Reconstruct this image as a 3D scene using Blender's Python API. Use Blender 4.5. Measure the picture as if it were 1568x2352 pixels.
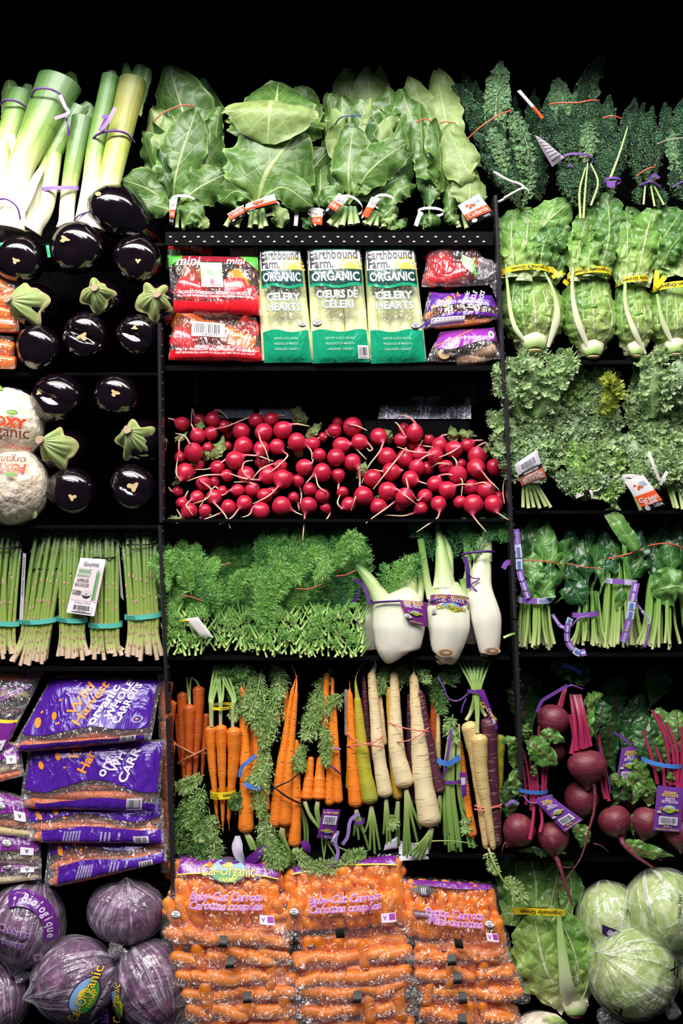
import bpy, math, random
import numpy as np
from mathutils import Vector, Matrix
PI = math.pi
# ------------------------------------------------------------------ camera, light, exposure
FOC = 2823.0; CAMD = 2.4; PX = 0.00085; ROLL = math.radians(0.9)
ca, sa = math.cos(ROLL), math.sin(ROLL)
scene = bpy.context.scene
for o in list(bpy.data.objects): bpy.data.objects.remove(o)
COL = scene.collection
cam_d = bpy.data.cameras.new('camera'); cam = bpy.data.objects.new('camera', cam_d); COL.objects.link(cam)
cam_d.sensor_fit = 'HORIZONTAL'; cam_d.sensor_width = 36; cam_d.lens = 36 * FOC / 1568
cam.matrix_world = Matrix(((ca, sa, 0, 0), (0, 0, -1, -CAMD), (-sa, ca, 0, 0), (0, 0, 0, 1)))
scene.camera = cam
w = bpy.data.worlds.new('store'); scene.world = w; w.use_nodes = True
w.node_tree.nodes['Background'].inputs[0].default_value = (.75, .8, 1, 1)
w.node_tree.nodes['Background'].inputs[1].default_value = 0.05
scene.view_settings.view_transform = 'Standard'; scene.view_settings.look = 'None'
scene.view_settings.gamma = 1; scene.view_settings.use_curve_mapping = False
scene.view_settings.exposure = 0.0
def area(name, loc, aim, sx, sy, power, col):
    d = bpy.data.lights.new(name, 'AREA'); d.shape = 'RECTANGLE'; d.size = sx; d.size_y = sy; d.energy = power; d.color = col
    o = bpy.data.objects.new(name, d); COL.objects.link(o); o.location = loc
    o.rotation_euler = (Vector(aim) - Vector(loc)).to_track_quat('-Z', 'Y').to_euler()
    return o
area('canopy_tube_light', (0, -.52, 1.22), (0, .08, 0.1), 2.6, .10, 8.5, (1, .96, .9))
area('store_ceiling_light', (-.5, -2.1, 2.3), (0, 0, -.3), 2.8, .6, 112, (1, .955, .89))
area('store_ceiling_light', (0, -1.2, 1.9), (0, 0, -.6), 3.4, .14, 52, (1, .96, .93))
area('added_reflection_light', (-.9, -3.3, 2.35), (0, 0, 0), 1.6, .3, 30, (.8, .82, 1))  # added bluish lamp, placed so the metal strip has something to reflect

# ------------------------------------------------------------------ maths
def RV(u, v): return (u * ca + v * sa, -u * sa + v * ca)      # image right/up -> world x/z
def P(px, py, d):                                             # pixel + depth (in px units) -> world
    y = d * PX; s = (y + CAMD) / FOC; X, Z = RV((px - 784) * s, (1176 - py) * s)
    return Vector((X, y, Z))
def spl(pts, n):                                              # catmull-rom through the points
    p = np.array(pts, float)
    if len(p) == 2: t = np.linspace(0, 1, n)[:, None]; return p[0] * (1 - t) + p[1] * t
    q = np.vstack([2 * p[0] - p[1], p, 2 * p[-1] - p[-2]]); k = len(p) - 1
    t = np.linspace(0, k, n); i = np.minimum(t.astype(int), k - 1); f = (t - i)[:, None]
    a, b, c, d = q[i], q[i + 1], q[i + 2], q[i + 3]
    return .5 * (2 * b + (c - a) * f + (2 * a - 5 * b + 4 * c - d) * f * f + (3 * b - a - 3 * c + d) * f ** 3)
def nz(x, y, z, fr, seed=0):                                  # cheap smooth noise -1..1
    r = np.random.RandomState(int(seed) % 99991); o = 0
    for k in range(5):
        a = r.normal(size=3); a /= np.linalg.norm(a); a *= fr * (0.7 + 1.3 * k / 4)
        o = o + np.sin(x * a[0] + y * a[1] + z * a[2] + r.rand() * 6.28 + 1.3 * np.sin(x * a[1] * .6 + y * a[2] * .6 + r.rand() * 6))
    return o / 3.2
def unit(v): return v / np.maximum(np.linalg.norm(v, axis=-1, keepdims=True), 1e-9)
class MB:
    def __init__(s): s.V = []; s.F = []; s.U = []; s.I = []; s.n = 0
    def add(s, V, F, U=None, mi=0):
        V = np.asarray(V, float).reshape(-1, 3)
        if U is None: U = np.zeros((len(V), 2))
        s.V.append(V); s.U.append(np.asarray(U, float).reshape(-1, 2))
        s.F += [tuple(int(i) + s.n for i in f) for f in F]; s.I += [mi] * len(F); s.n += len(V)
    def grid(s, G, mi=0, U=None):
        nv, nu = G.shape[:2]
        if U is None:
            a, b = np.meshgrid(np.linspace(0, 1, nu), np.linspace(0, 1, nv)); U = np.stack([a, b], -1)
        i = np.arange(nv - 1)[:, None] * nu + np.arange(nu - 1)[None, :]; i = i.ravel()
        s.add(G.reshape(-1, 3), np.stack([i, i + 1, i + nu + 1, i + nu], -1).tolist(), U.reshape(-1, 2), mi)
    def tube(s, pts, r, seg=8, n=None, flat=1, cap=True, mi=0, bump=None, spline=True, ref=None):
        n = n or max(2, len(pts)); c = spl(pts, n) if spline else np.array(pts, float); t = np.linspace(0, 1, n)
        r = np.interp(t, np.linspace(0, 1, len(r)), r) if not callable(r) and np.ndim(r) else (r(t) if callable(r) else np.full(n, float(r)))
        T = unit(np.gradient(c, axis=0)); N = np.tile(np.array(ref if ref is not None else (0, 0, -1.)), (n, 1))
        if ref is None and abs(T.mean(0)[2]) > .8: N = np.tile(np.array((0, -1., 0)), (n, 1))
        N = unit(N - (N * T).sum(1, keepdims=True) * T); B = np.cross(T, N)
        th = np.linspace(0, 2 * PI, seg + 1) + PI
        rr = r[:, None] * np.ones((1, seg + 1))
        if bump is not None: rr = rr * bump(t[:, None], th[None, :])
        G = c[:, None, :] + N[:, None, :] * (np.cos(th)[None, :, None] * rr[..., None] * flat) + B[:, None, :] * (np.sin(th)[None, :, None] * rr[..., None])
        s.grid(G, mi)
        if cap:
            for k in (0, n - 1):
                if r[k] > .3: s.add(G[k, :-1], [tuple(range(seg)) if k else tuple(range(seg))[::-1]], np.full((seg, 2), float(k > 0)), mi)
    def ball(s, c, r, nu=20, nv=14, mi=0, sc=(1, 1, 1), bump=None):
        a, b = np.meshgrid(np.linspace(0, 2 * PI, nu + 1), np.linspace(0, PI, nv))
        D = np.stack([np.sin(b) * np.sin(a), -np.cos(b), np.sin(b) * np.cos(a)], -1)
        rr = r * (1 + (bump(D) if bump else 0) * np.ones(D.shape[:2]))
        s.grid(np.array(c) + D * rr[..., None] * np.array(sc), mi)
PROF = dict(
 collard=[(0, .06), (.14, .09), (.24, .4), (.4, .82), (.6, 1), (.8, .93), (.93, .6), (1, .1)],
 round=[(0, .3), (.15, .75), (.4, 1), (.7, 1), (.9, .7), (1, .2)],
 romaine=[(0, .5), (.2, .6), (.45, .85), (.7, 1), (.88, .85), (1, .35)],
 lac=[(0, .12), (.15, .4), (.4, .85), (.7, 1), (.88, .72), (1, .15)],
 spin=[(0, .05), (.4, .07), (.5, .5), (.66, 1), (.85, .7), (1, .04)],
 strip=[(0, 1), (1, 1)], fan=[(0, .5), (.12, .92), (.35, 1), (.6, .93), (.8, .72), (.93, .42), (1, .12)], round2=[(0, .06), (.12, .3), (.25, .85), (.5, 1), (.8, .85), (1, .2)], blade=[(0, 1), (.8, 1), (1, .55)], lobe=[(0, .4), (.3, 1), (.7, .8), (1, .05)])
def leaf(mb, pts, w, prof='collard', nu=13, nv=26, cup=0, ruf=0, rf=5, blis=0, bs=.12, twist=0, jag=0, seed=0, mi=0, ref=None):
    c = spl(pts, nv); t = np.linspace(0, 1, nv); T = unit(np.gradient(c, axis=0))
    N = np.tile(np.array(ref if ref is not None else (0, 0, -1.)), (nv, 1)); N = unit(N - (N * T).sum(1, keepdims=True) * T); B = np.cross(T, N)
    tw = np.radians(np.interp(t, [0, 1], twist if np.ndim(twist) else (twist, twist)))[:, None]
    B, N = B * np.cos(tw) + N * np.sin(tw), N * np.cos(tw) - B * np.sin(tw)
    q = PROF[prof]; W = w * np.interp(t, [a for a, _ in q], [b for _, b in q])
    W = np.convolve(np.pad(W, 1, mode='edge'), [.25, .5, .25], 'valid')
    u = np.linspace(-1, 1, nu)[None, :]; tt = t[:, None]; Wn = W[:, None]; au = np.abs(u)
    h = -cup * au ** 2 * (Wn / max(w, 1e-6)) + ruf * au ** 2 * (np.sin(tt * rf * 6.28 + (u > 0) * 2.1 + seed) + .6 * np.sin(tt * rf * 11 + seed * 2 + (u > 0)))
    X = c[:, None, :] + B[:, None, :] * (u * Wn)[..., None]
    if blis: h = h + blis * nz(X[..., 0], X[..., 1], X[..., 2], bs, seed) * (.25 + au)
    if jag:
        j = 1 + jag * nz(tt * 40 + (u > 0) * 9 + 0 * u, 0 * tt, 0 * tt, 1.3, seed + 5) * au ** 3
        X = c[:, None, :] + B[:, None, :] * (u * Wn * j)[..., None]
    X = X + N[:, None, :] * h[..., None]
    a, b = np.meshgrid(np.linspace(0, 1, nu), t); mb.grid(X, mi, np.stack([a, b], -1))
# ------------------------------------------------------------------ materials
def L(c):
    if isinstance(c, str): c = [int(c[i:i + 2], 16) for i in (0, 2, 4)]
    return tuple([(x / 255 / 12.92 if x / 255 <= .04045 else ((x / 255 + .055) / 1.055) ** 2.4) for x in c] + [1])
class NT:
    def __init__(s, name):
        s.m = bpy.data.materials.new(name); s.m.use_nodes = True; s.t = s.m.node_tree; s.t.nodes.clear()
        s.out = s.n('ShaderNodeOutputMaterial')
    def n(s, k, **p):
        x = s.t.nodes.new(k)
        for a, b in p.items(): setattr(x, a, b)
        return x
    def l(s, a, b):
        if hasattr(a, 'outputs'): a = a.outputs[0]
        if isinstance(a, bpy.types.NodeSocket): s.t.links.new(a, b)
        else: b.default_value = a
    def math(s, op, a, b=0., c=0.):
        x = s.n('ShaderNodeMath', operation=op); s.l(a, x.inputs[0]); s.l(b, x.inputs[1]); s.l(c, x.inputs[2]); return x.outputs[0]
    def sstep(s, a, lo, hi, o0=0., o1=1.):
        x = s.n('ShaderNodeMapRange'); s.l(a, x.inputs[0]); x.inputs[1].default_value = lo; x.inputs[2].default_value = hi; x.inputs[3].default_value = o0; x.inputs[4].default_value = o1; return x.outputs[0]
    def noise(s, sc, det=2, vec=None, dist=0, rough=.5):
        x = s.n('ShaderNodeTexNoise'); x.inputs['Scale'].default_value = sc; x.inputs['Detail'].default_value = det; x.inputs['Distortion'].default_value = dist; x.inputs['Roughness'].default_value = rough
        if vec is None: vec = s.co('Object')
        s.l(vec, x.inputs['Vector']); return x.outputs[0]
    def vor(s, sc, vec=None, feat='F1'):
        x = s.n('ShaderNodeTexVoronoi', feature=feat); x.inputs['Scale'].default_value = sc; s.l(vec if vec is not None else s.co('Object'), x.inputs['Vector']); return x.outputs[0]
    def co(s, k): return s.n('ShaderNodeTexCoord').outputs[k]
    def uv(s):
        x = s.n('ShaderNodeSeparateXYZ'); s.l(s.co('UV'), x.inputs[0]); return x.outputs[0], x.outputs[1]
    def vec(s, v, sc):
        x = s.n('ShaderNodeMapping'); s.l(v, x.inputs[0]); x.inputs['Scale'].default_value = sc; return x.outputs[0]
    def ramp(s, f, st):
        x = s.n('ShaderNodeValToRGB'); s.l(f, x.inputs[0]); e = x.color_ramp.elements
        while len(e) > 1: e.remove(e[-1])
        e[0].position = st[0][0]; e[0].color = L(st[0][1])
        for p_, c in st[1:]: y = e.new(p_); y.color = L(c)
        return x.outputs[0]
    def mix(s, f, a, b):
        x = s.n('ShaderNodeMix', data_type='RGBA'); s.l(f, x.inputs[0]); s.l(a, x.inputs[6]); s.l(b, x.inputs[7]); return x.outputs[2]
    def bump(s, h, st, dist=.002, n=None):
        x = s.n('ShaderNodeBump'); x.inputs['Strength'].default_value = st; x.inputs['Distance'].default_value = dist; s.l(h, x.inputs['Height'])
        if n is not None: s.l(n, x.inputs['Normal'])
        return x.outputs[0]
    def pr(s, col, rough=.5, spec=.5, nrm=None, coat=0, metal=0, trans=0, sss=0):
        x = s.n('ShaderNodeBsdfPrincipled'); s.l(col, x.inputs['Base Color']); s.l(rough, x.inputs['Roughness']); x.inputs['Specular IOR Level'].default_value = spec
        x.inputs['Metallic'].default_value = metal; x.inputs['Coat Weight'].default_value = coat; x.inputs['Coat Roughness'].default_value = .08
        if sss: x.inputs['Subsurface Weight'].default_value = sss; x.inputs['Subsurface Scale'].default_value = .01
        if nrm is not None: s.l(nrm, x.inputs['Normal'])
        if trans:
            t = s.n('ShaderNodeBsdfTranslucent'); s.l(col, t.inputs[0]); y = s.n('ShaderNodeMixShader'); y.inputs[0].default_value = trans
            s.l(x, y.inputs[1]); s.l(t, y.inputs[2]); s.l(y, s.out.inputs[0]); return x
        s.l(x, s.out.inputs[0]); return x
_mc = {}
def flat(c, rough=.45, var=.12, bump=0, bs=200, metal=0, coat=0, spec=.5):
    k = ('f', str(c), rough, var, bump, bs, metal, coat)
    if k in _mc: return _mc[k]
    t = NT('surface_' + str(c)); n = t.noise(60, 3); c1 = [x * (1 - var) for x in L(c)[:3]] + [1]; c2 = [min(1, x * (1 + var)) for x in L(c)[:3]] + [1]
    t.pr(t.mix(n, c1, c2), rough, spec, t.bump(t.noise(bs, 3), bump) if bump else None, coat, metal); _mc[k] = t.m; return t.m
def skin(name, st, rough=.45, streak=0, dark='000000', rings=0, spots=None, bump=.15, coat=0, spec=.5, ringc=None, sss=0, around=(14, 2, 1)):
    """colour ramp along the length (uv v) with lengthwise streaks, rings or spots"""
    t = NT(name); u, v = t.uv(); n = t.noise(50, 2)
    vv = t.math('ADD', v, t.math('MULTIPLY', t.math('SUBTRACT', n, .5), .12)); c = t.ramp(vv, st)
    sv = t.noise(1, 3, t.vec(t.co('UV'), around))
    if streak: c = t.mix(t.math('MULTIPLY', t.sstep(sv, .42, .72), streak), c, L(dark))
    h = sv
    if rings:
        r = t.noise(1, 2, t.vec(t.co('UV'), (3, rings, 1))); m = t.sstep(r, .56, .64); h = t.math('MULTIPLY', m, -1.)
        if ringc: c = t.mix(t.math('MULTIPLY', m, .55), c, L(ringc))
    if spots:
        s_ = t.noise(spots[1], 3); c = t.mix(t.sstep(s_, .58, .7), c, L(spots[0]))
    t.pr(c, rough, spec, t.bump(h, bump, .003), coat, sss=sss); return t.m
def leafm(name, st, vein, mw=.05, F=7, slope=.8, vs=.5, rough=.42, trans=.2, blister=.35, bsc=110, edge=None, var=.25, spec=.5, vein2=None):
    t = NT(name); u, v = t.uv(); ua = t.math('ABSOLUTE', t.math('MULTIPLY', t.math('SUBTRACT', u, .5), 2.))
    n1 = t.noise(45, 3); n2 = t.noise(14, 2); c = t.ramp(t.math('ADD', v, t.math('MULTIPLY', t.math('SUBTRACT', n2, .5), .3)), st)
    hs = t.n('ShaderNodeHueSaturation'); t.l(c, hs.inputs['Color']); t.l(t.sstep(n1, .3, .7, 1 - var, 1 + var), hs.inputs['Value']); c = hs.outputs[0]
    # side veins leave the midrib at a slant
    q = t.math('ADD', t.math('SUBTRACT', t.math('MULTIPLY', v, float(F)), t.math('MULTIPLY', ua, float(slope * F * .35))), t.math('MULTIPLY', t.math('SUBTRACT', n2, .5), 1.1))
    tr = t.math('ABSOLUTE', t.math('SUBTRACT', t.math('FRACT', q), .5)); sv = t.sstep(tr, .0, .06, 1., 0.)
    sv = t.math('MULTIPLY', sv, t.sstep(ua, .1, .95, 1., .15))
    mr = t.sstep(t.math('SUBTRACT', ua, t.math('MULTIPLY', t.math('SUBTRACT', 1., v), mw * 1.6)), mw * .1, mw * .7 + .01, 1., 0.)
    vd = t.vor(bsc, feat='DISTANCE_TO_EDGE'); net = t.sstep(vd, 0., .09, 1., 0.)
    m = t.math('MAXIMUM', mr, t.math('MAXIMUM', t.math('MULTIPLY', sv, vs), t.math('MULTIPLY', net, vs * .35)))
    c = t.mix(m, c, L(vein))
    if edge: c = t.mix(t.sstep(ua, .9, 1.), c, L(edge))
    h = t.math('ADD', t.math('MULTIPLY', t.sstep(vd, 0., .35), .8), t.math('ADD', t.math('MULTIPLY', mr, .8), t.math('MULTIPLY', sv, -.5)))
    t.pr(c, rough, spec, t.bump(h, blister, .006), trans=trans); return t.m
def film(name, tint='FFFFFF', haze=.10, gl=.22, sc=28, printed=None, rough=.16, amt=1.0):
    """clear crinkled plastic film: mostly see-through, a glossy and slightly milky part along the creases"""
    t = NT(name); n = t.noise(sc, 3, dist=1.2); rid = t.math('ABSOLUTE', t.math('SUBTRACT', n, .5)); rid = t.sstep(rid, 0., .05, 1., 0.)
    v2 = t.vec(t.co('Object'), (1, 1, .3)); n2 = t.noise(sc * 1.5, 2, v2, dist=2)
    nrm = t.bump(t.math('ADD', n2, t.math('MULTIPLY', rid, .35)), .9 * amt, .012)
    tr = t.n('ShaderNodeBsdfTransparent'); tr.inputs[0].default_value = L(tint)
    g = t.n('ShaderNodeBsdfGlossy'); g.inputs['Roughness'].default_value = rough; g.inputs['Color'].default_value = (1, 1, 1, 1); t.l(nrm, g.inputs['Normal'])
    d = t.n('ShaderNodeBsdfDiffuse'); d.inputs[0].default_value = L('F4F0F4'); t.l(nrm, d.inputs['Normal'])
    m1 = t.n('ShaderNodeMixShader'); t.l(t.math('ADD', haze * .6, t.math('MULTIPLY', rid, haze * 1.3)), m1.inputs[0]); t.l(tr, m1.inputs[1]); t.l(d, m1.inputs[2])
    m2 = t.n('ShaderNodeMixShader'); m2.inputs[0].default_value = gl; t.l(m1, m2.inputs[1]); t.l(g, m2.inputs[2]); t.l(m2, t.out.inputs[0]); return t.m
def printm(name, c, rough=.22, sc=28, amt=.6, c2=None):
    t = NT(name); v2 = t.vec(t.co('Object'), (1, 1, .4)); n = t.noise(sc, 3, v2, dist=1.5)
    t.pr(t.mix(t.noise(25, 2), L(c), L(c2 or c)), rough, .6, t.bump(n, amt, .012), coat=.3); return t.m
# ------------------------------------------------------------------ objects
class Th:
    """a thing: an Empty at its base; parts are given in photo-pixel units around that base and turned to metres at the thing's own distance"""
    def __init__(s, name, label, cat, a, group=None, single=False):
        s.a = np.array(a, float); s.loc = P(*a); s.s = (a[2] * PX + CAMD) / FOC; s.name = name; s.lab = (label, cat, group)
        if not single:
            s.o = bpy.data.objects.new(name, None); s.o.empty_display_size = .02; COL.objects.link(s.o); s.o.location = s.loc; s.tag(s.o)
    def tag(s, o):
        o['label'], o['category'] = s.lab[:2]
        if s.lab[2]: o['group'] = s.lab[2]
    def map(s, V):
        D = V - s.a; X = D[:, 0] * s.s; Z = -D[:, 1] * s.s; return np.stack([X * ca + Z * sa, D[:, 2] * s.s, -X * sa + Z * ca], -1)
    def mesh(s, mb, mats, name, smooth=True):
        me = bpy.data.meshes.new(name); V = s.map(np.vstack(mb.V)); U = np.vstack(mb.U)
        me.from_pydata(V.tolist(), [], mb.F); me.polygons.foreach_set('use_smooth', [smooth] * len(mb.F))
        if not isinstance(mats, (list, tuple)): mats = [mats]
        for m in mats: me.materials.append(m)
        me.polygons.foreach_set('material_index', mb.I)
        uv = me.uv_layers.new(name='UVMap'); li = np.zeros(len(me.loops), int); me.loops.foreach_get('vertex_index', li); uv.data.foreach_set('uv', U[li].ravel())
        me.update(); return me
    def part(s, name, mb, mats, parent=None, label=None, smooth=True, kind=None):
        if not mb.V: return None
        o = bpy.data.objects.new(name, s.mesh(mb, mats, name, smooth)); COL.objects.link(o); o.parent = parent or s.o
        if label: o['label'] = label
        if kind: o['kind'] = kind
        return o
    def one(s, mb, mats, smooth=True, kind=None):
        o = bpy.data.objects.new(s.name, s.mesh(mb, mats, s.name, smooth)); COL.objects.link(o); o.location = s.loc; s.tag(o)
        if kind: o['kind'] = kind
        s.o = o; return o
def struct(name, mb, mats, a=(784, 1176, 0), smooth=False):
    t = Th(name, '', '', a, single=True); o = t.one(mb, mats, smooth); 
    for k in ('label', 'category'): del o[k]
    o['kind'] = 'structure'; return o
def box(mb, x0, x1, y0, y1, d0, d1, mi=0):
    V = [(x, y, d) for x in (x0, x1) for y in (y0, y1) for d in (d0, d1)]
    mb.add(V, [(0, 1, 3, 2), (4, 6, 7, 5), (0, 4, 5, 1), (2, 3, 7, 6), (0, 2, 6, 4), (1, 5, 7, 3)], mi=mi)
# surfaces S(u,v): u across, v down, in px units
def quadS(c, bulge=0, wr=0, seed=0, curl=0, pw=4, fr=.03):
    c = np.array(c, float)
    def S(u, v):
        u = np.asarray(u, float); v = np.asarray(v, float); U = u[..., None]; V = v[..., None]
        X = (c[0] * (1 - U) + c[1] * U) * (1 - V) + (c[3] * (1 - U) + c[2] * U) * V
        e = np.clip((1 - np.abs(2 * u - 1) ** pw), 0, 1) ** .6 * np.clip(1 - np.abs(2 * v - 1) ** pw, 0, 1) ** .6
        X = X.copy(); X[..., 2] += -bulge * e + curl * (2 * v - 1) ** 2
        if wr: X[..., 2] += wr * nz(X[..., 0], X[..., 1] * .6, 0 * u, fr, seed) * (.3 + e)
        if wr: X[..., 0] += wr * .5 * nz(X[..., 1], X[..., 0] * .3, 0 * u, fr * 2, seed + 3); X[..., 1] += wr * .5 * nz(X[..., 0], X[..., 1] * .3, 0 * u, fr * 2, seed + 4)
        return X
    S.w = (np.linalg.norm(c[1][:2] - c[0][:2]) + np.linalg.norm(c[2][:2] - c[3][:2])) / 2; S.h = (np.linalg.norm(c[3][:2] - c[0][:2]) + np.linalg.norm(c[2][:2] - c[1][:2])) / 2
    return S
def ringS(cx, cy, w_, dr, dc, h, slope=0, sag=0, tw=0):
    def S(u, v):
        u = np.asarray(u, float); v = np.asarray(v, float); th = PI * (1 - u)
        x = cx + w_ * np.cos(th); y = cy + slope * np.cos(th) * w_ + sag * np.sin(th) + (v - .5) * h; d = dc - dr * np.sin(th) + tw * (v - .5)
        return np.stack([x, y, d + 0 * v], -1)
    S.w = w_ * 2.6; S.h = h; return S
def up(S, k):
    def Q(u, v): X = S(u, v).copy(); X[..., 2] -= k; return X
    Q.w, Q.h = S.w, S.h; return Q
def patch(mb, S, u0, u1, v0, v1, lift=1.2, nu=10, nv=10, mi=0):
    u = np.linspace(u0, u1, nu); t = np.linspace(0, 1, nv)[:, None]
    a = v0(u) if callable(v0) else v0 + 0 * u; b = v1(u) if callable(v1) else v1 + 0 * u
    V = a[None, :] * (1 - t) + b[None, :] * t; mb.grid(up(S, lift)(u[None, :] + 0 * V, V), mi, np.stack([u[None, :] + 0 * V, V], -1))
def disc(mb, S, uc, vc, rw, rh, lift=1.2, mi=0, a0=0, a1=2 * PI, rin=0, rot=0):
    th = np.linspace(a0, a1, 25)[None, :]; r = np.array([rin, (rin + 1) / 2, 1.])[:, None]
    x, y = r * np.cos(th) * rw, r * np.sin(th) * rh; c_, s_ = math.cos(rot), math.sin(rot)
    mb.grid(up(S, lift)(uc + (x * c_ - y * s_) / S.w, vc + (x * s_ + y * c_) / S.h), mi)
_tc = {}
def tmesh(s, bold, shear):
    k = (s, bold, shear)
    if k not in _tc:
        c = bpy.data.curves.new('t', 'FONT'); c.body = s; c.size = 1 / .7; c.align_x = 'CENTER'; c.align_y = 'CENTER'; c.offset = bold; c.shear = shear; c.resolution_u = 2
        o = bpy.data.objects.new('t', c); COL.objects.link(o); bpy.context.view_layer.update()
        me = bpy.data.meshes.new_from_object(o); V = np.array([v.co[:2] for v in me.vertices]).reshape(-1, 2); F = [tuple(p.vertices) for p in me.polygons]
        bpy.data.objects.remove(o); bpy.data.curves.remove(c); bpy.data.meshes.remove(me); _tc[k] = (V, F)
    return _tc[k]
def text(mb, s, S, uc, vc, h, rot=0, bold=.02, shear=0, lift=2.2, mi=0, maxw=None, arc=0, flip=1, xs=1):
    V, F = tmesh(s, bold, shear)
    if not len(V): return
    x, y = V[:, 0] * h * xs, V[:, 1] * h; wd = x.max() - x.min()
    if maxw and wd > maxw: x = x * maxw / wd
    if arc: y = y - arc * (x / (maxw or wd) * 2) ** 2
    c_, s_ = math.cos(rot), math.sin(rot); X, Y = x * c_ - y * s_, x * s_ + y * c_
    mb.add(up(S, lift)(uc + flip * X / S.w, vc - flip * Y / S.h), F, mi=mi)
W_ = flat('F2F0F0', .4, .03); K_ = flat('0C0B0D', .5, .05)
def seal(t, S, uc, vc, r, dark='1B1820', word='USDA'):
    m = MB(); disc(m, S, uc, vc, r * 1.2, r, 2.0, 1); disc(m, S, uc, vc, r * 1.1, r * .9, 2.4, 0); disc(m, S, uc, vc, r * 1.1, r * .9, 2.8, 1, .25, PI - .25, 0)
    text(m, word, S, uc, vc - r * .35 / S.h, r * .4, mi=1, lift=3, maxw=r * 1.7); text(m, 'ORGANIC', S, uc, vc + r * .35 / S.h, r * .28, mi=0, lift=3.4, maxw=r * 1.5)
    t.part('seal', m, [W_, flat(dark, .4, .05)])
def barcode(t, S, u0, u1, v0, v1, n=22, seed=1, ground='E9E6EA'):
    m = MB(); patch(m, S, u0, u1, v0, v1, 2.0, 6, 4, 0); r = random.Random(seed); u = u0 + (u1 - u0) * .08; e = u0 + (u1 - u0) * .92; q = (e - u) / n
    while u < e - q: k = q * r.uniform(.25, .75); patch(m, S, u, u + k, v0 + (v1 - v0) * .12, v1 - (v1 - v0) * .25, 2.8, 2, 3, 1); u += q
    text(m, '0 33383 65200 4', S, (u0 + u1) / 2, v1 - (v1 - v0) * .12, (v1 - v0) * S.h * .13, mi=1, lift=2.8, maxw=(u1 - u0) * S.w * .85)
    t.part('barcode', m, [flat(ground, .4, .03), K_])
YEL = flat('F2D53A', .35, .06); PUR = printm('purple_print', '6D2A8C', c2='5C2380')
def logo(t, S, uc, vc, wd, rot=0, k=1., word='Cal-Organic', name='emblem'):
    m = MB(); r = wd * .33; rh = wd * .17 * k; z = 1.8
    disc(m, S, uc, vc, r * 1.06, rh * 1.1, z, 3, rot=rot); disc(m, S, uc, vc, r, rh, z + .5, 0, rot=rot); disc(m, S, uc, vc, r, rh, z + .9, 1, 0, PI, rot=rot)
    c_, s_ = math.cos(rot), math.sin(rot)
    disc(m, S, uc, vc - rh * .25 / S.h, rh * .5, rh * .42, z + 1.1, 2, PI, 2 * PI, rot=rot)
    text(m, word, S, uc, vc, wd * .17, -rot, .05, 0, z + 1.4, 3, maxw=wd * 1.03); text(m, word, S, uc, vc, wd * .17, -rot, .015, 0, z + 2, 2, maxw=wd)
    text(m, 'FARMS', S, uc - s_ * wd * .14 / S.w, vc + c_ * wd * .14 / S.h, wd * .07, -rot, .02, 0, z + 1.6, 2)
    t.part(name, m, [flat('86B4E6', .4, .1), flat('3F9A46', .4, .15), YEL, flat('3B1A52', .4, .1)])
def tie(t, pts, r=2.2, mat=None, name='twist_tie', label=None, n=24):
    m = MB(); m.tube(pts, r, 6, n); return t.part(name, m, mat, label=label)
def ribbon(t, pts, w_, mat, name='ribbon', tw=0, n=24, label=None, parent=None):
    m = MB(); leaf(m, pts, w_, 'strip', 3, n, twist=tw); return t.part(name, m, mat, label=label, parent=parent)
def band(t, S, mat, name='band', full=True, label=None, n=40):
    m = MB(); patch(m, S, 0, 2 if full else 1, 0, 1, 0, n, 3); return t.part(name, m, mat, label=label)
def frond(m, pts, side, n=16, lw=2.2, sub=4, rnd=None, mi=0, ax=1.2, dj=10, ang=50, droop=0, fil=3.2):
    """feathery leaf: an axis with side branches that carry small leaflets"""
    r = rnd; c = spl(pts, n + 2); T = unit(np.gradient(c, axis=0)); m.tube(pts, [ax, ax * .4], 4, 8, mi=mi, cap=False)
    V = []; F = []; U = []
    for i in range(1, n + 1):
        t = i / (n + 1); l = side * (math.sin(PI * min(1, .12 + t * .95)) ** .7) * r.uniform(.7, 1.15)
        for sg in (-1, 1):
            a = math.radians(ang + r.uniform(-16, 16)) * sg; tx, ty = T[i][0], T[i][1]
            dx, dy = tx * math.cos(a) - ty * math.sin(a), tx * math.sin(a) + ty * math.cos(a); dd = r.uniform(-1, 1) * dj / side
            for k in range(sub + 1):
                f = (k + .6) / (sub + 1); bx = c[i] + np.array([dx, dy + droop * f, dd]) * l * f
                for s2 in ((-1, 1) if k < sub else (0,)):
                    b = a * .0 + math.radians(38) * s2 + r.uniform(-.3, .3); ex, ey = dx * math.cos(b) - dy * math.sin(b), dx * math.sin(b) + dy * math.cos(b)
                    ll = l * .30 * (1.15 - f * .5) * r.uniform(.7, 1.3) if fil == 0 else lw * fil * (1.2 - f * .4) * r.uniform(.7, 1.3)
                    e = np.array([ex, ey + droop * .5, r.uniform(-.5, .5)]); q = np.array([-ey, ex, r.uniform(-.6, .6)]) * lw * .5; o = len(V)
                    V += [bx, bx + e * ll * .5 + q, bx + e * ll, bx + e * ll * .5 - q]; F.append((o, o + 1, o + 2, o + 3)); U += [(.5, t)] * 4
            o = len(V); e = np.array([dx, dy + droop, dd]) * l; q = np.array([-dy, dx, 0]) * max(.35, lw * .16)
            V += [c[i] + q, c[i] + e, c[i] - q]; F.append((o, o + 1, o + 2)); U += [(.5, t)] * 3
    m.add(V, F, U, mi)
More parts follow.
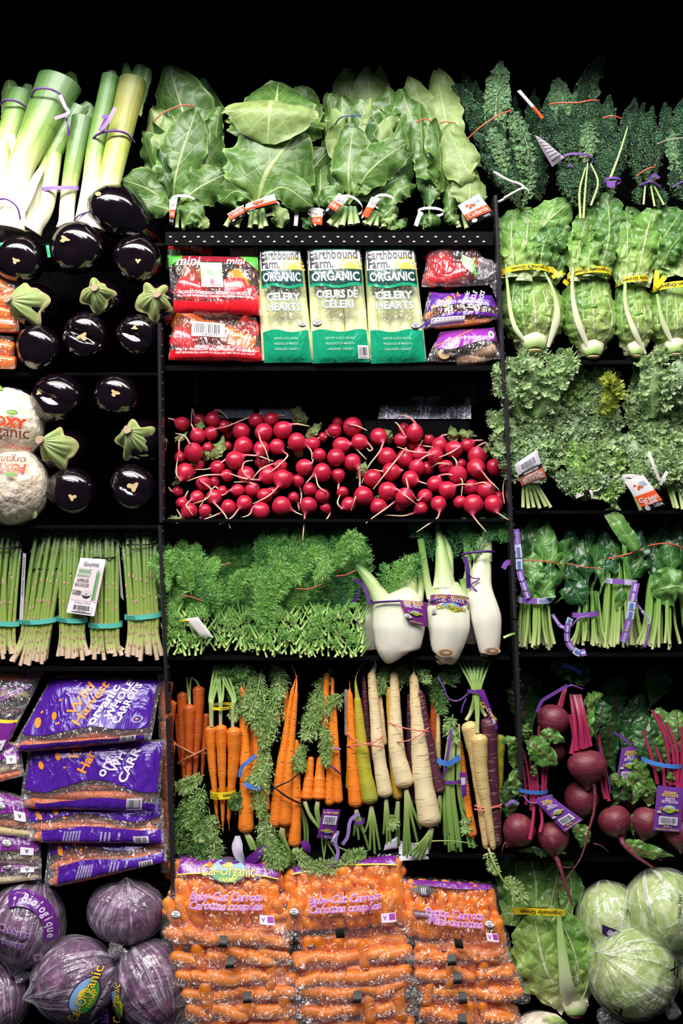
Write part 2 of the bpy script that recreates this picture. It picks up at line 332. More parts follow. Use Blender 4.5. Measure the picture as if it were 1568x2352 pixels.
# ------------------------------------------------------------------ the case: walls, shelves, dividers
def blackm(name, c='0A090B', rough=.5, bump=.2):
    t = NT(name); n = t.noise(90, 4); drops = t.sstep(t.noise(420, 2), .70, .74)
    t.pr(t.mix(n, L(c), L('050506')), t.sstep(n, .3, .7, rough - .1, rough + .15), .08, t.bump(t.math('ADD', t.noise(300, 2), t.math('MULTIPLY', drops, 2.)), bump, .001)); return t.m
BLK = blackm('black_painted_steel'); BLK2 = blackm('black_shelf_edge', '0A090B', .62); WALLM = blackm('black_case_liner', '060506', .75)
HOLE = flat('B4B2AC', .4, .1)
m = MB(); box(m, -420, 2000, -500, 2800, 400, 430); struct('wall_back', m, WALLM)
m = MB(); box(m, -420, -380, -500, 2800, -60, 400); struct('wall_left', m, WALLM)
m = MB(); box(m, 1960, 2000, -500, 2800, -60, 400); struct('wall_right', m, WALLM)
m = MB(); box(m, -420, 2000, -140, -100, -120, 420); struct('ceiling', m, WALLM)
m = MB(); box(m, -420, 2000, -140, -4, -136, -128); struct('added_shade_board_1', m, WALLM)  # unseen valance board, added to shade the tops of the produce
m = MB(); box(m, -420, 2000, 2700, 2760, -300, 420); struct('floor', m, WALLM)
def shelf(x0, x1, y, label, lip=14, d=14, perf=None, dback=330, yl=None):
    t = Th('shelf', label, 'shelf', ((x0 + x1) / 2, y + lip, 0), 'black shelves of the produce case')
    m = MB(); box(m, x0, x1, y + 3, y + 9, d, dback); t.part('shelf_board', m, BLK, smooth=False)
    m = MB(); box(m, x0, x1, y, y + lip, d - 8, d)
    if perf:
        for r_, (py, off) in enumerate(((perf, 0), (perf + 11, 14))):
            x = x0 + 12 + off
            while x < x1 - 12:
                box(m, x - 2.8, x + 2.8, py - 1.6, py + 1.6, d - 10, d - 7, 1); x += 32
    t.part('shelf_edge', m, [BLK2, HOLE], smooth=False)
shelf(-380, 372, 550, 'black shelf edge under the leeks', 7, d=44)
shelf(-380, 362, 851, 'black shelf between the two layers of eggplants', 7, d=44)
shelf(-380, 368, 1206, 'black shelf between the eggplants and the asparagus', 8)
shelf(-380, 372, 1532, 'black shelf under the asparagus', 10)
shelf(-380, 385, 2034, 'black shelf between purple carrot bags and red cabbages', 10, d=30)
shelf(380, 1132, 533, 'perforated black shelf edge under the collard greens', 31, perf=545, d=4)
shelf(378, 1150, 838, 'black shelf under the bagged celery and peppers', 12)
shelf(380, 1165, 1192, 'black ledge shelf carrying the radish heap', 7, dback=200)
shelf(384, 1172, 1508, 'black shelf under the dill and fennel', 9)
shelf(400, 1185, 1966, 'black shelf under the bunched carrots', 8, d=20)
shelf(1143, 1960, 480, 'black shelf hidden behind the lettuce under the dark kale', 8, d=110)
shelf(1150, 1960, 826, 'black shelf under the romaine lettuces', 9)
shelf(1166, 1960, 1172, 'black shelf under the curly kale', 8)
shelf(1180, 1960, 1500, 'black shelf under the spinach bunches', 9)
shelf(1190, 1960, 1985, 'black shelf under the beets', 9, d=60)
def divider(p0, p1, label, w_=8, step=32):
    (x0, y0), (x1, y1) = p0, p1; t = Th('shelf_divider', label, 'divider', (x1, y1, -12), 'upright black dividers between the bins')
    m = MB(); X = np.array([[x0, y0], [x1, y1]], float); V = []
    for (x, y) in X:
        for dx in (-w_ / 2, w_ / 2):
            for d in (-16, 30): V.append((x + dx, y, d))
    m.add(V, [(0, 2, 6, 4), (1, 5, 7, 3), (0, 4, 5, 1), (2, 3, 7, 6), (0, 1, 3, 2), (4, 6, 7, 5)])
    m.tube([(x0 + .5, y0, -17), (x1 + .5, y1, -17)], w_ / 2, 8, 2)
    t.part('plate', m, flat('312E36', .32, .1, .2, 300, metal=.3), smooth=False)
    m = MB(); y = y0 + 14; k = 0
    while y < y1 - 5:
        f = (y - y0) / (y1 - y0); x = x0 + (x1 - x0) * f + w_ / 2 + 1.5; m.ball((x, y, -12), 3.1, 8, 6); y += step * (.8 if k % 2 else 1.15); k += 1
    t.part('peg_row', m, flat('3A3740', .3, .1, metal=.3))
divider((366, 742), (370, 1200), 'dark grey divider post between eggplants and radishes')
divider((367, 1206), (385, 1640), 'divider post between the asparagus and the dill')
divider((386, 1650), (398, 2075), 'divider post between purple carrot bags and bunched carrots', 10)
divider((1137, 450), (1157, 900), 'divider post between celery bags and romaine lettuces')
divider((1161, 905), (1182, 1420), 'divider post between radishes and curly kale')
divider((1183, 1425), (1196, 1790), 'divider post between the rainbow carrots and the beets', 9)
# metal back strips behind the radishes
t_ = NT('wet_galvanised_steel'); n = t_.noise(9, 5); dr = t_.noise(160, 3)
t_.pr(t_.mix(t_.sstep(n, .42, .56), L('15141A'), L('CCC8DA')), t_.sstep(dr, .4, .6, .18, .5), .5, t_.bump(dr, .5, .003), metal=.55); GALV = t_.m  # pale patches put broken reflections into the steel colour
def plate(x0, x1, y0, y1, label, d, mat, n):
    t = Th('metal_strip', label, 'metal strip', ((x0 + x1) / 2, y1, d), 'punched metal strips at the back')
    m = MB(); V = [(x0 + 10, y0, d + 15), (x1, y0, d + 15), (x1, y1, d), (x0, y1, d)]; m.add(V + [(a, b, c + 4) for a, b, c in V], [(0, 1, 2, 3), (7, 6, 5, 4), (0, 4, 5, 1), (1, 5, 6, 2), (2, 6, 7, 3), (3, 7, 4, 0)])
    t.part('strip', m, mat, smooth=False); m = MB()
    for k in range(n):
        x = x0 + 22 + k * (x1 - x0 - 30) / n; S = quadS([(x0 + 10, y0, d + 15), (x1, y0, d + 15), (x1, y1, d), (x0, y1, d)]); u = (x - x0) / (x1 - x0)
        disc(m, S, u, .48, 3.6, 3.6, 1.5); patch(m, S, u - .004, u + .003, .48, .95, 1.5, 3, 3)
    t.part('hole_row', m, flat('060507', .6, .05), smooth=False)
plate(868, 1082, 910, 962, 'shiny wet punched metal strip above the radishes', 120, GALV, 7)
plate(592, 690, 905, 962, 'dull punched metal strip behind the left radishes', 135, flat('262530', .35, .3, .3, metal=.4), 4)
plate(488, 582, 908, 960, 'dark metal strip beside the left slotted upright', 135, flat('201F28', .4, .3, .3, metal=.4), 4)
t_ = NT('perforated_mesh'); vx = t_.n('ShaderNodeTexVoronoi'); vx.inputs['Scale'].default_value = 190; vx.inputs['Randomness'].default_value = .05; t_.l(t_.co('Object'), vx.inputs['Vector'])
t_.pr(t_.mix(t_.sstep(vx.outputs[0], .28, .36), L('C8C4D2'), L('08080A')), .3, .5, metal=.4)
T = Th('drain_mesh', 'perforated dark mesh panel just above the radish heap', 'mesh panel', (960, 1010, 118), single=True)
m = MB(); box(m, 835, 1078, 966, 1010, 116, 120); T.one(m, t_.m, False)
for x, y0, y1, lb in ((451, 690, 930, 'slotted metal upright at the left behind the radishes'), (1088, 880, 930, 'slotted metal upright at the right behind the radishes')):
    t = Th('slotted_upright', lb, 'upright', (x, y1, 150), 'slotted uprights of the case'); m = MB(); box(m, x - 4, x + 4, y0, y1, 148, 156); t.part('channel', m, flat('3C3A3E', .25, .5, .4, 60, metal=.6), smooth=False)
    m = MB(); [box(m, x - 2, x + 2, y, y + 7, 146.5, 149) for y in range(y0 + 5, y1 - 8, 18)]; t.part('slot_row', m, K_, smooth=False)
# ------------------------------------------------------------------ shared looks
PURT = flat('6A3F92', .35, .2, .3, 150); PURD = flat('4A2470', .35, .2); LAV = flat('9B7CC4', .4, .12)
REDT = flat('E0604A', .4, .15); CORAL = flat('F08070', .4, .1); WHT = flat('DAD2D4', .45, .08); BLU = flat('3F74C8', .35, .12); TEAL = flat('5CBFB0', .4, .06); TAN = flat('B07550', .5, .1)
LBLACK = flat('15121A', .4, .1); ORT = flat('E2592A', .4, .08)
# ------------------------------------------------------------------ leeks
LEEK = skin('leek_skin', [(0, 'E8DCC0'), (.05, 'F4F0DC'), (.3, 'F2F0D4'), (.46, 'CBD68C'), (.62, '86A650'), (.85, '54793C'), (1, '47683A')], .38, .45, '3F6230', bump=.35, around=(22, 1.2, 1))
LEEKP = skin('leek_pale_skin', [(0, 'EAD8C4'), (.1, 'F0E8D0'), (.5, 'E2E2B4'), (.75, 'C4D08C'), (1, '86A650')], .4, .3, '9DB066', bump=.35, around=(22, 1.2, 1))
LEEKY = skin('leek_yellowed_skin', [(0, 'F2EEDC'), (.3, 'EDE8C0'), (.45, 'C9CF78'), (.62, '9DB04C'), (.8, '8E8E44'), (1, '5B6638')], .4, .5, '6A5E2C', bump=.4, around=(22, 1.2, 1))
BLADE = leafm('leek_blade', [(0, 'A9BC72'), (.35, '5F8546'), (1, '3C5C36')], '8FA864', .03, 40, 0, .25, .4, .15, .15, 200)
def leek(t, pts, w_, mat, blades=(), root=True, w1=None):
    m = MB(); w1 = w1 or w_ * 1.15
    m.tube(pts, lambda q: w_ / 2 * (1 + .28 * np.exp(-(q / .06) ** 2) * root) + (w1 - w_) / 2 * np.clip((q - .35) / .65, 0, 1) ** 1.2, 20, 26, flat=.8)
    o = t.part('leek', m, mat)
    if root:
        m = MB(); x, y, d = pts[0]; r = random.Random(int(x)); 
        for k in range(16): a = r.uniform(0, PI); m.tube([(x + math.cos(a) * w_ * .3, y, d - w_ * .1), (x + math.cos(a) * w_ * .5, y + r.uniform(2, 5), d - 4 - r.uniform(0, 6))], [1, .3], 4, 3, cap=False)
        t.part('root_hairs', m, flat('D8C4A0'), o)
    if blades:
        m = MB()
        for (p, w2, tw) in blades: leaf(m, p, w2, 'blade', 7, 16, cup=w2 * .5, twist=tw, jag=.1, seed=int(p[0][0]))
        t.part('leaf_blades', m, BLADE, o)
    return o
G = 'bunches of leeks at the top left'
t = Th('leek_bunch', 'leek bunch cut by the left edge with a purple tie high up', 'leeks', (-10, 540, 30), G)
leek(t, [(-20, 540, 28), (-10, 400, 40), (18, 260, 75), (30, 190, 100)], 50, LEEK, [([(25, 250, 80), (38, 160, 120)], 18, 10), ([(5, 260, 90), (-5, 150, 125)], 22, 0), ([(45, 270, 85), (58, 180, 110)], 9, 0)])
tie(t, [(-12, 228, 70), (10, 225, 45), (35, 227, 50), (56, 236, 75)], 2.6, PURT)
t = Th('leek_bunch', 'thick leaning leek bunch with long purple ribbon knot at its top', 'leeks', (30, 540, 20), G)
leek(t, [(22, 528, 15), (42, 400, 22), (82, 290, 45), (122, 168, 85)], 62, LEEK, [([(100, 240, 60), (95, 150, 110)], 20, 0), ([(120, 210, 80), (140, 125, 130)], 22, 0), ([(95, 260, 62), (80, 190, 100)], 16, 20)], w1=108)
leek(t, [(62, 520, 40), (82, 430, 42), (120, 330, 58), (170, 230, 85)], 34, LEEK, [([(140, 300, 60), (195, 215, 90)], 24, -15), ([(110, 340, 50), (170, 240, 80)], 20, 10)], w1=56)
m = MB(); leaf(m, [(60, 470, 12), (30, 330, 18), (28, 300, 24)], 9, 'lobe', 5, 14); leaf(m, [(52, 500, 8), (80, 420, 14), (110, 360, 30)], 11, 'lobe', 5, 14); t.part('outer_leaf', m, LEEKP)
tie(t, [(66, 216, 40), (85, 208, 12), (115, 208, 8), (140, 218, 20), (150, 240, 25)], 2.6, PURT); ribbon(t, [(138, 218, 18), (150, 245, 14), (158, 262, 12), (128, 276, 8)], 4, LAV); ribbon(t, [(150, 262, 22), (156, 290, 20), (158, 312, 22)], 2.5, PURD)
tie(t, [(-4, 470, -16), (25, 468, -22), (48, 484, -16), (54, 510, -6)], 2, PURT, 'lower_tie')
t = Th('leek_bunch', 'pair of slim leeks tied with a flat purple band above the eggplants', 'leeks', (120, 540, 25), G)
leek(t, [(76, 532, 18), (106, 480, 20), (118, 400, 28), (122, 350, 40)], 36, LEEKP, w1=34); leek(t, [(152, 525, 24), (155, 460, 28), (165, 380, 36), (182, 260, 60)], 36, LEEK, [([(178, 300, 50), (198, 225, 80)], 20, 0)], w1=50)
leek(t, [(62, 525, 42), (70, 470, 46)], 18, LEEKP, root=False)
band(t, ringS(138, 434, 43, 26, 26, 9, -.04, 4), LAV, 'rubber_band')
t = Th('leek_bunch', 'upright pair of tall leeks, one yellowing, tied beside the collards', 'leeks', (225, 545, 20), G)
leek(t, [(190, 535, 12), (208, 430, 20), (216, 330, 40), (240, 150, 90)], 42, LEEK, [([(232, 260, 60), (240, 130, 105)], 18, 0)], w1=40)
leek(t, [(222, 530, 14), (248, 430, 20), (268, 320, 42), (292, 160, 95)], 52, LEEKY, [([(280, 230, 70), (268, 105, 125)], 14, 15), ([(292, 220, 78), (305, 110, 120)], 20, 0), ([(300, 240, 82), (325, 120, 118)], 14, -10)], w1=66)
tie(t, [(204, 320, 40), (225, 310, 16), (260, 304, 8), (290, 307, 18), (305, 320, 42)], 2.8, PURT); ribbon(t, [(234, 305, 6), (248, 280, 2), (240, 270, 2)], 6, PURT); ribbon(t, [(234, 304, 4), (252, 285, 0), (268, 254, 0)], 4.5, LAV)
tie(t, [(168, 520, 2), (185, 503, -8), (205, 492, 0)], 2, PURT, 'lower_tie')
# ------------------------------------------------------------------ collards
COL1 = leafm('collard_leaf', [(0, '7E9A4C'), (.25, '587E3A'), (1, '44682F')], 'A6BA76', .03, 4.5, 1.3, .42, .36, .2, .22, 38, '8FB060')
COL2 = leafm('collard_pale_leaf', [(0, '92A662'), (1, '768F50')], 'AABE80', .03, 4.5, 1.3, .35, .45, .2, .22, 38, '9CB474')
COL3 = leafm('collard_dark_leaf', [(0, '4C7036'), (1, '2C4E28')], '7A9A5C', .03, 4.5, 1.3, .35, .34, .18, .25, 38, '6E9450')
STEM = skin('green_stem', [(0, 'C9D69A'), (.3, '8FAE62'), (1, '5E8A48')], .4, .2, '5E8A48')
CBN = []
def leaves(t, lst, mats, name='leaf', prof='collard', nu=19, nv=38, blis=2.8, bs=.06, ruf=9, rf=2.3, jag=.09, cup=None, ext=0):
    if t not in CBN: CBN.append(t)
    for i, e in enumerate(lst):
        pts, w_, k = e[0], e[1], e[2]; tw = e[3] if len(e) > 3 else 0; m = MB()
        leaf(m, pts, w_, e[4] if len(e) > 4 else prof, nu, nv, w_ * (.3 if cup is None else cup), ruf, rf, blis, bs, tw, jag, seed=int(pts[-1][0] * 7 + pts[-1][1]))
        t.part(name, m, mats[k])
def stems(t, lst, r=5, mat=None, name='stem'):
    for (p, q) in lst: m = MB(); m.tube([p, q], [r, r * .9], 10, 4); t.part(name, m, mat or STEM)
CT = flat('DDDAD8', .4, .04)
def paper_label(t, c, head, sub, orange=(.45, .75), top=None, rot=0, bulge=4, th=None):
    S = quadS(c, bulge, pw=2); m = MB(); patch(m, S, 0, 1, 0, 1, 0, 8, 8, 0); patch(m, S, 0, 1, orange[0], orange[1], .8, 8, 4, 1); patch(m, S, 0, 1, orange[1], 1, .8, 8, 4, 2)
    for a, b in ((.3, .2), (.45, .26), (.38, .32), (.55, .3)): disc(m, S, a, b, S.w * .07, S.w * .05, 1.2, 1)
    text(m, 'LOCAL', S, .68, .22, S.h * .13, mi=3, lift=1.6, maxw=S.w * .35)
    text(m, head, S, .5, (orange[0] + orange[1]) / 2, S.h * (th or .17), mi=0, bold=.02, maxw=S.w * .88, lift=1.8)
    text(m, sub, S, .72, (orange[1] + 1) / 2, S.h * .09, mi=0, maxw=S.w * .42, lift=1.8); disc(m, S, .22, (orange[1] + 1) / 2, S.w * .11, S.h * .08, 1.4, 0)
    t.part('paper_label', m, [CT, ORT, LBLACK, flat('5A88B0', .4, .05)])
def neck_tag(t, cx, cy, w_, slope, dr=22, dc=20, sag=-6, u0=.05, u1=.75, h=10):
    S = ringS(cx, cy, w_, dr, dc, h, slope, sag); band(t, S, WHT, 'rubber_band'); return S
G = 'bunches of collard greens on the top shelf'
t = Th('collard_bunch', 'leftmost collard bunch with red twist tie beside the leeks', 'collard greens', (420, 530, 30), G)
leaves(t, [([(430, 470, 70), (430, 320, 110), (372, 110, 140)], 78, 0, 10), ([(440, 470, 100), (450, 300, 130), (448, 134, 160)], 52, 2), ([(425, 480, 60), (380, 350, 90), (335, 222, 110)], 52, 1, 15),
 ([(440, 490, 40), (480, 400, 60), (497, 225, 90)], 36, 0, -35), ([(435, 485, 30), (470, 380, 50), (480, 260, 80)], 42, 0, -20), ([(420, 485, 40), (360, 400, 50), (318, 290, 70)], 34, 0, 55), ([(422, 485, 35), (372, 380, 40), (348, 270, 55)], 30, 2, 50),
 ([(415, 480, 30), (395, 380, 25), (375, 262, 45)], 44, 1, 8), ([(398, 480, 10), (410, 400, 2), (452, 255, 20)], 54, 0, -8), ([(408, 482, 5), (455, 440, 8), (520, 400, 25)], 48, 0, -5), ([(405, 485, 12), (345, 440, 15), (278, 412, 30)], 42, 0, 12), ([(408, 490, 8), (370, 480, 8), (300, 455, 18)], 26, 0), ([(395, 475, 6), (385, 420, -5), (372, 350, 5)], 16, 2, 20),
 ([(425, 535, 0), (440, 500, -6), (470, 475, 5)], 28, 0), ([(430, 500, 2), (460, 510, 0), (480, 530, 6)], 16, 1)], [COL1, COL2, COL3])
stems(t, [((408, 528, 12), (412, 480, 20)), ((424, 529, 10), (420, 480, 20)), ((440, 527, 12), (430, 480, 20)), ((452, 526, 16), (436, 480, 24))])
band(t, ringS(424, 467, 30, 22, 14, 6, .05, -8), WHT, 'rubber_band'); paper_label(t, [(394, 468, -8), (414, 464, -12), (402, 526, -6), (393, 520, 0)], 'Collards', '100%', rot=.1)
tie(t, [(356, 285, 10), (380, 268, 2), (420, 250, 6), (446, 248, 20)], 1.6, REDT)
t = Th('collard_bunch', 'collard bunch with one huge round leaf folded over its top', 'collard greens', (600, 530, 30), G)
leaves(t, [([(625, 320, 60), (630, 250, 50), (636, 160, 110)], 118, 0, 0, 'fan'), ([(660, 300, 100), (690, 230, 130), (680, 158, 150)], 50, 0), ([(600, 480, 50), (680, 420, 55), (755, 330, 80)], 56, 0, -20), ([(600, 480, 55), (690, 430, 70), (768, 350, 100)], 50, 2, -20),
 ([(590, 478, 5), (618, 400, -4), (690, 295, 30)], 108, 0, -4, 'round2'), ([(592, 475, 0), (650, 440, -6), (718, 480, 6)], 38, 0, 0), ([(588, 475, 6), (545, 445, 8), (506, 470, 20)], 34, 0, 10), ([(585, 478, 12), (548, 440, 14), (512, 400, 40)], 44, 0, 25), ([(560, 440, 50), (540, 380, 60), (520, 330, 70)], 40, 2), ([(615, 500, 0), (640, 498, -8), (650, 530, 0)], 22, 1)], [COL1, COL2, COL3])
m = MB(); leaf(m, [(624, 226, 40), (622, 262, -10), (616, 340, -2)], 112, 'fan', 25, 24, 20, 5, 1.6, 3, .06, 0, .07, 5); t.part('folded_leaf', m, COL2, label='pale underside of the folded collard leaf')
stems(t, [((520, 526, 8), (540, 490, 14)), ((533, 520, 4), (550, 480, 14)), ((545, 528, 8), (560, 480, 14)), ((588, 522, 6), (590, 480, 12)), ((612, 526, 8), (602, 480, 14)), ((575, 528, 14), (580, 490, 18)), ((600, 530, 12), (600, 490, 16))], 6.5)
band(t, ringS(606, 484, 38, 22, 6, 6, -.12, -12), WHT, 'rubber_band'); paper_label(t, [(568, 482, -22), (632, 458, -22), (640, 482, -20), (566, 500, -18)], '', '', (.6, .85)); paper_label(t, [(525, 500, -6), (562, 480, -10), (566, 506, -8), (534, 522, -4)], 'Collards', '100%', (.1, .7), th=.3)
t = Th('collard_bunch', 'tall ragged collard bunch in the middle with blue tie and pale top leaves', 'collard greens', (800, 530, 30), G)
leaves(t, [([(810, 400, 120), (815, 260, 160), (800, 98, 190)], 58, 1), ([(850, 400, 120), (855, 260, 150), (848, 103, 170)], 46, 1), ([(880, 400, 140), (876, 240, 170), (880, 92, 190)], 26, 1), ([(770, 420, 80), (765, 300, 110), (758, 180, 130)], 38, 0, 30), ([(795, 420, 70), (790, 300, 90), (785, 195, 110)], 46, 0, 10), ([(790, 470, 40), (790, 400, 60), (765, 230, 90)], 40, 1, 30),
 ([(815, 440, 40), (845, 330, 50), (830, 215, 70)], 44, 0, 10), ([(820, 400, 50), (870, 330, 60), (875, 235, 90)], 44, 0, -25), ([(810, 470, 20), (880, 430, 26), (950, 345, 50)], 44, 2, -10), ([(800, 475, 8), (850, 400, -4), (932, 330, 24)], 46, 0, -8), ([(803, 470, 16), (800, 390, 10), (812, 280, 40)], 46, 0, 10), ([(795, 470, 26), (770, 430, 30), (770, 360, 50)], 30, 2, 30), ([(790, 475, 14), (760, 455, 16), (735, 470, 26)], 26, 0), ([(812, 460, 8), (835, 440, 0), (838, 410, 6)], 18, 0), ([(825, 470, 20), (780, 330, 60), (790, 260, 60)], 30, 1, -30)], [COL1, COL2, COL3])
stems(t, [((755, 522, 2), (790, 480, 10)), ((785, 526, 0), (795, 480, 10)), ((805, 524, 2), (805, 480, 12)), ((820, 520, 8), (812, 480, 14)), ((770, 528, 8), (790, 490, 16))], 7.5)
band(t, ringS(806, 478, 26, 20, 2, 6, .35, -14), WHT, 'rubber_band'); paper_label(t, [(778, 456, -20), (800, 470, -24), (762, 508, -14), (744, 494, -8)], 'Collards', '', (.4, .75)); tie(t, [(768, 284, 40), (785, 272, 20), (830, 270, 16)], 1.5, flat('2A4A8A'))
t = Th('collard_bunch', 'small collard bunch behind with label hanging by the shelf edge', 'collard greens', (725, 530, 60), G)
leaves(t, [([(725, 500, 60), (700, 440, 70), (690, 380, 90)], 30, 2, 20), ([(730, 500, 50), (735, 430, 60), (735, 350, 90)], 28, 0, 20), ([(720, 530, 30), (710, 520, 26), (695, 526, 30)], 16, 2)], [COL1, COL2, COL3])
band(t, ringS(727, 492, 20, 12, 42, 5, 0, -5), WHT, 'rubber_band'); paper_label(t, [(712, 492, 26), (742, 490, 26), (740, 527, 24), (720, 526, 24)], 'Coll', '', (.45, .95))
ribbon(t, [(680, 528, 20), (682, 505, 22), (682, 482, 30)], 4.5, flat('B8AEB4'))
t = Th('collard_bunch', 'collard bunch with white band low on the shelf, right of the tall ragged one', 'collard greens', (885, 530, 30), G)
leaves(t, [([(890, 400, 80), (905, 290, 100), (895, 165, 130)], 50, 0), ([(895, 380, 70), (915, 300, 90), (925, 170, 130)], 40, 0, -10), ([(880, 500, 20), (915, 440, 24), (952, 420, 40)], 26, 0), ([(878, 500, 30), (880, 440, 30), (895, 380, 50)], 30, 2), ([(875, 515, 4), (885, 500, -2), (905, 480, 6)], 26, 0), ([(870, 530, 4), (890, 515, -4), (912, 525, 6)], 20, 1), ([(880, 532, 8), (905, 525, 4), (935, 512, 10)], 12, 0), ([(900, 440, 50), (908, 350, 60), (900, 290, 80)], 34, 2), ([(880, 330, 70), (890, 280, 70), (870, 240, 80)], 34, 0)], [COL1, COL2, COL3])
stems(t, [((835, 520, 4), (862, 490, 14)), ((845, 524, 4), (866, 490, 14)), ((862, 526, 4), (872, 490, 14)), ((880, 527, 4), (878, 490, 14)), ((895, 524, 8), (885, 490, 16))], 6)
band(t, ringS(882, 470, 26, 20, 10, 6, .1, -12), WHT, 'rubber_band'); paper_label(t, [(852, 462, -10), (872, 466, -12), (842, 512, -6), (828, 506, 0)], '', '', (.5, .95))
t = Th('collard_bunch', 'dark folded collard bunch standing with a white band at its foot', 'collard greens', (985, 530, 30), G)
leaves(t, [([(985, 420, 90), (985, 260, 110), (948, 138, 140)], 34, 1), ([(985, 400, 70), (960, 290, 90), (930, 190, 110)], 44, 0), ([(992, 480, 30), (990, 400, 40), (975, 280, 60)], 38, 0, 30), ([(985, 500, 20), (985, 420, 22), (985, 345, 40)], 32, 2, 10), ([(1000, 430, 20), (985, 400, 8), (972, 355, 20)], 30, 0, -20), ([(1000, 440, 16), (1010, 380, 6), (1000, 270, 30)], 32, 0, -45), ([(1005, 460, 20), (1020, 400, 20), (1030, 300, 40)], 26, 0, -50), ([(985, 530, 6), (975, 520, 0), (960, 522, 6)], 14, 0)], [COL1, COL2, COL3])
m = MB(); m.ball((986, 512, 20), 26, 20, 12, sc=(1, .75, .8), bump=lambda D: .05 * nz(D[..., 0], D[..., 1], D[..., 2], 5, 3)); t.part('folded_leaf', m, COL3)
band(t, ringS(988, 490, 30, 22, 18, 6, .04, -4), WHT, 'rubber_band'); ribbon(t, [(965, 494, -2), (958, 510, -4), (953, 526, 0)], 5, CT, 'paper_label'); tie(t, [(955, 282, 30), (975, 278, 16), (990, 284, 12)], 1.5, REDT)
t = Th('collard_bunch', 'pale collard bunch against the dark kale with the Collards card', 'collard greens', (1075, 530, 30), G)
leaves(t, [([(1050, 400, 60), (1030, 260, 100), (1010, 122, 140)], 44, 1, 12), ([(1060, 480, 30), (1040, 400, 30), (1045, 270, 60)], 46, 1), ([(1095, 410, 8), (1070, 400, -2), (1030, 300, 24)], 44, 1, -6), ([(1060, 500, 14), (1075, 460, 0), (1080, 385, 20)], 44, 1, -12), ([(1035, 520, 20), (1030, 460, 20), (1025, 400, 40)], 22, 0, 30), ([(1050, 520, 10), (1040, 510, 6), (1025, 490, 10)], 18, 0)], [COL1, COL2, COL3])
stems(t, [((1052, 528, 10), (1045, 500, 16)), ((1070, 530, 8), (1062, 500, 16))], 6)
paper_label(t, [(1047, 482, -10), (1094, 456, -14), (1132, 504, -10), (1076, 526, -8)], 'Collards', '100%', (.5, .78)); tie(t, [(1010, 284, 30), (1022, 282, 22), (1042, 284, 26)], 1.5, REDT)
def filler(t, cx, yb, x0, x1, y0, y1, n, seed, d0=60):
    r = random.Random(seed); L_ = []
    for k in range(n):
        x = x0 + (x1 - x0) * (k + r.random()) / n; y = r.uniform(y0, y1); L_.append(([(cx * .6 + x * .4, yb - r.uniform(0, 40), d0), ((cx + x) / 2 + r.uniform(-20, 20), (yb + y) / 2, d0 - 10), (x, y, d0 + r.uniform(0, 40))], r.uniform(20, 34), r.choice((0, 0, 1, 2)), r.choice((-1, 1)) * r.uniform(25, 65)))
    leaves(t, L_, [COL1, COL2, COL3], cup=.7)
filler(CBN[0], 420, 470, 330, 505, 230, 380, 7, 1); filler(CBN[1], 600, 470, 510, 760, 330, 440, 7, 2, 66); filler(CBN[2], 805, 470, 755, 945, 190, 400, 9, 3, 50); filler(CBN[4], 885, 480, 850, 950, 190, 420, 6, 4, 60); filler(CBN[5], 985, 480, 950, 1020, 200, 420, 5, 5, 60)
# ------------------------------------------------------------------ dark (lacinato) kale
LAC = leafm('dark_kale_leaf', [(0, '6A8E54'), (.3, '446A48'), (1, '3A6046')], '8EA86E', .035, 9, 1, .05, .3, .08, 1.2, 170, 'A4C098', .6)
LACP = leafm('dark_kale_leaf_back', [(0, '8EAE70'), (.3, '68905E'), (1, '5E8660')], 'A8BA8C', .05, 6, 1.2, .4, .38, .12, 1.1, 110, '7C9C70', .4)
LST = skin('kale_stem', [(0, 'CBDA96'), (1, '8CAE5E')], .4)
def lac(t, lst):
    for e in lst:
        pts, w_, k = e[:3]; tw = e[3] if len(e) > 3 else 0; m = MB(); sd = int(pts[-1][0] * 3 + pts[-1][1])
        w_ *= .82; leaf(m, pts, w_, 'lac', 19, 60, w_ * (.9 if k == 0 else .1), 4.5, 9, 5.5, .26, tw, .2, sd); t.part('leaf', m, [LAC, LACP][k])
G = 'bunches of dark crinkled kale at the top right'
t = Th('dark_kale_bunch', 'dark kale bunch beside the collards with white twist tie at its base', 'kale', (1195, 480, 30), G)
lac(t, [([(1160, 420, 80), (1100, 260, 110), (1030, 140, 140)], 30, 0, 20), ([(1150, 400, 90), (1110, 250, 120), (1078, 112, 160)], 26, 0), ([(1170, 420, 60), (1110, 300, 80), (1060, 160, 120)], 26, 0, 30), ([(1160, 400, 80), (1130, 280, 100), (1100, 150, 130)], 24, 0), ([(1160, 330, 60), (1142, 250, 60), (1160, 118, 90)], 38, 1),
 ([(1185, 440, 40), (1140, 330, 50), (1082, 220, 80)], 26, 0, 30), ([(1190, 460, 30), (1150, 380, 30), (1085, 300, 50)], 26, 0, 35), ([(1190, 450, 30), (1160, 350, 26), (1120, 250, 50)], 26, 0, 10), ([(1190, 440, 26), (1200, 350, 30), (1180, 240, 50)], 34, 1, -20), ([(1195, 450, 22), (1215, 370, 26), (1195, 260, 50)], 32, 1, -35), ([(1180, 450, 20), (1150, 370, 12), (1128, 285, 36)], 26, 1, 20), ([(1190, 480, 14), (1150, 420, 10), (1100, 350, 30)], 24, 0, 20), ([(1192, 480, 12), (1175, 420, 4), (1160, 360, 20)], 24, 0), ([(1195, 485, 12), (1215, 430, 20), (1220, 370, 30)], 22, 1, -20)])
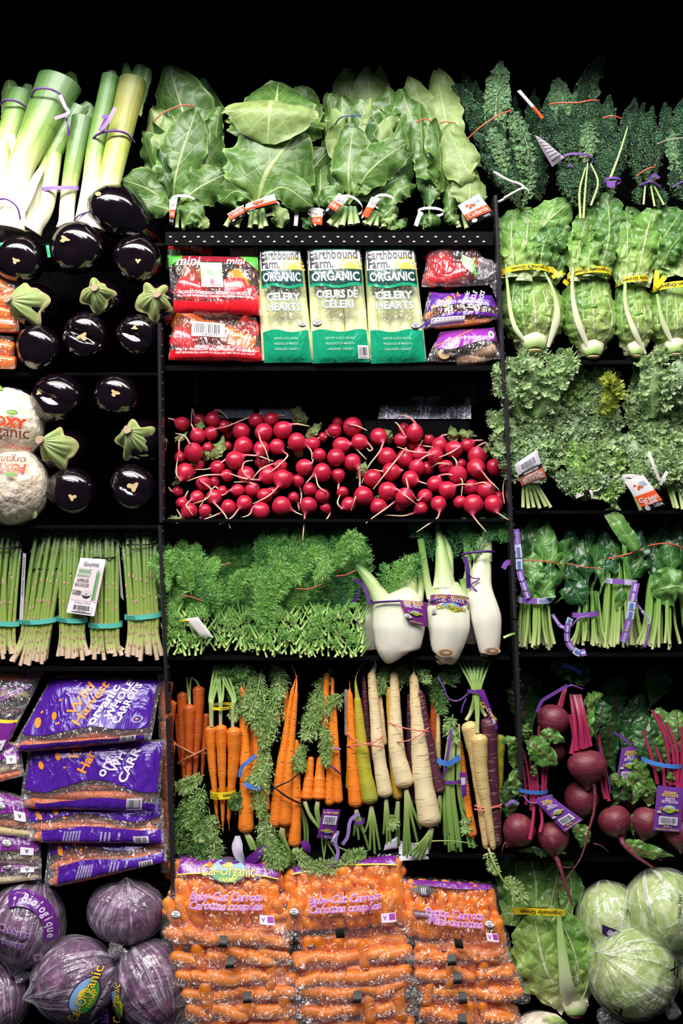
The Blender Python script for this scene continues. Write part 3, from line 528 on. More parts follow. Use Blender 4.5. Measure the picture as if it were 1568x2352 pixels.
tie(t, [(1073, 322, 16), (1100, 302, -4), (1140, 276, -6), (1170, 260, 12)], 1.8, REDT); tie(t, [(1128, 407, -14), (1160, 428, -22), (1185, 437, -24), (1192, 446, -22), (1160, 465, -18), (1130, 478, -8)], 3, WHT); tie(t, [(1150, 468, -20), (1190, 448, -26), (1205, 452, -20)], 3, WHT)
t = Th('dark_kale_bunch', 'tallest dark kale bunch with two red ties and purple band', 'kale', (1325, 480, 30), G)
lac(t, [([(1320, 380, 80), (1300, 270, 100), (1302, 138, 140)], 42, 1), ([(1350, 360, 90), (1350, 230, 120), (1412, 76, 170)], 38, 1, -10), ([(1340, 380, 80), (1345, 250, 110), (1370, 120, 140)], 32, 0), ([(1300, 380, 70), (1275, 300, 80), (1268, 200, 110)], 26, 0), ([(1320, 380, 50), (1290, 330, 50), (1262, 250, 70)], 24, 0, 30), ([(1325, 380, 40), (1315, 310, 40), (1290, 235, 60)], 26, 0), ([(1330, 380, 40), (1335, 310, 36), (1325, 225, 60)], 28, 0), ([(1335, 385, 30), (1350, 330, 30), (1352, 270, 50)], 28, 1), ([(1350, 380, 50), (1370, 300, 60), (1375, 200, 90)], 26, 0),
 ([(1320, 480, 6), (1290, 430, 4), (1290, 372, 20)], 24, 0, 20), ([(1330, 490, 4), (1322, 430, -6), (1330, 372, 12)], 26, 0), ([(1335, 500, 0), (1345, 440, -4), (1335, 380, 12)], 18, 0, -10), ([(1335, 480, 6), (1370, 440, 6), (1350, 375, 16)], 20, 0, -20), ([(1340, 490, 10), (1300, 460, 14), (1280, 390, 20)], 18, 0, 40)])
for (a, b, c) in ([(1332, 510, -8), (1335, 450, -12), (1342, 385, -6)], [(1350, 480, -2), (1365, 430, -8), (1350, 385, 0)], [(1325, 510, -8), (1322, 450, -14), (1337, 395, -6)]): m = MB(); m.tube([a, b, c], [3, 2], 6, 8); t.part('stem', m, LST)
tie(t, [(1260, 240, 30), (1280, 244, 6), (1320, 246, 0), (1350, 238, 8), (1377, 228, 40)], 1.8, REDT); S = ringS(1322, 370, 38, 22, 20, 5, .05, -8); band(t, S, PURT, 'rubber_band')
t.tagm = MB(); S = quadS([(1222, 318, 0), (1240, 330, -4), (1290, 372, -6), (1262, 392, 0)], 8, 2); m = t.tagm; patch(m, S, 0, 1, 0, 1, 0, 8, 8); 
for k in range(7): patch(m, S, .1, .9, .12 + k * .12, .15 + k * .12, .8, 6, 2, 1)
t.part('paper_label', m, [flat('A9A2AC', .45, .05), flat('6E6874', .5, .05)])
t = Th('dark_kale_bunch', 'dark kale bunch with a short red tie and long bare white midrib', 'kale', (1395, 480, 50), G)
lac(t, [([(1400, 420, 80), (1410, 300, 90), (1412, 195, 120)], 28, 0), ([(1395, 420, 70), (1390, 310, 80), (1388, 210, 110)], 26, 0), ([(1390, 440, 40), (1400, 360, 40), (1385, 285, 60)], 30, 0, 20), ([(1390, 450, 34), (1420, 370, 36), (1440, 290, 60)], 34, 0, -10), ([(1395, 450, 30), (1370, 380, 30), (1362, 300, 50)], 28, 0, 20), ([(1400, 460, 20), (1400, 400, 18), (1430, 330, 40)], 28, 0)])
m = MB(); m.tube([(1392, 420, 6), (1410, 370, 0), (1432, 305, 14)], [3.4, 1.8], 6, 10); t.part('stem', m, LST, label='long bare white midrib'); tie(t, [(1382, 275, 40), (1400, 274, 26), (1423, 275, 40)], 1.8, REDT)
S = ringS(1398, 425, 20, 14, 16, 5, .02, -4); band(t, S, PURT, 'rubber_band'); m = MB(); patch(m, quadS([(1380, 430, -4), (1402, 430, -6), (1398, 446, -6), (1382, 444, -4)]), 0, 1, 0, 1, 0, 3, 3); t.part('band_label', m, PURT)
t = Th('dark_kale_bunch', 'shadowed dark kale bunch tied in purple at the right', 'kale', (1485, 480, 60), G)
lac(t, [([(1475, 420, 90), (1455, 320, 100), (1478, 198, 140)], 30, 0), ([(1480, 420, 100), (1480, 320, 110), (1500, 205, 150)], 24, 0), ([(1490, 420, 90), (1500, 320, 100), (1520, 215, 140)], 24, 0), ([(1485, 430, 70), (1495, 360, 70), (1490, 280, 90)], 26, 0), ([(1470, 430, 60), (1455, 370, 60), (1450, 290, 80)], 26, 0, 20), ([(1505, 430, 80), (1515, 350, 80), (1540, 270, 100)], 24, 0),
 ([(1460, 480, 20), (1455, 460, 16), (1475, 430, 24)], 18, 0), ([(1500, 490, 20), (1500, 460, 16), (1485, 430, 24)], 18, 0), ([(1520, 485, 24), (1515, 460, 20), (1495, 430, 30)], 16, 0)])
tie(t, [(1455, 412, 30), (1475, 400, 20), (1495, 392, 30)], 1.8, REDT); tie(t, [(1460, 436, 20), (1480, 432, 6), (1505, 440, 20)], 2.5, PURT); ribbon(t, [(1476, 432, 6), (1486, 418, 2), (1500, 424, 4)], 3, PURT)
for (a, b) in ([(1465, 482, 10), (1470, 440, 14)], [(1490, 486, 10), (1482, 440, 12)], [(1512, 482, 14), (1490, 440, 14)]): m = MB(); m.tube([a, b], [2.6, 2], 6, 4); t.part('stem', m, LST)
t = Th('dark_kale_bunch', 'dark kale bunch at the right edge with white twist wire', 'kale', (1555, 480, 50), G)
lac(t, [([(1565, 400, 80), (1560, 300, 100), (1550, 205, 140)], 26, 0), ([(1575, 400, 80), (1580, 300, 90), (1590, 200, 120)], 30, 0), ([(1560, 440, 40), (1550, 370, 44), (1545, 290, 70)], 26, 1), ([(1570, 450, 30), (1575, 370, 34), (1580, 290, 60)], 28, 0), ([(1560, 470, 20), (1550, 440, 20), (1545, 380, 40)], 20, 0)])
tie(t, [(1505, 334, 40), (1530, 328, 26), (1575, 322, 30)], 1.2, flat('B0A890')); tie(t, [(1535, 440, 16), (1555, 430, 6), (1580, 428, 10)], 2.5, PURT)
t = Th('dark_kale_bunch', 'kale bunch in deep shadow behind with red and white label band', 'kale', (1215, 470, 110), G)
lac(t, [([(1210, 440, 140), (1200, 330, 150), (1190, 200, 180)], 28, 0), ([(1230, 440, 140), (1235, 330, 150), (1238, 180, 180)], 30, 0), ([(1240, 460, 110), (1240, 400, 120), (1245, 300, 130)], 30, 0), ([(1230, 460, 100), (1225, 420, 100), (1215, 340, 120)], 26, 0)])
S = quadS([(1184, 216, 90), (1192, 213, 90), (1246, 276, 90), (1240, 280, 90)], 5); m = MB(); patch(m, S, 0, 1, 0, .6, 0, 4, 8, 0); patch(m, S, 0, 1, .6, 1, 0, 4, 8, 1); t.part('label_band', m, [CT, ORT])
# ------------------------------------------------------------------ eggplants
EGG = skin('eggplant_skin', [(0, '12060F'), (.5, '0B050C'), (1, '070307')], .13, 0, bump=.03, coat=1, spec=.6)
CALYX = skin('eggplant_calyx', [(0, 'B9A284'), (.12, 'A8B478'), (.5, '93A864'), (.85, '9AA566'), (1, 'B09E70')], .55, .4, '6E8448', bump=.6, around=(9, 2, 1))
SCAR = flat('C9B07C', .7, .3, .5, 400)
def eggplant(cx, cy, r, label, scar=(0, 0, .12), tilt=(0, -.15), ln=3.0, dent=0, d=-30, sticker=None, seed=0):
    r *= 1.02
    if scar: scar = (scar[0], scar[1], scar[2] * .72)
    """an eggplant lying on its side with the blossom end to the front"""
    t = Th('eggplant', label, 'eggplant', (cx, cy + r * .95, d + 40), 'eggplants stacked on their sides at the left')
    ax = unit(np.array([tilt[0], tilt[1], 1.])[None])[0]; B = unit(np.cross(ax, (0, -1., 0))[None])[0]; N = np.cross(B, ax)
    nv, nu = 40, 36; q = np.linspace(0, 1, nv)[:, None]; th = np.linspace(0, 2 * PI, nu + 1)[None, :] - PI / 2
    an = q * PI; z = np.where(q < .5, r * .8 * (1 - np.cos(an)), r * .8 - np.cos(an) * r * (ln - .8)); prof = r * np.sin(an) ** .92 * np.where(q < .5, 1, 1 - .25 * (q - .5) * 2)
    prof = prof * (1 + .035 * np.sin(2 * th + seed) + .02 * np.sin(3 * th + seed * 2))
    dz = r * .10 * np.exp(-(prof / (r * .28)) ** 2) + dent * r * .22 * np.exp(-((prof * np.sin(th + .4) / (r * .16)) ** 2)) * (q < .3)
    X = np.array([cx, cy, d])[None, None, :] + ax * (z + dz)[..., None] + B * (prof * np.cos(th))[..., None] + N * (prof * np.sin(th))[..., None]
    X[..., 2] -= 0; m = MB(); m.grid(X); t.part('fruit', m, EGG)
    if scar:
        m = MB(); sx, sy, sr = scar; rr = np.random.RandomState(seed + 4); a = np.linspace(0, 2 * PI, 19); k = 1 + .35 * np.sin(a * 3 + seed) + .15 * np.sin(a * 5)
        V = [[cx + sx * r, cy + sy * r, 0]] + [[cx + (sx + math.cos(b) * sr * 1.2 * c) * r, cy + (sy + math.sin(b) * sr * .9 * c) * r, 0] for b, c in zip(a, k)]
        F0 = X.reshape(-1, 3); 
        for v in V:
            dd = ((F0[:, 0] - v[0]) ** 2 + (F0[:, 1] - v[1]) ** 2); c_ = F0[dd < (r * .14) ** 2 + dd.min()]; v[2] = c_[:, 2].min() - 1.2
        zc = min(v[2] for v in V)
        for v in V: v[2] = zc
        m.add(V, [(0, i, i + 1) for i in range(1, 19)]); t.part('blossom_scar', m, SCAR)
    if sticker:
        sx, sy, sw, sh, ro = sticker; x0, y0 = cx + sx * r, cy + sy * r; zz = d + r * .55
        c_, s_ = math.cos(ro), math.sin(ro); S = quadS([(x0 + a * c_ - b * s_, y0 + a * s_ + b * c_, zz - 26 + (26 * abs(sx) ** 2) ) for a, b in ((-sw, -sh), (sw, -sh), (sw, sh), (-sw, sh))], 1.5)
        m = MB(); patch(m, S, 0, 1, 0, 1, 0, 4, 4, 0); text(m, 'ORGANIC', S, .5, .5, min(sw, sh) * .7, lift=.8, mi=1, rot=0 if sw > sh else PI / 2); t.part('green_sticker', m, [flat('3FCB86', .4, .05), flat('1F7A4C')])
    return t
def stem_end(cx, cy, r, label, sx, sy, rot, d=-26, seed=1, lobes=5, asym=(0, 0)):
    """an eggplant lying with its green cap and cut stem to the front"""
    t = Th('eggplant', label, 'eggplant', (cx, cy + r, d + 30), 'eggplants stacked on their sides at the left')
    m = MB(); m.ball((cx + 8, cy + 4, d + 95), r * 1.0, 24, 18, sc=(1, 1, 1.55)); t.part('fruit', m, EGG)
    nv, nu = 16, 60; q = np.linspace(0, 1, nv)[:, None]; th = np.linspace(0, 2 * PI, nu + 1)[None, :]
    lob = .74 + .30 * np.abs(np.cos(th * lobes / 2 + rot)) ** 3 + .07 * np.sin(th * 7 + seed) + asym[0] * .5 * np.cos(th) + asym[1] * .5 * np.sin(th)
    R_ = r * .80 * q ** .85 * lob; x = cx + (sx * r) * (1 - q) ** 1.2 + R_ * np.cos(th); y = cy + (sy * r) * (1 - q) ** 1.2 + R_ * np.sin(th)
    z = d - 12 + 40 * q ** 2.0 + 2.2 * np.sin(th * 14 + 3 * q) * q * (1 - q) * 3 - 8 * (q > .9) * np.abs(np.sin(th * lobes / 2 + rot)); m = MB(); m.grid(np.stack([x, y, z + 0 * x], -1)); t.part('calyx', m, CALYX)
    m = MB(); m.tube([(cx + sx * r, cy + sy * r, d + 4), (cx + sx * r * 1.05, cy + sy * r * 1.05, d - 20)], [r * .2, r * .15], 14, 6, bump=lambda a, b: 1 + .1 * np.sin(b * 3)); t.part('stem', m, flat('B39C80', .7, .25, .6, 300))
E = eggplant
t = Th('eggplant', 'large eggplant resting on the leek roots, topmost of the pile', 'eggplant', (268, 540, -10), 'eggplants stacked on their sides at the left')
m = MB(); m.tube([(200, 470, -12), (206, 470, -10), (232, 472, -2), (262, 478, 16), (300, 500, 48), (345, 530, 90), (362, 540, 110)], [6, 22, 50, 62, 57, 36, 8], 36, 40, ref=(0, -1, 0)); t.part('fruit', m, EGG)
m = MB(); m.add([(232 + 7 * math.cos(a), 454 + 5 * math.sin(a), -44 + 0 * a) for a in np.linspace(0, 6.28, 13)[:-1]], [tuple(range(12))]); t.part('blossom_scar', m, SCAR)
E(168, 572, 62, 'big round eggplant at the top, green sticker on its left side', (-.18, -.22, .17), (.15, -.1), sticker=(-.86, .12, 3.5, 14, -.15), seed=1, d=-40)
E(46, 600, 55, 'eggplant at the upper left with a green sticker on its brow', (0, .12, .16), (-.05, -.1), sticker=(-.6, -.55, 13, 6, -.05), seed=2)
E(312, 600, 55, 'upper right eggplant under the big topmost one', (.2, .12, .12), (.05, -.1), seed=3)
stem_end(57, 697, 60, 'eggplant with green cap pointing right beside the bagged orange peppers', -.45, -.05, .6, seed=1, asym=(.55, .15))
stem_end(224, 680, 52, 'eggplant showing its round green cap in the middle of the upper row', .05, -.2, .3, seed=2, lobes=4, asym=(0, .1))
stem_end(358, 692, 58, 'eggplant showing a spreading green cap at the divider side', .15, -.15, 2.2, seed=3, asym=(-.15, .15))
E(84, 802, 52, 'plain dark eggplant without a scar right of the orange peppers', None, (.1, -.1), seed=4)
E(195, 776, 54, 'creased eggplant with a long split scar in the lower upper row', (.05, .05, .22), (0, -.1), dent=1, seed=5)
E(311, 776, 48, 'small eggplant next to the divider top with a tiny pale scar', (.1, -.35, .14), (.08, -.15), dent=.6, seed=6)
E(122, 918, 58, 'dented eggplant above the bagged cauliflower', (-.42, -.2, .1), (.15, -.1), dent=.5, seed=7)
E(262, 912, 50, 'eggplant with a star-shaped scar alone at the right of its row', (.18, -.1, .2), (.08, -.1), seed=8)
stem_end(128, 1028, 56, 'eggplant with green cap pointing right over the cauliflower', -.45, -.25, .2, seed=5, asym=(.5, .15))
stem_end(310, 1012, 60, 'eggplant showing a wide ragged green cap in the lower part', -.15, -.35, 1.3, seed=6, asym=(.1, 0))
E(162, 1134, 56, 'lower left eggplant with a yellow scar beside the cauliflower', (.22, .15, .17), (.05, -.12), seed=9)
E(302, 1124, 54, 'lower right eggplant with a wide yellow scar by the divider', (.18, -.1, .25), (.05, -.1), dent=.5, seed=10)
# ------------------------------------------------------------------ bags
FILM = film('clear_film', haze=.035, gl=.075); FILMC = film('cloudy_film', haze=.22, gl=.13, sc=40); FILMK = film('crackled_film', haze=.34, gl=.16, sc=34)
def bagbody(t, S, thick, mat=FILM, nu=30, nv=30, name='film_bag', lip=0):
    u, v = np.meshgrid(np.linspace(0, 1, nu), np.linspace(0, 1, nv)); F = S(u, v); Bk = S(u, v).copy(); e = np.clip(1 - np.abs(2 * u - 1) ** 4, 0, 1) * np.clip(1 - np.abs(2 * v - 1) ** 4, 0, 1)
    Bk[..., 2] = F[..., 2] + 2 + thick * e; m = MB(); m.grid(F, 0, np.stack([u, v], -1)); m.grid(Bk[:, ::-1], 0); return t.part(name, m, mat)
RP = flat('D8202A', .2, .12, coat=.6); OP = flat('F07820', .2, .12, coat=.6); YP = flat('F2B428', .2, .12, coat=.6); GCAP = flat('5F8A3A', .5, .2)
def pepper(t, c, r, ax, mat, ln=1.5, seed=0, stem=True, lobes=4):
    m = MB(); a = unit(np.array(ax, float)[None])[0]; c = np.array(c, float); p = [c - a * r * ln, c - a * r * ln * .8, c, c + a * r * ln * .8, c + a * r * ln]
    m.tube(p, lambda q: r * np.sqrt(np.clip(1 - np.abs(2 * q - 1) ** 3, 0, 1)) * (1.06 - .18 * q), 28, 20, cap=False, bump=lambda q, b: 1 + .06 * np.cos(b * lobes / 1 + seed)); o = t.part('pepper', m, mat)
    if stem: m = MB(); m.tube([c - a * r * ln * .97, c - a * r * (ln * 1.15)], [r * .16, r * .12], 8, 3); t.part('stem', m, GCAP, o)
RPRINT = printm('red_print', 'C81824', .2, amt=.5); GPRINT = printm('green_print', '4FA83C', .25); SMOKE = printm('grey_print', '5A5258', .3)
def pepper_bag(c, a, label, peps, bulge=20, thick=55, seed=0, deco=None, wr=2):
    t = Th('pepper_bag', label, 'bag of peppers', a, 'bags of sweet peppers'); S = quadS(c, bulge, wr, seed, pw=5)
    for p in peps: pepper(t, *p)
    bagbody(t, S, thick, FILM)
    if deco: deco(t, S)
    return t
def dA(t, S):
    m = MB(); patch(m, S, .03, .97, lambda u: .78 + .03 * np.sin(u * 5), lambda u: 1 + 0 * u, 1.2, 20, 6, 0)
    text(m, 'PRODUCT OF MEXICO • PRODUIT DU MEXIQUE', S, .5, .66, 7, mi=1, maxw=S.w * .8, lift=2.2, bold=.03); text(m, '454 g 1 lb KEEP REFRIGERATED GARDER AU FROID FRESH SWEET PEPPERS', S, .5, .715, 4.5, mi=1, maxw=S.w * .85)
    patch(m, S, .05, .95, .64, .68, 1.0, 10, 3, 4)
    patch(m, S, 0, .16, lambda u: 0 * u, lambda u: .22 - u, 1.3, 6, 6, 2); patch(m, S, .8, 1, lambda u: 0 * u, lambda u: .02 + (u - .8) * 1.1, 1.3, 6, 6, 2); patch(m, S, .12, .88, .02, .12, 1.2, 12, 3, 4)
    text(m, 'mini', S, .22, .12, 22, mi=1, shear=.2); text(m, 'mini', S, .75, .10, 18, mi=1, shear=.2)
    patch(m, S, .36, .6, .14, .42, 2.4, 6, 6, 5); patch(m, S, .36, .6, .42, .56, 2.4, 6, 4, 3); disc(m, S, .48, .47, 5, 7, 3, 0); text(m, 'SWEET PEPPERS', S, .48, .535, 4, mi=0, lift=3, maxw=S.w * .2)
    t.part('printing', m, [RPRINT, flat('F0DCDC', .4, .03), GPRINT, flat('E8E4E0', .3, .04), printm('maroon_print', '8C1E2C'), printm('pale_green_print', '86C87C')])
def dB(t, S):
    m = MB(); patch(m, S, .01, .99, lambda u: .8 + .02 * np.sin(u * 7), lambda u: 1 + 0 * u, 1.2, 20, 6, 0); patch(m, S, .28, .82, .7, .86, 1.0, 12, 4, 2)
    text(m, '454g 1 lb • PRODUCT OF MEXICO • PRODUIT DU MEXIQUE', S, .5, .79, 6, mi=1, maxw=S.w * .85, bold=.03); text(m, 'KEEP REFRIGERATED GARDER AU FROID DISTRIBUTED BY SUN VALLEY', S, .5, .86, 4.5, mi=1, maxw=S.w * .85)
    t.part('printing', m, [RPRINT, flat('F0DCDC', .4, .03), printm('maroon_print', 'A02432')]); barcode(t, S, .24, .62, .22, .52, 14, 3, 'EDE2E4')
G = 'shelf'
pepper_bag([(385, 585, 25), (592, 590, 20), (602, 728, -2), (398, 722, -2)], (495, 735, 20), 'upper bag of mini sweet peppers with green corners, left of the celery',
 [((445, 618, 45), 26, (1, .1, .2), OP, 1.2, 1), ((548, 638, 40), 24, (.3, 1, .1), YP, 1.1, 2), ((440, 668, 38), 30, (1, .3, 0), RP, 1.3, 3), ((520, 670, 34), 33, (1, -.2, 0), RP, 1.5, 4), ((570, 690, 40), 26, (.4, 1, 0), RP, 1.3, 5), ((470, 702, 36), 20, (1, 0, 0), RP, 2.4, 6), ((565, 610, 60), 22, (1, .5, 0), RP, 1.2, 7)], deco=dA, seed=4, bulge=18)
pepper_bag([(400, 712, 25), (588, 728, 22), (606, 832, -4), (390, 830, -4)], (497, 838, 20), 'lower bag of red and orange mini peppers with a barcode, under the other',
 [((430, 738, 45), 30, (1, .5, .2), OP, 1.3, 1), ((500, 765, 40), 30, (1, .2, 0), OP, 1.5, 2), ((555, 785, 36), 24, (1, .3, 0), OP, 1.3, 3), ((425, 785, 36), 30, (1, .4, 0), RP, 1.2, 4), ((480, 808, 34), 22, (1, 0, 0), RP, 2.2, 5), ((570, 752, 46), 24, (1, .6, 0), RP, 1.2, 6), ((575, 812, 40), 20, (1, 0, 0), RP, 1.2, 7)], deco=dB, seed=9, bulge=16)
def dC(t, S):
    m = MB(); patch(m, S, .02, .98, .0, .3, 1.5, 10, 5, 0); patch(m, S, .05, .95, .3, .9, 1.5, 10, 5, 2); text(m, 'THE MINI', S, .5, .15, 12, mi=1, bold=.03, maxw=S.w * .5, rot=-.1); t.part('printing', m, [RPRINT, flat('F0DCDC'), printm('leaf_print', '2E5A2A')])
pepper_bag([(388, 556, 60), (490, 568, 60), (492, 640, 60), (382, 620, 60)], (440, 640, 70), 'half hidden red topped pepper bag behind at the upper left', [((430, 610, 82), 22, (1, 0, 0), RP, 1.4, 1), ((470, 615, 86), 18, (1, 0, 0), OP, 1.2, 2)], 8, 40, 2, dC)
def dD(t, S):
    m = MB(); patch(m, S, .62, .82, lambda u: .3 + (u - .62) * .6, lambda u: .55 + (u - .62) * 1.4, 1.4, 8, 6, 0); t.part('printing', m, [GPRINT])
    m = MB(); leaf(m, [(1095, 600, 4), (1120, 620, 0), (1135, 650, 10), (1140, 690, 24)], 18, 'lobe', 7, 20, cup=8, ruf=4); leaf(m, [(1085, 640, 2), (1110, 635, -4), (1135, 625, 10)], 12, 'lobe', 7, 16, ruf=4); t.part('twisted_neck', m, FILMK)
pepper_bag([(985, 562, 30), (1100, 556, 30), (1120, 660, 10), (965, 664, 4)], (1045, 668, 30), 'bag of one large red pepper cluster at the right end of the shelf', [((1018, 608, 50), 37, (.3, 1, .1), RP, 1.12, 2, False), ((1050, 628, 46), 28, (1, -.3, 0), RP, 1.4, 5), ((1045, 592, 66), 26, (1, .3, 0), RP, 1.4, 5), ((1088, 592, 50), 22, (.5, 1, 0), OP, 1.1, 1), ((990, 640, 42), 18, (1, .5, 0), RP, 1, 1)], 20, 60, 8, dD, 3)
CEL = skin('celery_stalk', [(0, 'F2F0C4'), (.5, 'F0F0B8'), (.8, 'DCE69C'), (1, 'A4C468')], .35, .35, 'BCD07C', bump=.6, around=(14, .8, 1))
DKG = printm('dark_green_print', '14443E'); TEALP = printm('teal_print', '18A078', c2='139068'); WP = printm('white_print', 'E2E0E4')
def celery(c, a, label, words, sh, seed):
    t = Th('celery_bag', label, 'bag of celery hearts', a, 'bags of celery hearts'); S = quadS(c, 20, 1.2, seed, pw=3); r = random.Random(seed)
    c = np.array(c, float)
    for k in range(5):
        f = (k + .5) / 5; p0 = c[0] * (1 - f) + c[1] * f; p1 = c[3] * (1 - f) + c[2] * f; q = lambda z: p0 * (1 - z) + p1 * z; off = 18 + 6 * abs(f - .5) * 2
        m = MB(); m.tube([q(.97) + (0, 0, off), q(.6) + (r.uniform(-2, 2), 0, off - 2), q(.1) + (0, 0, off + 4)], [15, 14.5, 12.5], 20, 20, bump=lambda a_, b: 1 + .035 * np.cos(b * 9)); t.part('celery_stalk', m, CEL)
    for k in range(4):
        f = (k + 1) / 5; p0 = c[0] * (1 - f) + c[1] * f; p1 = c[3] * (1 - f) + c[2] * f; m = MB(); m.tube([p1 * .97 + p0 * .03 + (0, 0, 36), p0 * .95 + p1 * .05 + (0, 0, 36)], [12, 10], 12, 8); t.part('celery_stalk', m, CEL)
    bagbody(t, S, 62, film('clear_bag_film', haze=.05, gl=.09) if seed == 21 else bpy.data.materials.get('clear_bag_film') or FILM); w_ = S.w
    m = MB(); wv = lambda b: (lambda u: b + .012 * np.sin(u * 9 + seed))
    patch(m, S, .03, .97, .0, .045, 1.2, 14, 3, 2); patch(m, S, .03, .97, .045, .225, 1.2, 14, 6, 0); patch(m, S, .03, .97, .215, .345, 1.6, 14, 5, 1); patch(m, S, .03, .97, wv(.34), wv(.365), 1.7, 14, 3, 2); patch(m, S, .02, .98, wv(.735), lambda u: 1 + 0 * u, 1.4, 16, 8, 2)
    for k in range(11):
        a_ = PI + k * PI / 10; u_, v_ = .78 + math.cos(a_) * 23 / w_, .205 + math.sin(a_) * 26 / S.h; disc(m, S, u_, v_, 5, 2.6, 2, 3, rot=a_)
    disc(m, S, .78, .213, 16, 17, 2.2, 3, PI, 2 * PI); patch(m, S, .5, .97, .215, .23, 2.3, 4, 2, 1)
    text(m, 'Earthbound', S, .48, .085, 23, mi=4, bold=.03, maxw=w_ * .88, lift=2.6, xs=.9); text(m, 'Farm.', S, .26, .165, 21, mi=4, bold=.03, maxw=w_ * .42, lift=2.6)
    text(m, 'ORGANIC', S, .5, .28, 20, mi=0, bold=.04, maxw=w_ * .86, lift=2.8)
    for j, wd in enumerate(words): text(m, wd, S, .5, sh + j * .085, 17, mi=5, bold=.11, maxw=w_ * .76, lift=2.0); text(m, wd, S, .5, sh + j * .085, 17, mi=0, bold=.03, maxw=w_ * .72, lift=2.6)
    for j in range(3): text(m, ('NET WT 16 OZ (1 LB) 454g', 'PRODUCE OF MEXICO', 'ORGANIC CELERY')[j], S, .5, .80 + j * .045, 5, mi=6, maxw=w_ * .5)
    t.part('printing', m, [WP, DKG, TEALP, flat('F2C23C', .4, .05), flat('151A22', .4, .03), flat('8E9A8C', .4, .05), flat('A8D4BC', .4, .03)]); return t, S
t, S = celery([(594, 567, 20), (690, 566, 20), (718, 835, 0), (606, 836, 0)], (660, 838, 20), 'left celery hearts bag leaning beside the pepper bags', ['CELERY', 'HEARTS'], .45, 21); seal(t, S, .86, .68, 7)
t, S = celery([(703, 566, 16), (828, 564, 16), (850, 835, -4), (718, 838, -4)], (785, 840, 20), 'middle celery hearts bag with French wording and a barcode', ['CŒURS DE', 'CÉLERI'], .43, 22); seal(t, S, .12, .67, 9); barcode(t, S, .8, .98, .86, .97, 12, 4)
t, S = celery([(836, 566, 18), (952, 564, 18), (978, 834, 0), (850, 838, 0)], (910, 840, 20), 'right celery hearts bag next to the red pepper bag', ['CELERY', 'HEARTS'], .44, 23); seal(t, S, .85, .7, 9)
t = Th('celery_bag', 'folded empty-looking top of a celery bag peeping out behind the others', 'bag of celery hearts', (575, 640, 70), 'bags of celery hearts'); S = quadS([(527, 572, 60), (592, 568, 60), (592, 640, 70), (532, 640, 70)], 8, 2, 7); bagbody(t, S, 30, FILMK)
m = MB(); patch(m, S, .05, .95, .05, .5, 1.2, 8, 8); t.part('printing', m, [printm('dull_white_print', '8E8C90')])
m = MB(); m.tube([(560, 640, 88), (562, 590, 88)], 16, 12, 6); t.part('celery_stalk', m, CEL)
# root vegetable bags at the right
WHP = printm('bright_purple_print', '5A2496', .22, 24, .8, '4C1C88'); ORP = flat('F09028', .35, .08); CARROT = skin('carrot_skin', [(0, 'EE7E20'), (.5, 'F68C28'), (1, 'F08220')], .42, .15, 'D26414', 60, bump=.5, ringc='B85412', around=(10, 2, 1))
ROOTB = skin('brown_root_skin', [(0, 'C8A080'), (.5, 'B48A68'), (1, 'D8B898')], .6, .4, '7A543C', 30, bump=.6, ringc='6A4A30')
def carrots_in(t, lst, mat, name='carrot', r=11):
    for (p, q) in lst:
        m = MB(); p, q = np.array(p, float), np.array(q, float); m.tube([p, p * .5 + q * .5 + (0, 2, 0), q], lambda z: r * np.clip(1 - (1 - np.minimum(z / .06, 1)) ** 2, .05, 1) ** .5 * (1 - .45 * z) * np.clip((1.001 - z) / .05, 0, 1) ** .4, 14, 16, cap=False); t.part(name, m, mat)
t = Th('carrot_bag', 'small purple and orange bag of whole carrots under the red pepper bag', 'bag of carrots', (1055, 765, 20), 'bags of vegetables at the right end of the shelf')
carrots_in(t, [((975, 730, 22), (1060, 700, 22)), ((1140, 715, 22), (1050, 705, 24)), ((990, 745, 24), (1130, 735, 24)), ((1000, 715, 34), (1120, 712, 34)), ((985, 738, 34), (1100, 728, 40))], CARROT)
S = quadS([(985, 672, 20), (1130, 678, 20), (1150, 735, 0), (962, 762, 0)], 24, 3, 3); bagbody(t, S, 40, FILM); m = MB(); patch(m, S, .04, .98, .02, lambda u: .55 - .5 * np.sin(u * PI) * .35, 1.4, 16, 6, 0)
patch(m, S, 0, 1, lambda u: .62 + .25 * (1 - np.sin(u * PI)), lambda u: .74 + .2 * (1 - np.sin(u * PI)), 1.4, 16, 4, 0); patch(m, S, .12, .55, .76, .98, 1.6, 8, 5, 2)
for k in range(9): patch(m, S, .15 + k * .044, .17 + k * .044, .8, .95, 2.2, 2, 2, 3)
for a_, b_ in ((.1, .45), (.2, .3), (.27, .42)): disc(m, S, a_, b_, 5, 3.5, 2, 1)
text(m, 'Wild', S, .37, .16, 14, mi=1, rot=.5, bold=.03); text(m, 'organic', S, .55, .2, 12, mi=2, rot=1.1, bold=.03); text(m, 'WHOLE', S, .67, .22, 11, mi=2, rot=1.1, bold=.04); text(m, 'CARROTS', S, .78, .26, 11, mi=2, rot=1.1, bold=.04)
t.part('printing', m, [WHP, ORP, flat('E4DCEC', .35, .04), flat('4A4058')])
t = Th('root_vegetable_bag', 'bag of pale brown roots with a purple header at the shelf end', 'bag of root vegetables', (1065, 838, 20), 'bags of vegetables at the right end of the shelf')
carrots_in(t, [((1000, 812, 10), (1075, 795, 30)), ((1140, 800, 12), (1065, 815, 30)), ((1010, 795, 40), (1110, 780, 40)), ((1045, 825, 24), (1120, 822, 24))], ROOTB, 'root', 19)
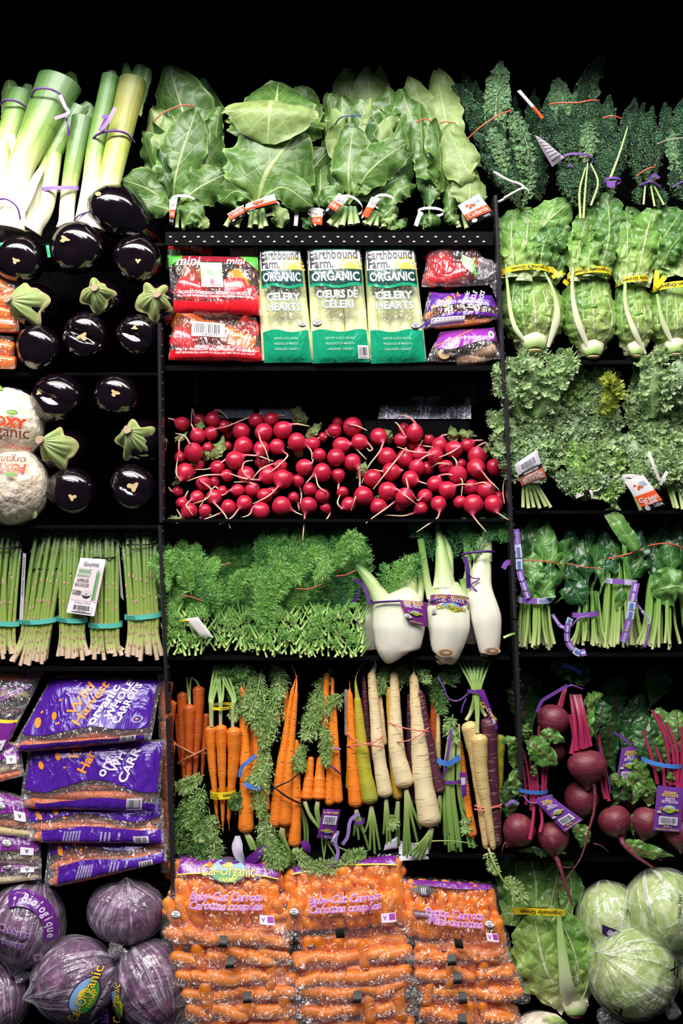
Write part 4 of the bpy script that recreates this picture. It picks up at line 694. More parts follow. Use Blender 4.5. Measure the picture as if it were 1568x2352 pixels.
m = MB(); m.add([(1018 + 14 * math.cos(a), 814 + 14 * math.sin(a), -6) for a in np.linspace(0, 6.28, 17)[:-1]], [tuple(range(16))]); t.part('cut_end', m, flat('D8BC84', .5, .35, .5, 300))
S = quadS([(1010, 762, 22), (1135, 752, 22), (1152, 830, 0), (978, 835, 0)], 26, 3, 5); bagbody(t, S, 44, FILM); m = MB(); patch(m, S, .02, .98, .02, lambda u: .52 + .12 * np.sin(u * 6), 1.4, 16, 6, 0); patch(m, S, .02, .6, lambda u: -.0 + .5 * (1 - u * 1.6), lambda u: .03 + .5 * (1 - u * 1.6), 1.8, 10, 2, 1)
disc(m, S, .9, .25, 8, 10, 2, 2); text(m, 'V', S, .9, .25, 9, mi=3, lift=3, bold=.05); t.part('printing', m, [printm('magenta_purple_print', '8C2E9C'), ORP, flat('E4DCEC', .35, .04), K_])
# ------------------------------------------------------------------ radishes
RAD = skin('radish_skin', [(0, '9C1834'), (.3, 'B41C3A'), (.8, 'C02442'), (.93, 'D0506E'), (1, 'E4949E')], .32, .15, '8A1030', bump=.06, spots=('A81C38', 120), spec=.55, around=(5, 1, 1), sss=.08)
RROOT = skin('radish_root', [(0, 'D84A64'), (.18, 'E88E90'), (.45, 'EAC4A8'), (1, 'E8CFA8')], .45, .2, 'C88878', bump=.2)
A_, B_ = 3.733, 3.647
Z1 = [(217,500,66,[(150,465),(95,450)]),(365,470,60,[(335,440),(310,380),(300,520)]),(478,460,68,[(500,375),(550,390),(610,455)]),(350,600,68,[(320,545),(300,500)]),(465,580,62,[(505,550),(600,520),(760,455),(905,402)]),(578,520,58,[]),(727,565,76,[]),(850,472,66,[]),(980,462,66,[(1040,430),(1095,428)]),(915,570,80,[(882,575),(900,660),(940,730),(972,835)]),(1080,550,84,[(1150,512),(1220,505),(1310,522)]),
(740,690,84,[(670,735),(560,830),(450,885),(330,892)]),(895,715,74,[(872,760),(870,820),(885,885)]),(1030,695,68,[(1080,735),(1122,775),(1060,850),(990,912)]),(1200,655,80,[(1280,685),(1325,740),(1330,805)]),(313,740,88,[(300,690),(250,610),(170,585)]),(435,705,50,[]),(200,790,54,[(185,700),(195,640),(240,600)]),(240,915,84,[(215,975),(175,920),(165,780)]),(350,850,55,[(330,905),(300,960)]),(521,875,64,[]),(670,810,80,[(760,765),(870,775),(1000,820)]),(605,940,58,[(560,938),(420,945),(275,992)]),(765,935,72,[(790,965),(740,900),(760,830),(830,815)]),(895,830,60,[]),(1060,860,58,[(1010,845),(900,890),(830,970)]),(950,940,80,[(890,975),(760,970),(625,925)]),(1078,975,82,[(1048,1030),(960,1120),(830,1185)]),(1210,985,56,[(1225,1040),(1240,1110),(1235,1180)]),(1265,870,76,[(1320,845),(1340,800)]),(1340,670,62,[(1285,645),(1380,620),(1455,608)]),(1395,770,64,[]),(1420,615,50,[]),(1415,915,80,[(1345,945),(1280,1008)]),(1525,555,64,[(1460,560),(1470,590),(1525,618)]),(1535,790,80,[]),(398,1005,70,[(380,990),(470,1060),(440,1140),(320,1185)]),(490,1000,50,[]),(490,1130,66,[(498,1170),(560,1240),(605,1300),(640,1392)]),(693,1070,62,[(640,1070),(560,1110),(490,1040),(380,1210)]),(820,1060,66,[(850,1035),(780,998),(665,1000)]),(925,1115,66,[]),(343,1130,64,[(305,1150),(275,1200),(325,1280)]),(215,1180,55,[(240,1130),(270,1070)]),(180,1080,50,[(140,1080),(105,1040)]),(276,1250,76,[(235,1320),(170,1230)]),(412,1245,60,[(380,1295),(470,1278)]),(615,1215,68,[(550,1262),(460,1300),(368,1330)]),(748,1180,72,[(712,1222),(650,1300),(545,1360)]),(890,1245,78,[(840,1215),(800,1275),(740,1300)]),(1070,1205,84,[(1150,1235),(1200,1262),(1250,1282)]),(1298,1200,74,[(1275,1265),(1262,1370),(1252,1492)]),(1420,1115,66,[(1440,1090),(1385,1030),(1360,930)]),(1310,1060,60,[]),(1445,1220,50,[(1500,1280),(1460,1310),(1400,1350)]),(1555,940,60,[(1560,1000),(1550,1060)]),(560,1075,50,[]),(1000,1080,45,[]),(1170,1130,50,[(1215,1180),(1220,1240)]),(600,590,45,[]),(562,450,45,[]),(1130,960,50,[]),(600,690,45,[]),(770,1240,45,[])]
Z2 = [(55,480,50,[]),(180,510,82,[(152,500),(220,512),(300,548)]),(45,555,66,[]),(240,640,72,[(305,655),(345,700),(320,715),(300,690)]),(400,595,74,[(430,640),(400,730),(310,850),(255,988)]),(90,670,80,[(160,660),(230,720),(297,788)]),(45,770,78,[(10,760),(110,860),(160,930),(205,992)]),(180,810,72,[(225,850),(240,1000),(200,1110),(168,1212)]),(80,920,80,[(62,985),(60,1070),(100,1170),(128,1284)]),(470,765,80,[]),(700,560,78,[(700,490),(640,430),(548,414)]),(585,620,58,[(620,610),(560,500),(530,478)]),(610,530,55,[]),(615,780,78,[(625,705),(480,870),(348,1038)]),(505,890,80,[(580,880),(430,885),(360,870)]),(350,945,80,[]),(690,670,50,[(740,670),(840,690)]),(740,740,60,[(735,690),(770,620),(800,578)]),(910,665,68,[(925,600),(985,575)]),(870,750,68,[(810,735),(680,722),(552,682)]),(1030,700,76,[(1070,685),(1000,730),(900,772)]),(1145,665,62,[(1195,635),(1270,625)]),(1225,755,82,[(1225,690),(1290,650),(1320,712)]),(965,850,66,[(985,835),(900,820),(845,850)]),(1085,825,50,[]),(1215,855,82,[(1235,870),(1310,960),(1350,1000),(1395,1046)]),(1370,850,70,[(1440,840),(1462,900),(1440,1030),(1420,1155)]),(1060,910,78,[(1050,860),(1040,800),(1018,755)]),(720,850,70,[(740,800),(800,755),(850,742)]),(800,860,66,[]),(665,950,74,[(725,970),(800,992)]),(872,990,70,[(905,930),(990,915),(1085,960),(1080,1092)]),(975,1040,74,[(1035,1010),(1100,995),(1165,1002)]),(1175,1020,66,[]),(1300,1040,78,[(1325,1020),(1270,980),(1200,992)]),(475,1050,80,[(540,1040),(640,1110),(730,1175)]),(620,1100,82,[(640,1040),(630,940)]),(785,1095,68,[(765,1100),(720,1130),(680,1080)]),(270,1090,84,[]),(150,1165,66,[(100,1195),(55,1150),(75,1080)]),(395,1180,72,[]),(575,1175,55,[(560,1130),(450,1200),(350,1270),(288,1318)]),(750,1200,60,[(700,1230),(600,1258),(440,1250)]),(900,1160,72,[(905,1215),(880,1280),(790,1340),(712,1392)]),(1080,1145,60,[]),(1190,1165,88,[(1180,1238),(1220,1310),(1290,1390)]),(1360,1165,80,[(1380,1222),(1420,1255),(1480,1296)]),(1400,1100,50,[]),(820,620,55,[]),(1250,930,50,[]),(95,1060,50,[]),(1130,1045,40,[])]
rads = [[360 + x / A_, 840 + y / A_, r / A_, [(360 + a / A_, 840 + b / A_) for a, b in q]] for x, y, r, q in Z1] + [[760 + x / B_, 840 + y / B_, r / B_, [(760 + a / B_, 840 + b / B_) for a, b in q]] for x, y, r, q in Z2]
rads = [r for i, r in enumerate(rads) if not any((r[0] - s[0]) ** 2 + (r[1] - s[1]) ** 2 < 100 for s in rads[:i])]
D = [14 + (1190 - r[1]) * .42 + (21 - r[2]) * 3.5 for r in rads]
for it in range(120):
    mv = False
    for i in range(len(rads)):
        for j in range(i + 1, len(rads)):
            a, b = rads[i], rads[j]; xy = (a[0] - b[0]) ** 2 + (a[1] - b[1]) ** 2; rr = (a[2] + b[2]) * .97
            if xy < rr * rr and abs(D[i] - D[j]) < math.sqrt(rr * rr - xy):
                k = i if D[i] >= D[j] else j; D[k] += min(4, math.sqrt(rr * rr - xy) - abs(D[i] - D[j]) + .2); mv = True
    if not mv: break
rng = random.Random(5)
for k, (x, y, r, q) in enumerate(rads):
    z = D[k]; t = Th('radish', 'round red radish with a pale root in the heap', 'radish', (x, y + r, z), 'radishes heaped on the middle ledge')
    if q: dx, dy = q[0][0] - x, q[0][1] - y
    else: a = rng.uniform(0, 6.28); dx, dy = math.cos(a) * r * .9, math.sin(a) * r * .9
    l = math.hypot(dx, dy); dz = (-math.sqrt(max(0, 1 - (l / r) ** 2)) * r if q else rng.uniform(.3, 1) * r); ax = unit(np.array([[dx, dy, dz * (1 if q else 1)]]))[0]; c = np.array([x, y, z]); sq = rng.uniform(.92, 1.04)
    m = MB(); m.tube([c - ax * r * .98, c - ax * r * .5, c, c + ax * r * .5, c + ax * r * 1.22], lambda s: r * sq * np.where(s < .84, np.sqrt(np.clip(1 - ((s - .45) / .45) ** 2, 0, 1)) ** 1.0, 0) + np.where(s >= .84, 0, 0) + np.where(s > .80, r * .1 + .45 * r * np.clip((.93 - s) / .13, 0, 1) ** 1.5, 0) * (s <= 1), 22, 30, cap=False, spline=False) if False else None
    s = np.linspace(0, 1, 24); zz = -np.cos(s * PI); pr_ = np.sin(s * PI) * (1 - .08 * zz); zz = zz * r + np.clip((s - .86) / .14, 0, 1) ** 1.2 * r * .3; pr_ = np.maximum(pr_ * r * sq, 1.6 * (s > .9))
    N = unit(np.cross(ax, (0.3, .9, -.2))[None])[0]; Bq = np.cross(ax, N); th = np.linspace(0, 2 * PI, 25)
    G_ = c + ax * zz[:, None, None] + N * (pr_[:, None] * np.cos(th))[..., None] + Bq * (pr_[:, None] * np.sin(th))[..., None]; m = MB(); m.grid(G_); t.part('body', m, RAD)
    if q:
        p0 = c + ax * r * 1.2; pts = [tuple(p0)]; zc = p0[2]
        tgt = [D[j] - rads[j][2] for j in range(len(rads))]
        for (a, b) in q[(1 if l > r * .7 else 0) or (0 if l < r * .7 and False else 1):] or [(x + dx * 1.8, y + dy * 1.8)]:
            near = [D[j] - math.sqrt(max(0, rads[j][2] ** 2 - (rads[j][0] - a) ** 2 - (rads[j][1] - b) ** 2)) for j in range(len(rads)) if (rads[j][0] - a) ** 2 + (rads[j][1] - b) ** 2 < rads[j][2] ** 2]
            zc = (min(near) - 3) if near else min(zc, z) - 4 * (b > 1185); pts.append((a, b, zc))
        m = MB(); m.tube(pts, [2.6, 2.0, 1.6, .9], 7, 30); t.part('root', m, RROOT)
RLEAF = leafm('radish_leaf', [(0, 'A8A86C'), (.4, '7E9250'), (1, '5E7A40')], 'B8BC88', .05, 7, .9, .3, .5, .15, .6, 90)
for k, (pts, w_) in enumerate([([(440, 1005), (455, 985), (462, 960)], 14), ([(480, 1050), (500, 1030), (512, 1000)], 18), ([(470, 1060), (475, 1045), (490, 1050)], 12), ([(690, 1050), (680, 1030), (660, 1025)], 14), ([(670, 965), (685, 955), (705, 975)], 22), ([(700, 1000), (720, 990), (738, 968)], 14), ([(440, 1095), (435, 1075), (450, 1060)], 9), ([(395, 1115), (410, 1100), (400, 1080)], 10), ([(825, 1100), (830, 1080), (840, 1060)], 14), ([(895, 1020), (890, 1000), (885, 985)], 12), ([(1030, 1010), (1040, 1000), (1035, 975)], 14), ([(1060, 1010), (1070, 1000), (1095, 1000)], 16), ([(385, 1190), (405, 1192), (430, 1198)], 9), ([(400, 1010), (415, 1005), (430, 990)], 9), ([(690, 1075), (700, 1070), (715, 1085)], 9), ([(1100, 1050), (1115, 1040), (1130, 1010)], 12), ([(860, 1145), (868, 1142), (876, 1145)], 4)]):
    zz = 30 + (1190 - pts[1][1]) * .45 - 14; t = Th('radish_leaf', 'torn green leaf scrap among the radishes', 'leaf', (pts[0][0], pts[0][1], zz), 'leaf scraps among the radishes', single=True)
    m = MB(); leaf(m, [(a, b, zz + dz) for (a, b), dz in zip(pts, (14, -4, 6))], w_, 'lobe', 11, 18, cup=w_ * .3, ruf=4, rf=2, blis=2, bs=.25, jag=.3, seed=k, twist=rng.uniform(-30, 30)); t.one(m, RLEAF)
# ------------------------------------------------------------------ asparagus
SPEAR = skin('asparagus_skin', [(0, 'E2C4B4'), (.06, 'DCC0A8'), (.2, 'BCC47C'), (.45, '93A84E'), (.75, '6E8E42'), (1, '4C6434')], .35, .25, 'A0B468', bump=.15, around=(8, 1, 1))
TIPM = flat('5A6238', .5, .35, .4, 200); BRACT = flat('B08A78', .5, .2)
def spear(t, pts, r, seed):
    rr = random.Random(seed); m = MB(); m.tube(pts, lambda q: r * (1 + .05 * np.sin(q * 9 + seed)) * np.where(q > .86, 1 + .22 * np.sin((q - .86) / .14 * PI) - .72 * np.clip((q - .9) / .1, 0, 1), 1) * (1 - .15 * q), 10, 44, bump=lambda q, b: 1 + .14 * (q > .84) * np.cos(b * 4 + q * 260)); c = spl(pts, 60)
    for k in range(6):
        i = int(60 * (.12 + .12 * k + rr.uniform(-.03, .03))); p = c[i]; T_ = unit((c[i + 1] - c[i - 1])[None])[0]; o = rr.uniform(-.5, .5) * r; h = rr.uniform(7, 11)
        leaf(m, [tuple(p + (o, 0, -r * .97)), tuple(p + T_ * h * .5 + (o, 0, -r * 1.08)), tuple(p + T_ * h + (o, 0, -r * .95))], 2.6, 'lobe', 3, 5, mi=1, cup=1)
    for k in range(9):
        i = 50 + k; p = c[i]; T_ = unit((c[i] - c[i - 1])[None])[0]; o = math.sin(k * 2.4) * r * .8; h = 7; leaf(m, [tuple(p + (o, 0, -r * .6)), tuple(p + T_ * h + (o * 1.25, 0, -r * .9))], 2.0, 'lobe', 3, 4, mi=2)
    t.part('spear', m, [SPEAR, BRACT, TIPM])
def aspara(lb, x0, x1, yb, tilt, ytop, n, band_y, slope, tie_y, seed, base, top=None):
    t = Th('asparagus_bunch', lb, 'asparagus', ((x0 + x1) / 2, yb, 30), 'bunches of asparagus on the left shelf'); r = random.Random(seed); w_ = (x1 - x0) / 2; cx = (x0 + x1) / 2
    for row in range(2):
        for k in range(n - row):
            f = (k + .5 + row * .5) / n * 2 - 1; f = max(-1, min(1, f + r.uniform(-.06, .06))); dz = 14 + row * 14 - 10 * math.sqrt(max(0, 1 - f * f)) + r.uniform(-2, 2)
            xb = cx + f * (w_ - 5); bx = cx + base + f * w_ * 1.12 + r.uniform(-5, 5); tx = cx + tilt + f * (top or w_) * .95 + r.uniform(-5, 5); yt = ytop + r.uniform(-12, 22) + abs(f) * 12 - row * 6
            spear(t, [(bx, yb + r.uniform(-14, 4) - row * 8, dz), (xb + base * .35, band_y + 45, dz + 2), (xb, band_y, dz + 3), (xb * .5 + tx * .5 + r.uniform(-3, 3), (band_y + yt) / 2, dz + 14), (tx, yt, dz + 40)], r.uniform(4.6, 6.4), r.randint(0, 999))
    band(t, ringS(cx, band_y, w_ + 2, 20, 16, 11, slope, 3), TEAL, 'rubber_band'); fx = (band_y - tie_y) / (band_y - ytop) * tilt * .8 + cx; S = ringS(cx, band_y, w_ + 2, 20, 16, 11, slope, 3)
    m = MB(); text(m, 'ORGANIC', S, .28, .3, 3.4, mi=0, lift=.8); text(m, 'ASPARAGUS', S, .28, .75, 3.4, mi=0, lift=.8); t.part('band_lettering', m, flat('1F4A44'))
    tie(t, [(fx - w_ * .85, tie_y + 4, 42), (fx - w_ * .4, tie_y, 20), (fx + w_ * .4, tie_y + 1, 20), (fx + w_ * .85, tie_y - 2, 42)], 2, LBLACK, 'black_band'); return t
aspara('asparagus bunch cut by the left edge of the photo', -40, 48, 1512, 4, 1222, 8, 1426, .1, 1258, 11, 0)
aspara('asparagus bunch with ends splayed furthest out to the left', 52, 132, 1524, 26, 1222, 9, 1423, -.06, 1306, 12, -22)
aspara('asparagus bunch partly behind the white card on its left side', 136, 202, 1515, -3, 1218, 8, 1420, .05, 1316, 13, 0)
t = aspara('asparagus bunch wearing the large white printed card', 207, 282, 1510, -10, 1225, 8, 1432, -.01, 1280, 14, 4)
S = quadS([(190, 1280, 4), (248, 1284, 4), (225, 1412, -14), (162, 1403, -14)], 2); m = MB(); patch(m, S, 0, 1, 0, 1, 0, 6, 8, 0); patch(m, S, .04, .96, .14, .76, .6, 6, 6, 1)
text(m, 'Gourmet', S, .5, .10, 10, mi=2, maxw=S.w * .6); text(m, 'ORGANIC', S, .32, .23, 9, mi=3, bold=.03, maxw=S.w * .5); text(m, 'ASPARAGUS', S, .3, .31, 6.5, mi=3, maxw=S.w * .5); text(m, 'ASPERGES', S, .32, .40, 7.5, mi=2, maxw=S.w * .45); text(m, 'BIOLOGIQUES', S, .32, .48, 7.5, mi=2, maxw=S.w * .52); text(m, 'ITEM#', S, .2, .60, 5.5, mi=2); text(m, '94080', S, .2, .645, 5.5, mi=2)
for k, (a, b) in enumerate(((.78, .22), (.83, .2), (.88, .24), (.8, .26))): V = [(a, b), (a - .02 + .012 * k, .74)]; patch(m, S, a - .012, a + .022, b, .74 - k * .01, 1 + k * .3, 3, 8, 3 if k % 2 else 4)
text(m, 'Product of Peru', S, .5, .79, 4, mi=2); t.part('paper_card', m, [flat('E4DEE8', .45, .02), flat('D9C8CC', .45, .03), flat('4A464E', .4), flat('4FA05C', .4, .1), flat('86905C', .4, .2)]); seal(t, S, .56, .64, 8); barcode(t, S, .16, .86, .82, .955, 20, 6, 'E4DEE8')
t = aspara('asparagus bunch at the right against the divider post', 290, 372, 1512, -16, 1215, 9, 1412, -.08, 1250, 15, 0)
m = MB(); S = quadS([(272, 1262, 30), (277, 1260, 10), (288, 1378, 6), (276, 1370, 30)]); patch(m, S, 0, 1, 0, 1, 0); t.part('paper_card', m, flat('DAD4DC'))
t = Th('paper_card', 'narrow white card wedged between the two left asparagus bunches', 'card', (52, 1420, 6), single=True); S = quadS([(49, 1270, 20), (60, 1272, 6), (54, 1425, 2), (42, 1425, 14)]); m = MB(); patch(m, S, 0, 1, 0, 1, 0); 
text(m, 'ORGANIC ASPARAGUS', S, .5, .35, 6, rot=PI / 2, mi=1, lift=1); t.one(m, [flat('DCD6DE', .45, .03), flat('6E8A76')])
# ------------------------------------------------------------------ dill
DILLM = flat('4C8A3C', .5, .4); DILLL = flat('78B050', .5, .35); DILLD = flat('2C6430', .5, .35); DST = skin('dill_stem', [(0, 'B8CC7C'), (.3, '8AB452'), (1, '4E8A3A')], .4, .2, '5E8A48')
def dill(lb, cx, wd, yb, ytop, n, seed, z=20, curls=(), ymid=1390, tie_=None, mats=(DILLM, DILLL, DILLD)):
    t = Th('dill_bunch', lb, 'dill', (cx, yb, z + 10), 'dill bunches on the herb shelf'); r = random.Random(seed); m = MB()
    for k in range(n):
        f = r.uniform(-1, 1); x0 = cx + f * wd * .5; x1 = cx + f * wd * .9 + r.uniform(-25, 25); yt = r.uniform(ytop, ytop + (ymid - ytop) * .85); y0 = min(yt + r.uniform(60, 110), ymid + 20); dz = z + r.uniform(0, 26) + (ymid - yt) * .18
        frond(m, [(x0 * .4 + x1 * .6, y0, dz), (x1, (y0 + yt) / 2, dz - 8), (x1 + r.uniform(-18, 18), yt, dz + 4)], r.uniform(24, 38), 14, 1.55, 6, r, r.choice((0, 0, 1, 1, 2)), 1, 18, 30, .1, 7.5)
    for (pts) in curls:
        for j in range(3): frond(m, [(x + r.uniform(-5, 5), y + r.uniform(-5, 5), d) for x, y, d in pts], 28, 20, 1.6, 6, r, 1, 1.2, 8, 30, .35, 8)
    t.part('fronds', m, list(mats), kind='stuff')
    m = MB()
    for k in range(int(wd * 2.1)):
        f = r.uniform(-1, 1); x = cx + f * wd * .95; y = r.uniform(ymid + 18, yb - 4); q = (y - ymid) / (yb - ymid); dz = z - 4 - 22 * q + r.uniform(0, 14); a = r.uniform(-.9, .9); l = r.uniform(18, 42)
        m.tube([(x, y, dz), (x + math.sin(a) * l * .5, y - l * .5, dz + 6), (x + math.sin(a) * l, y - l, dz + 18)], [r.uniform(2, 4), 1.6], 6, 4)
    for k in range(int(wd * .5)):
        x = cx + r.uniform(-1, 1) * wd * .9; y = r.uniform(ymid + 10, yb - 20); frond(m, [(x, y, z - 16), (x + r.uniform(-14, 14), y - 16, z - 22), (x + r.uniform(-24, 24), y + r.uniform(-30, 0), z - 20)], 9, 6, 1.4, 2, r, 1, .9)
    t.part('cut_stems', m, [DST, DILLL], kind='stuff')
    for p in (tie_ or ()): tie(t, p, 1.2, REDT)
    return t
t = dill('dill bunch in front at the left by the divider, with a white tag', 428, 50, 1508, 1240, 46, 31, curls=[[(400, 1330, 0), (380, 1290, -10), (372, 1300, -4), (392, 1350, -4)], [(440, 1360, 4), (420, 1290, -8), (395, 1270, 0)]], tie_=[[(420, 1366, -8), (445, 1368, -14), (470, 1378, -8)]])
m = MB(); S = quadS([(428, 1418, -10), (460, 1413, -16), (496, 1460, -16), (466, 1458, -14)], 3); patch(m, S, 0, 1, 0, 1, 0); t.part('paper_tag', m, flat('D8D4CC', .45, .06)); tie(t, [(420, 1424, -8), (432, 1422, -12), (446, 1424, -12)], 2.4, flat('D8A820'))
dill('dill bunch lying back in shadow between two fuller ones', 545, 55, 1500, 1230, 34, 32, 60, curls=[[(550, 1380, 20), (545, 1340, 10), (572, 1312, 10)]], ymid=1400, tie_=[[(503, 1300, 60), (515, 1297, 52), (530, 1292, 56)]])
dill('largest dill bunch heaped with long drooping fronds beside the fennel', 712, 125, 1512, 1215, 105, 33, 14, curls=[[(600, 1430, -4), (610, 1350, -14), (650, 1305, -14), (690, 1330, -6)], [(610, 1440, 0), (625, 1370, -12), (665, 1320, -14)], [(690, 1320, 0), (720, 1270, -12), (745, 1290, -14), (730, 1330, -8)], [(770, 1300, 0), (800, 1240, -12), (825, 1260, -8)]], tie_=[[(682, 1350, -12), (710, 1350, -18), (738, 1340, -12)], [(772, 1322, -6), (795, 1318, -14), (816, 1308, -6)]])
# ------------------------------------------------------------------ fennel
FEN = skin('fennel_bulb', [(0, 'CDA480'), (.05, 'E6CFB8'), (.2, 'F0E8DC'), (.6, 'EEEFDC'), (.85, 'D4DEB0'), (1, 'A9C07E')], .3, .3, 'CFC8A8', bump=.5, around=(10, .7, 1))
FENS = skin('fennel_stalk', [(0, 'E4EAC8'), (.35, 'B9CC8A'), (.7, '7FA658'), (1, '5E8A44')], .35, .35, '8EB060', bump=.5, around=(14, .7, 1))
def fennel(lb, bulb, rad, flt, stalks, extra=None, a=None, cut=None):
    t = Th('fennel', lb, 'fennel', a, 'fennel bulbs beside the dill'); m = MB(); m.tube(bulb, rad, 32, 30, flat=flt, bump=lambda q, b: 1 + .025 * np.cos(b * 5 + 1) * (q > .3)); o = t.part('bulb', m, FEN)
    for p, r0 in stalks: m = MB(); m.tube(p, r0, 14, 16, flat=.75); t.part('stalk', m, FENS)
    if cut: m = MB(); x, y, r0 = cut; S = quadS([(x - r0, y - r0, -26), (x + r0, y - r0, -26), (x + r0, y + r0, -20), (x - r0, y + r0, -20)]); disc(m, S, .5, .5, r0, r0 * .42, 1, 0); disc(m, S, .5, .5, r0 * .72, r0 * .3, 1.8, 1); disc(m, S, .5, .5, r0 * .4, r0 * .16, 2.4, 0); t.part('cut_base', m, [flat('C8A888', .6, .2), flat('8E6A4C', .6, .2)])
    if extra: m = MB(); r = random.Random(int(a[0])); [frond(m, p, sd, n, 1.6, 5, r, mi, 1.6, 12, 42, 0, 4.6) for p, sd, n, mi in extra]; t.part('fronds', m, [DILLL, DILLM, DILLD], kind='stuff')
    return t
def fen_label(t, S, full=True):
    m = MB(); patch(m, S, .0, 1, 0, 1, 0, 12, 8, 0); text(m, 'ORGANIC • BIOLOGIQUE', S, .5, .09, 7, mi=1, maxw=S.w * .72, bold=.02); text(m, 'FENNEL • FENOUIL', S, .46, .22, 8.5, mi=2, maxw=S.w * .66, bold=.02); text(m, 'Product of U.S.A. • Produit des É.-U.', S, .45, .90, 5, mi=1, maxw=S.w * .7); t.part('paper_label', m, [printm('label_purple', '7A2C86', .35, 20, .1), YEL, flat('E8DCEC')]); logo(t, S, .5, .5, S.w * .62); seal(t, S, .12, .72, 8)
r_ = lambda *a: list(a)
t = fennel('broad squat fennel bulb leaning left with a partly turned purple label', [(918, 1502, 14), (914, 1490, 12), (916, 1440, 12), (912, 1385, 18), (905, 1368, 26)], [30, 50, 60, 57, 30], .72, [([(885, 1390, 10), (860, 1350, 14), (836, 1318, 22), (818, 1300, 30)], [26, 17, 12, 9]), ([(925, 1385, 20), (926, 1350, 26), (930, 1320, 34)], [14, 11]), ([(945, 1385, 14), (944, 1330, 20), (940, 1300, 26)], [14, 12]), ([(962, 1380, 24), (968, 1340, 30), (964, 1310, 36)], [10, 9])],
 [([(900, 1370, 2), (905, 1330, -6), (915, 1285, 4)], 34, 14, 0), ([(905, 1360, 4), (925, 1310, -2), (945, 1275, 6)], 30, 12, 0), ([(900, 1365, 8), (885, 1330, 4), (880, 1290, 14)], 26, 10, 1), ([(940, 1340, 10), (955, 1300, 12), (960, 1270, 24)], 26, 10, 1)], (915, 1505, 20))
S = quadS([(914, 1374, -30), (976, 1380, -22), (978, 1437, -20), (934, 1424, -36)], 5, pw=2); fen_label(t, S); tie(t, [(855, 1382, -8), (890, 1378, -28), (916, 1376, -33)], 3, PURD, 'ribbon_band'); ribbon(t, [(812, 1330, 8), (835, 1345, 2), (848, 1386, -8)], 4, PURD); ribbon(t, [(824, 1352, 10), (820, 1370, 8), (806, 1384, 10)], 3, PURD)
t = fennel('middle fennel bulb with a tall pointed stalk and full purple label', [(1022, 1500, 14), (1024, 1494, 10), (1030, 1440, 8), (1028, 1390, 14), (1020, 1345, 26)], [27, 34, 48, 48, 34], .72, [([(1020, 1350, 16), (1018, 1310, 20), (1012, 1250, 36), (1006, 1195, 56)], [28, 20, 11, 4]), ([(988, 1375, 14), (978, 1320, 18), (966, 1238, 26)], [9, 8]), ([(1055, 1370, 26), (1070, 1330, 32), (1085, 1260, 44)], [7, 5]), ([(1030, 1320, 30), (1032, 1270, 40), (1020, 1230, 50)], [13, 5]), ([(1068, 1380, 18), (1066, 1350, 22), (1062, 1330, 26)], [9, 8])],
 [([(995, 1290, 30), (980, 1240, 34), (940, 1195, 40)], 34, 12, 2), ([(1040, 1290, 36), (1050, 1240, 40), (1040, 1200, 50)], 32, 12, 2), ([(1070, 1300, 30), (1080, 1250, 36), (1060, 1210, 44)], 30, 12, 1)], (1025, 1502, 20), (1020, 1494, 21))
S = ringS(1030, 1399, 47, 32, 12, 56, .06, -8); S2 = lambda u, v: S(.12 + .8 * u, v + .16 * np.maximum(0, u - .5) * v * 2); S2.w, S2.h = 98, 56; fen_label(t, S2); barcode(t, S2, .86, .97, .08, .72, 8, 4, 'D8D0DC'); tie(t, [(978, 1386, 6), (988, 1378, -8), (1010, 1372, -18)], 2.4, PURT, 'ribbon_band')
t = fennel('slender tall fennel bulb at the right with purple ribbon high on its stalk', [(1122, 1496, 14), (1122, 1490, 12), (1116, 1420, 12), (1102, 1355, 20), (1108, 1300, 32), (1110, 1235, 50)], [20, 24, 35, 29, 21, 12], .8, [([(1082, 1370, 26), (1076, 1300, 34), (1070, 1195, 56)], [10, 8, 6]), ([(1100, 1300, 26), (1088, 1275, 26), (1082, 1265, 28)], [7, 3]), ([(1118, 1290, 34), (1120, 1240, 44), (1112, 1190, 60)], [14, 9])],
 [([(1090, 1290, 20), (1110, 1240, 24), (1150, 1215, 30)], 30, 12, 2), ([(1120, 1240, 30), (1140, 1210, 34), (1165, 1180, 40)], 30, 12, 1), ([(1150, 1250, 26), (1160, 1220, 26), (1168, 1190, 30)], 26, 12, 1), ([(1080, 1280, 40), (1080, 1220, 44), (1060, 1195, 50)], 30, 12, 2)], (1122, 1498, 20), (1125, 1490, 19))
tie(t, [(1060, 1274, 20), (1085, 1268, 6), (1115, 1266, 2), (1135, 1268, 26)], 3.2, PURD); ribbon(t, [(1066, 1278, 4), (1072, 1310, 0), (1074, 1350, 2)], 5, PURD); tie(t, [(1068, 1300, 0), (1080, 1325, -4), (1098, 1328, -6), (1080, 1342, -2), (1092, 1356, -4)], 1.8, PURT)
for lb, p, rr, fl, a in (('pale fennel bulb mostly hidden behind the dill and broad bulb', [(850, 1490, 70), (846, 1440, 66), (850, 1385, 76)], [22, 30, 20], .7, (850, 1492, 70)), ('fennel bulb glimpsed between the middle and slender ones', [(1080, 1478, 66), (1082, 1430, 62), (1078, 1370, 76)], [14, 26, 16], .6, (1080, 1480, 66))): fennel(lb, p, rr, fl, [([(p[2][0], 1380, 80), (p[2][0] - 4, 1330, 90)], [12, 9])], None, a)
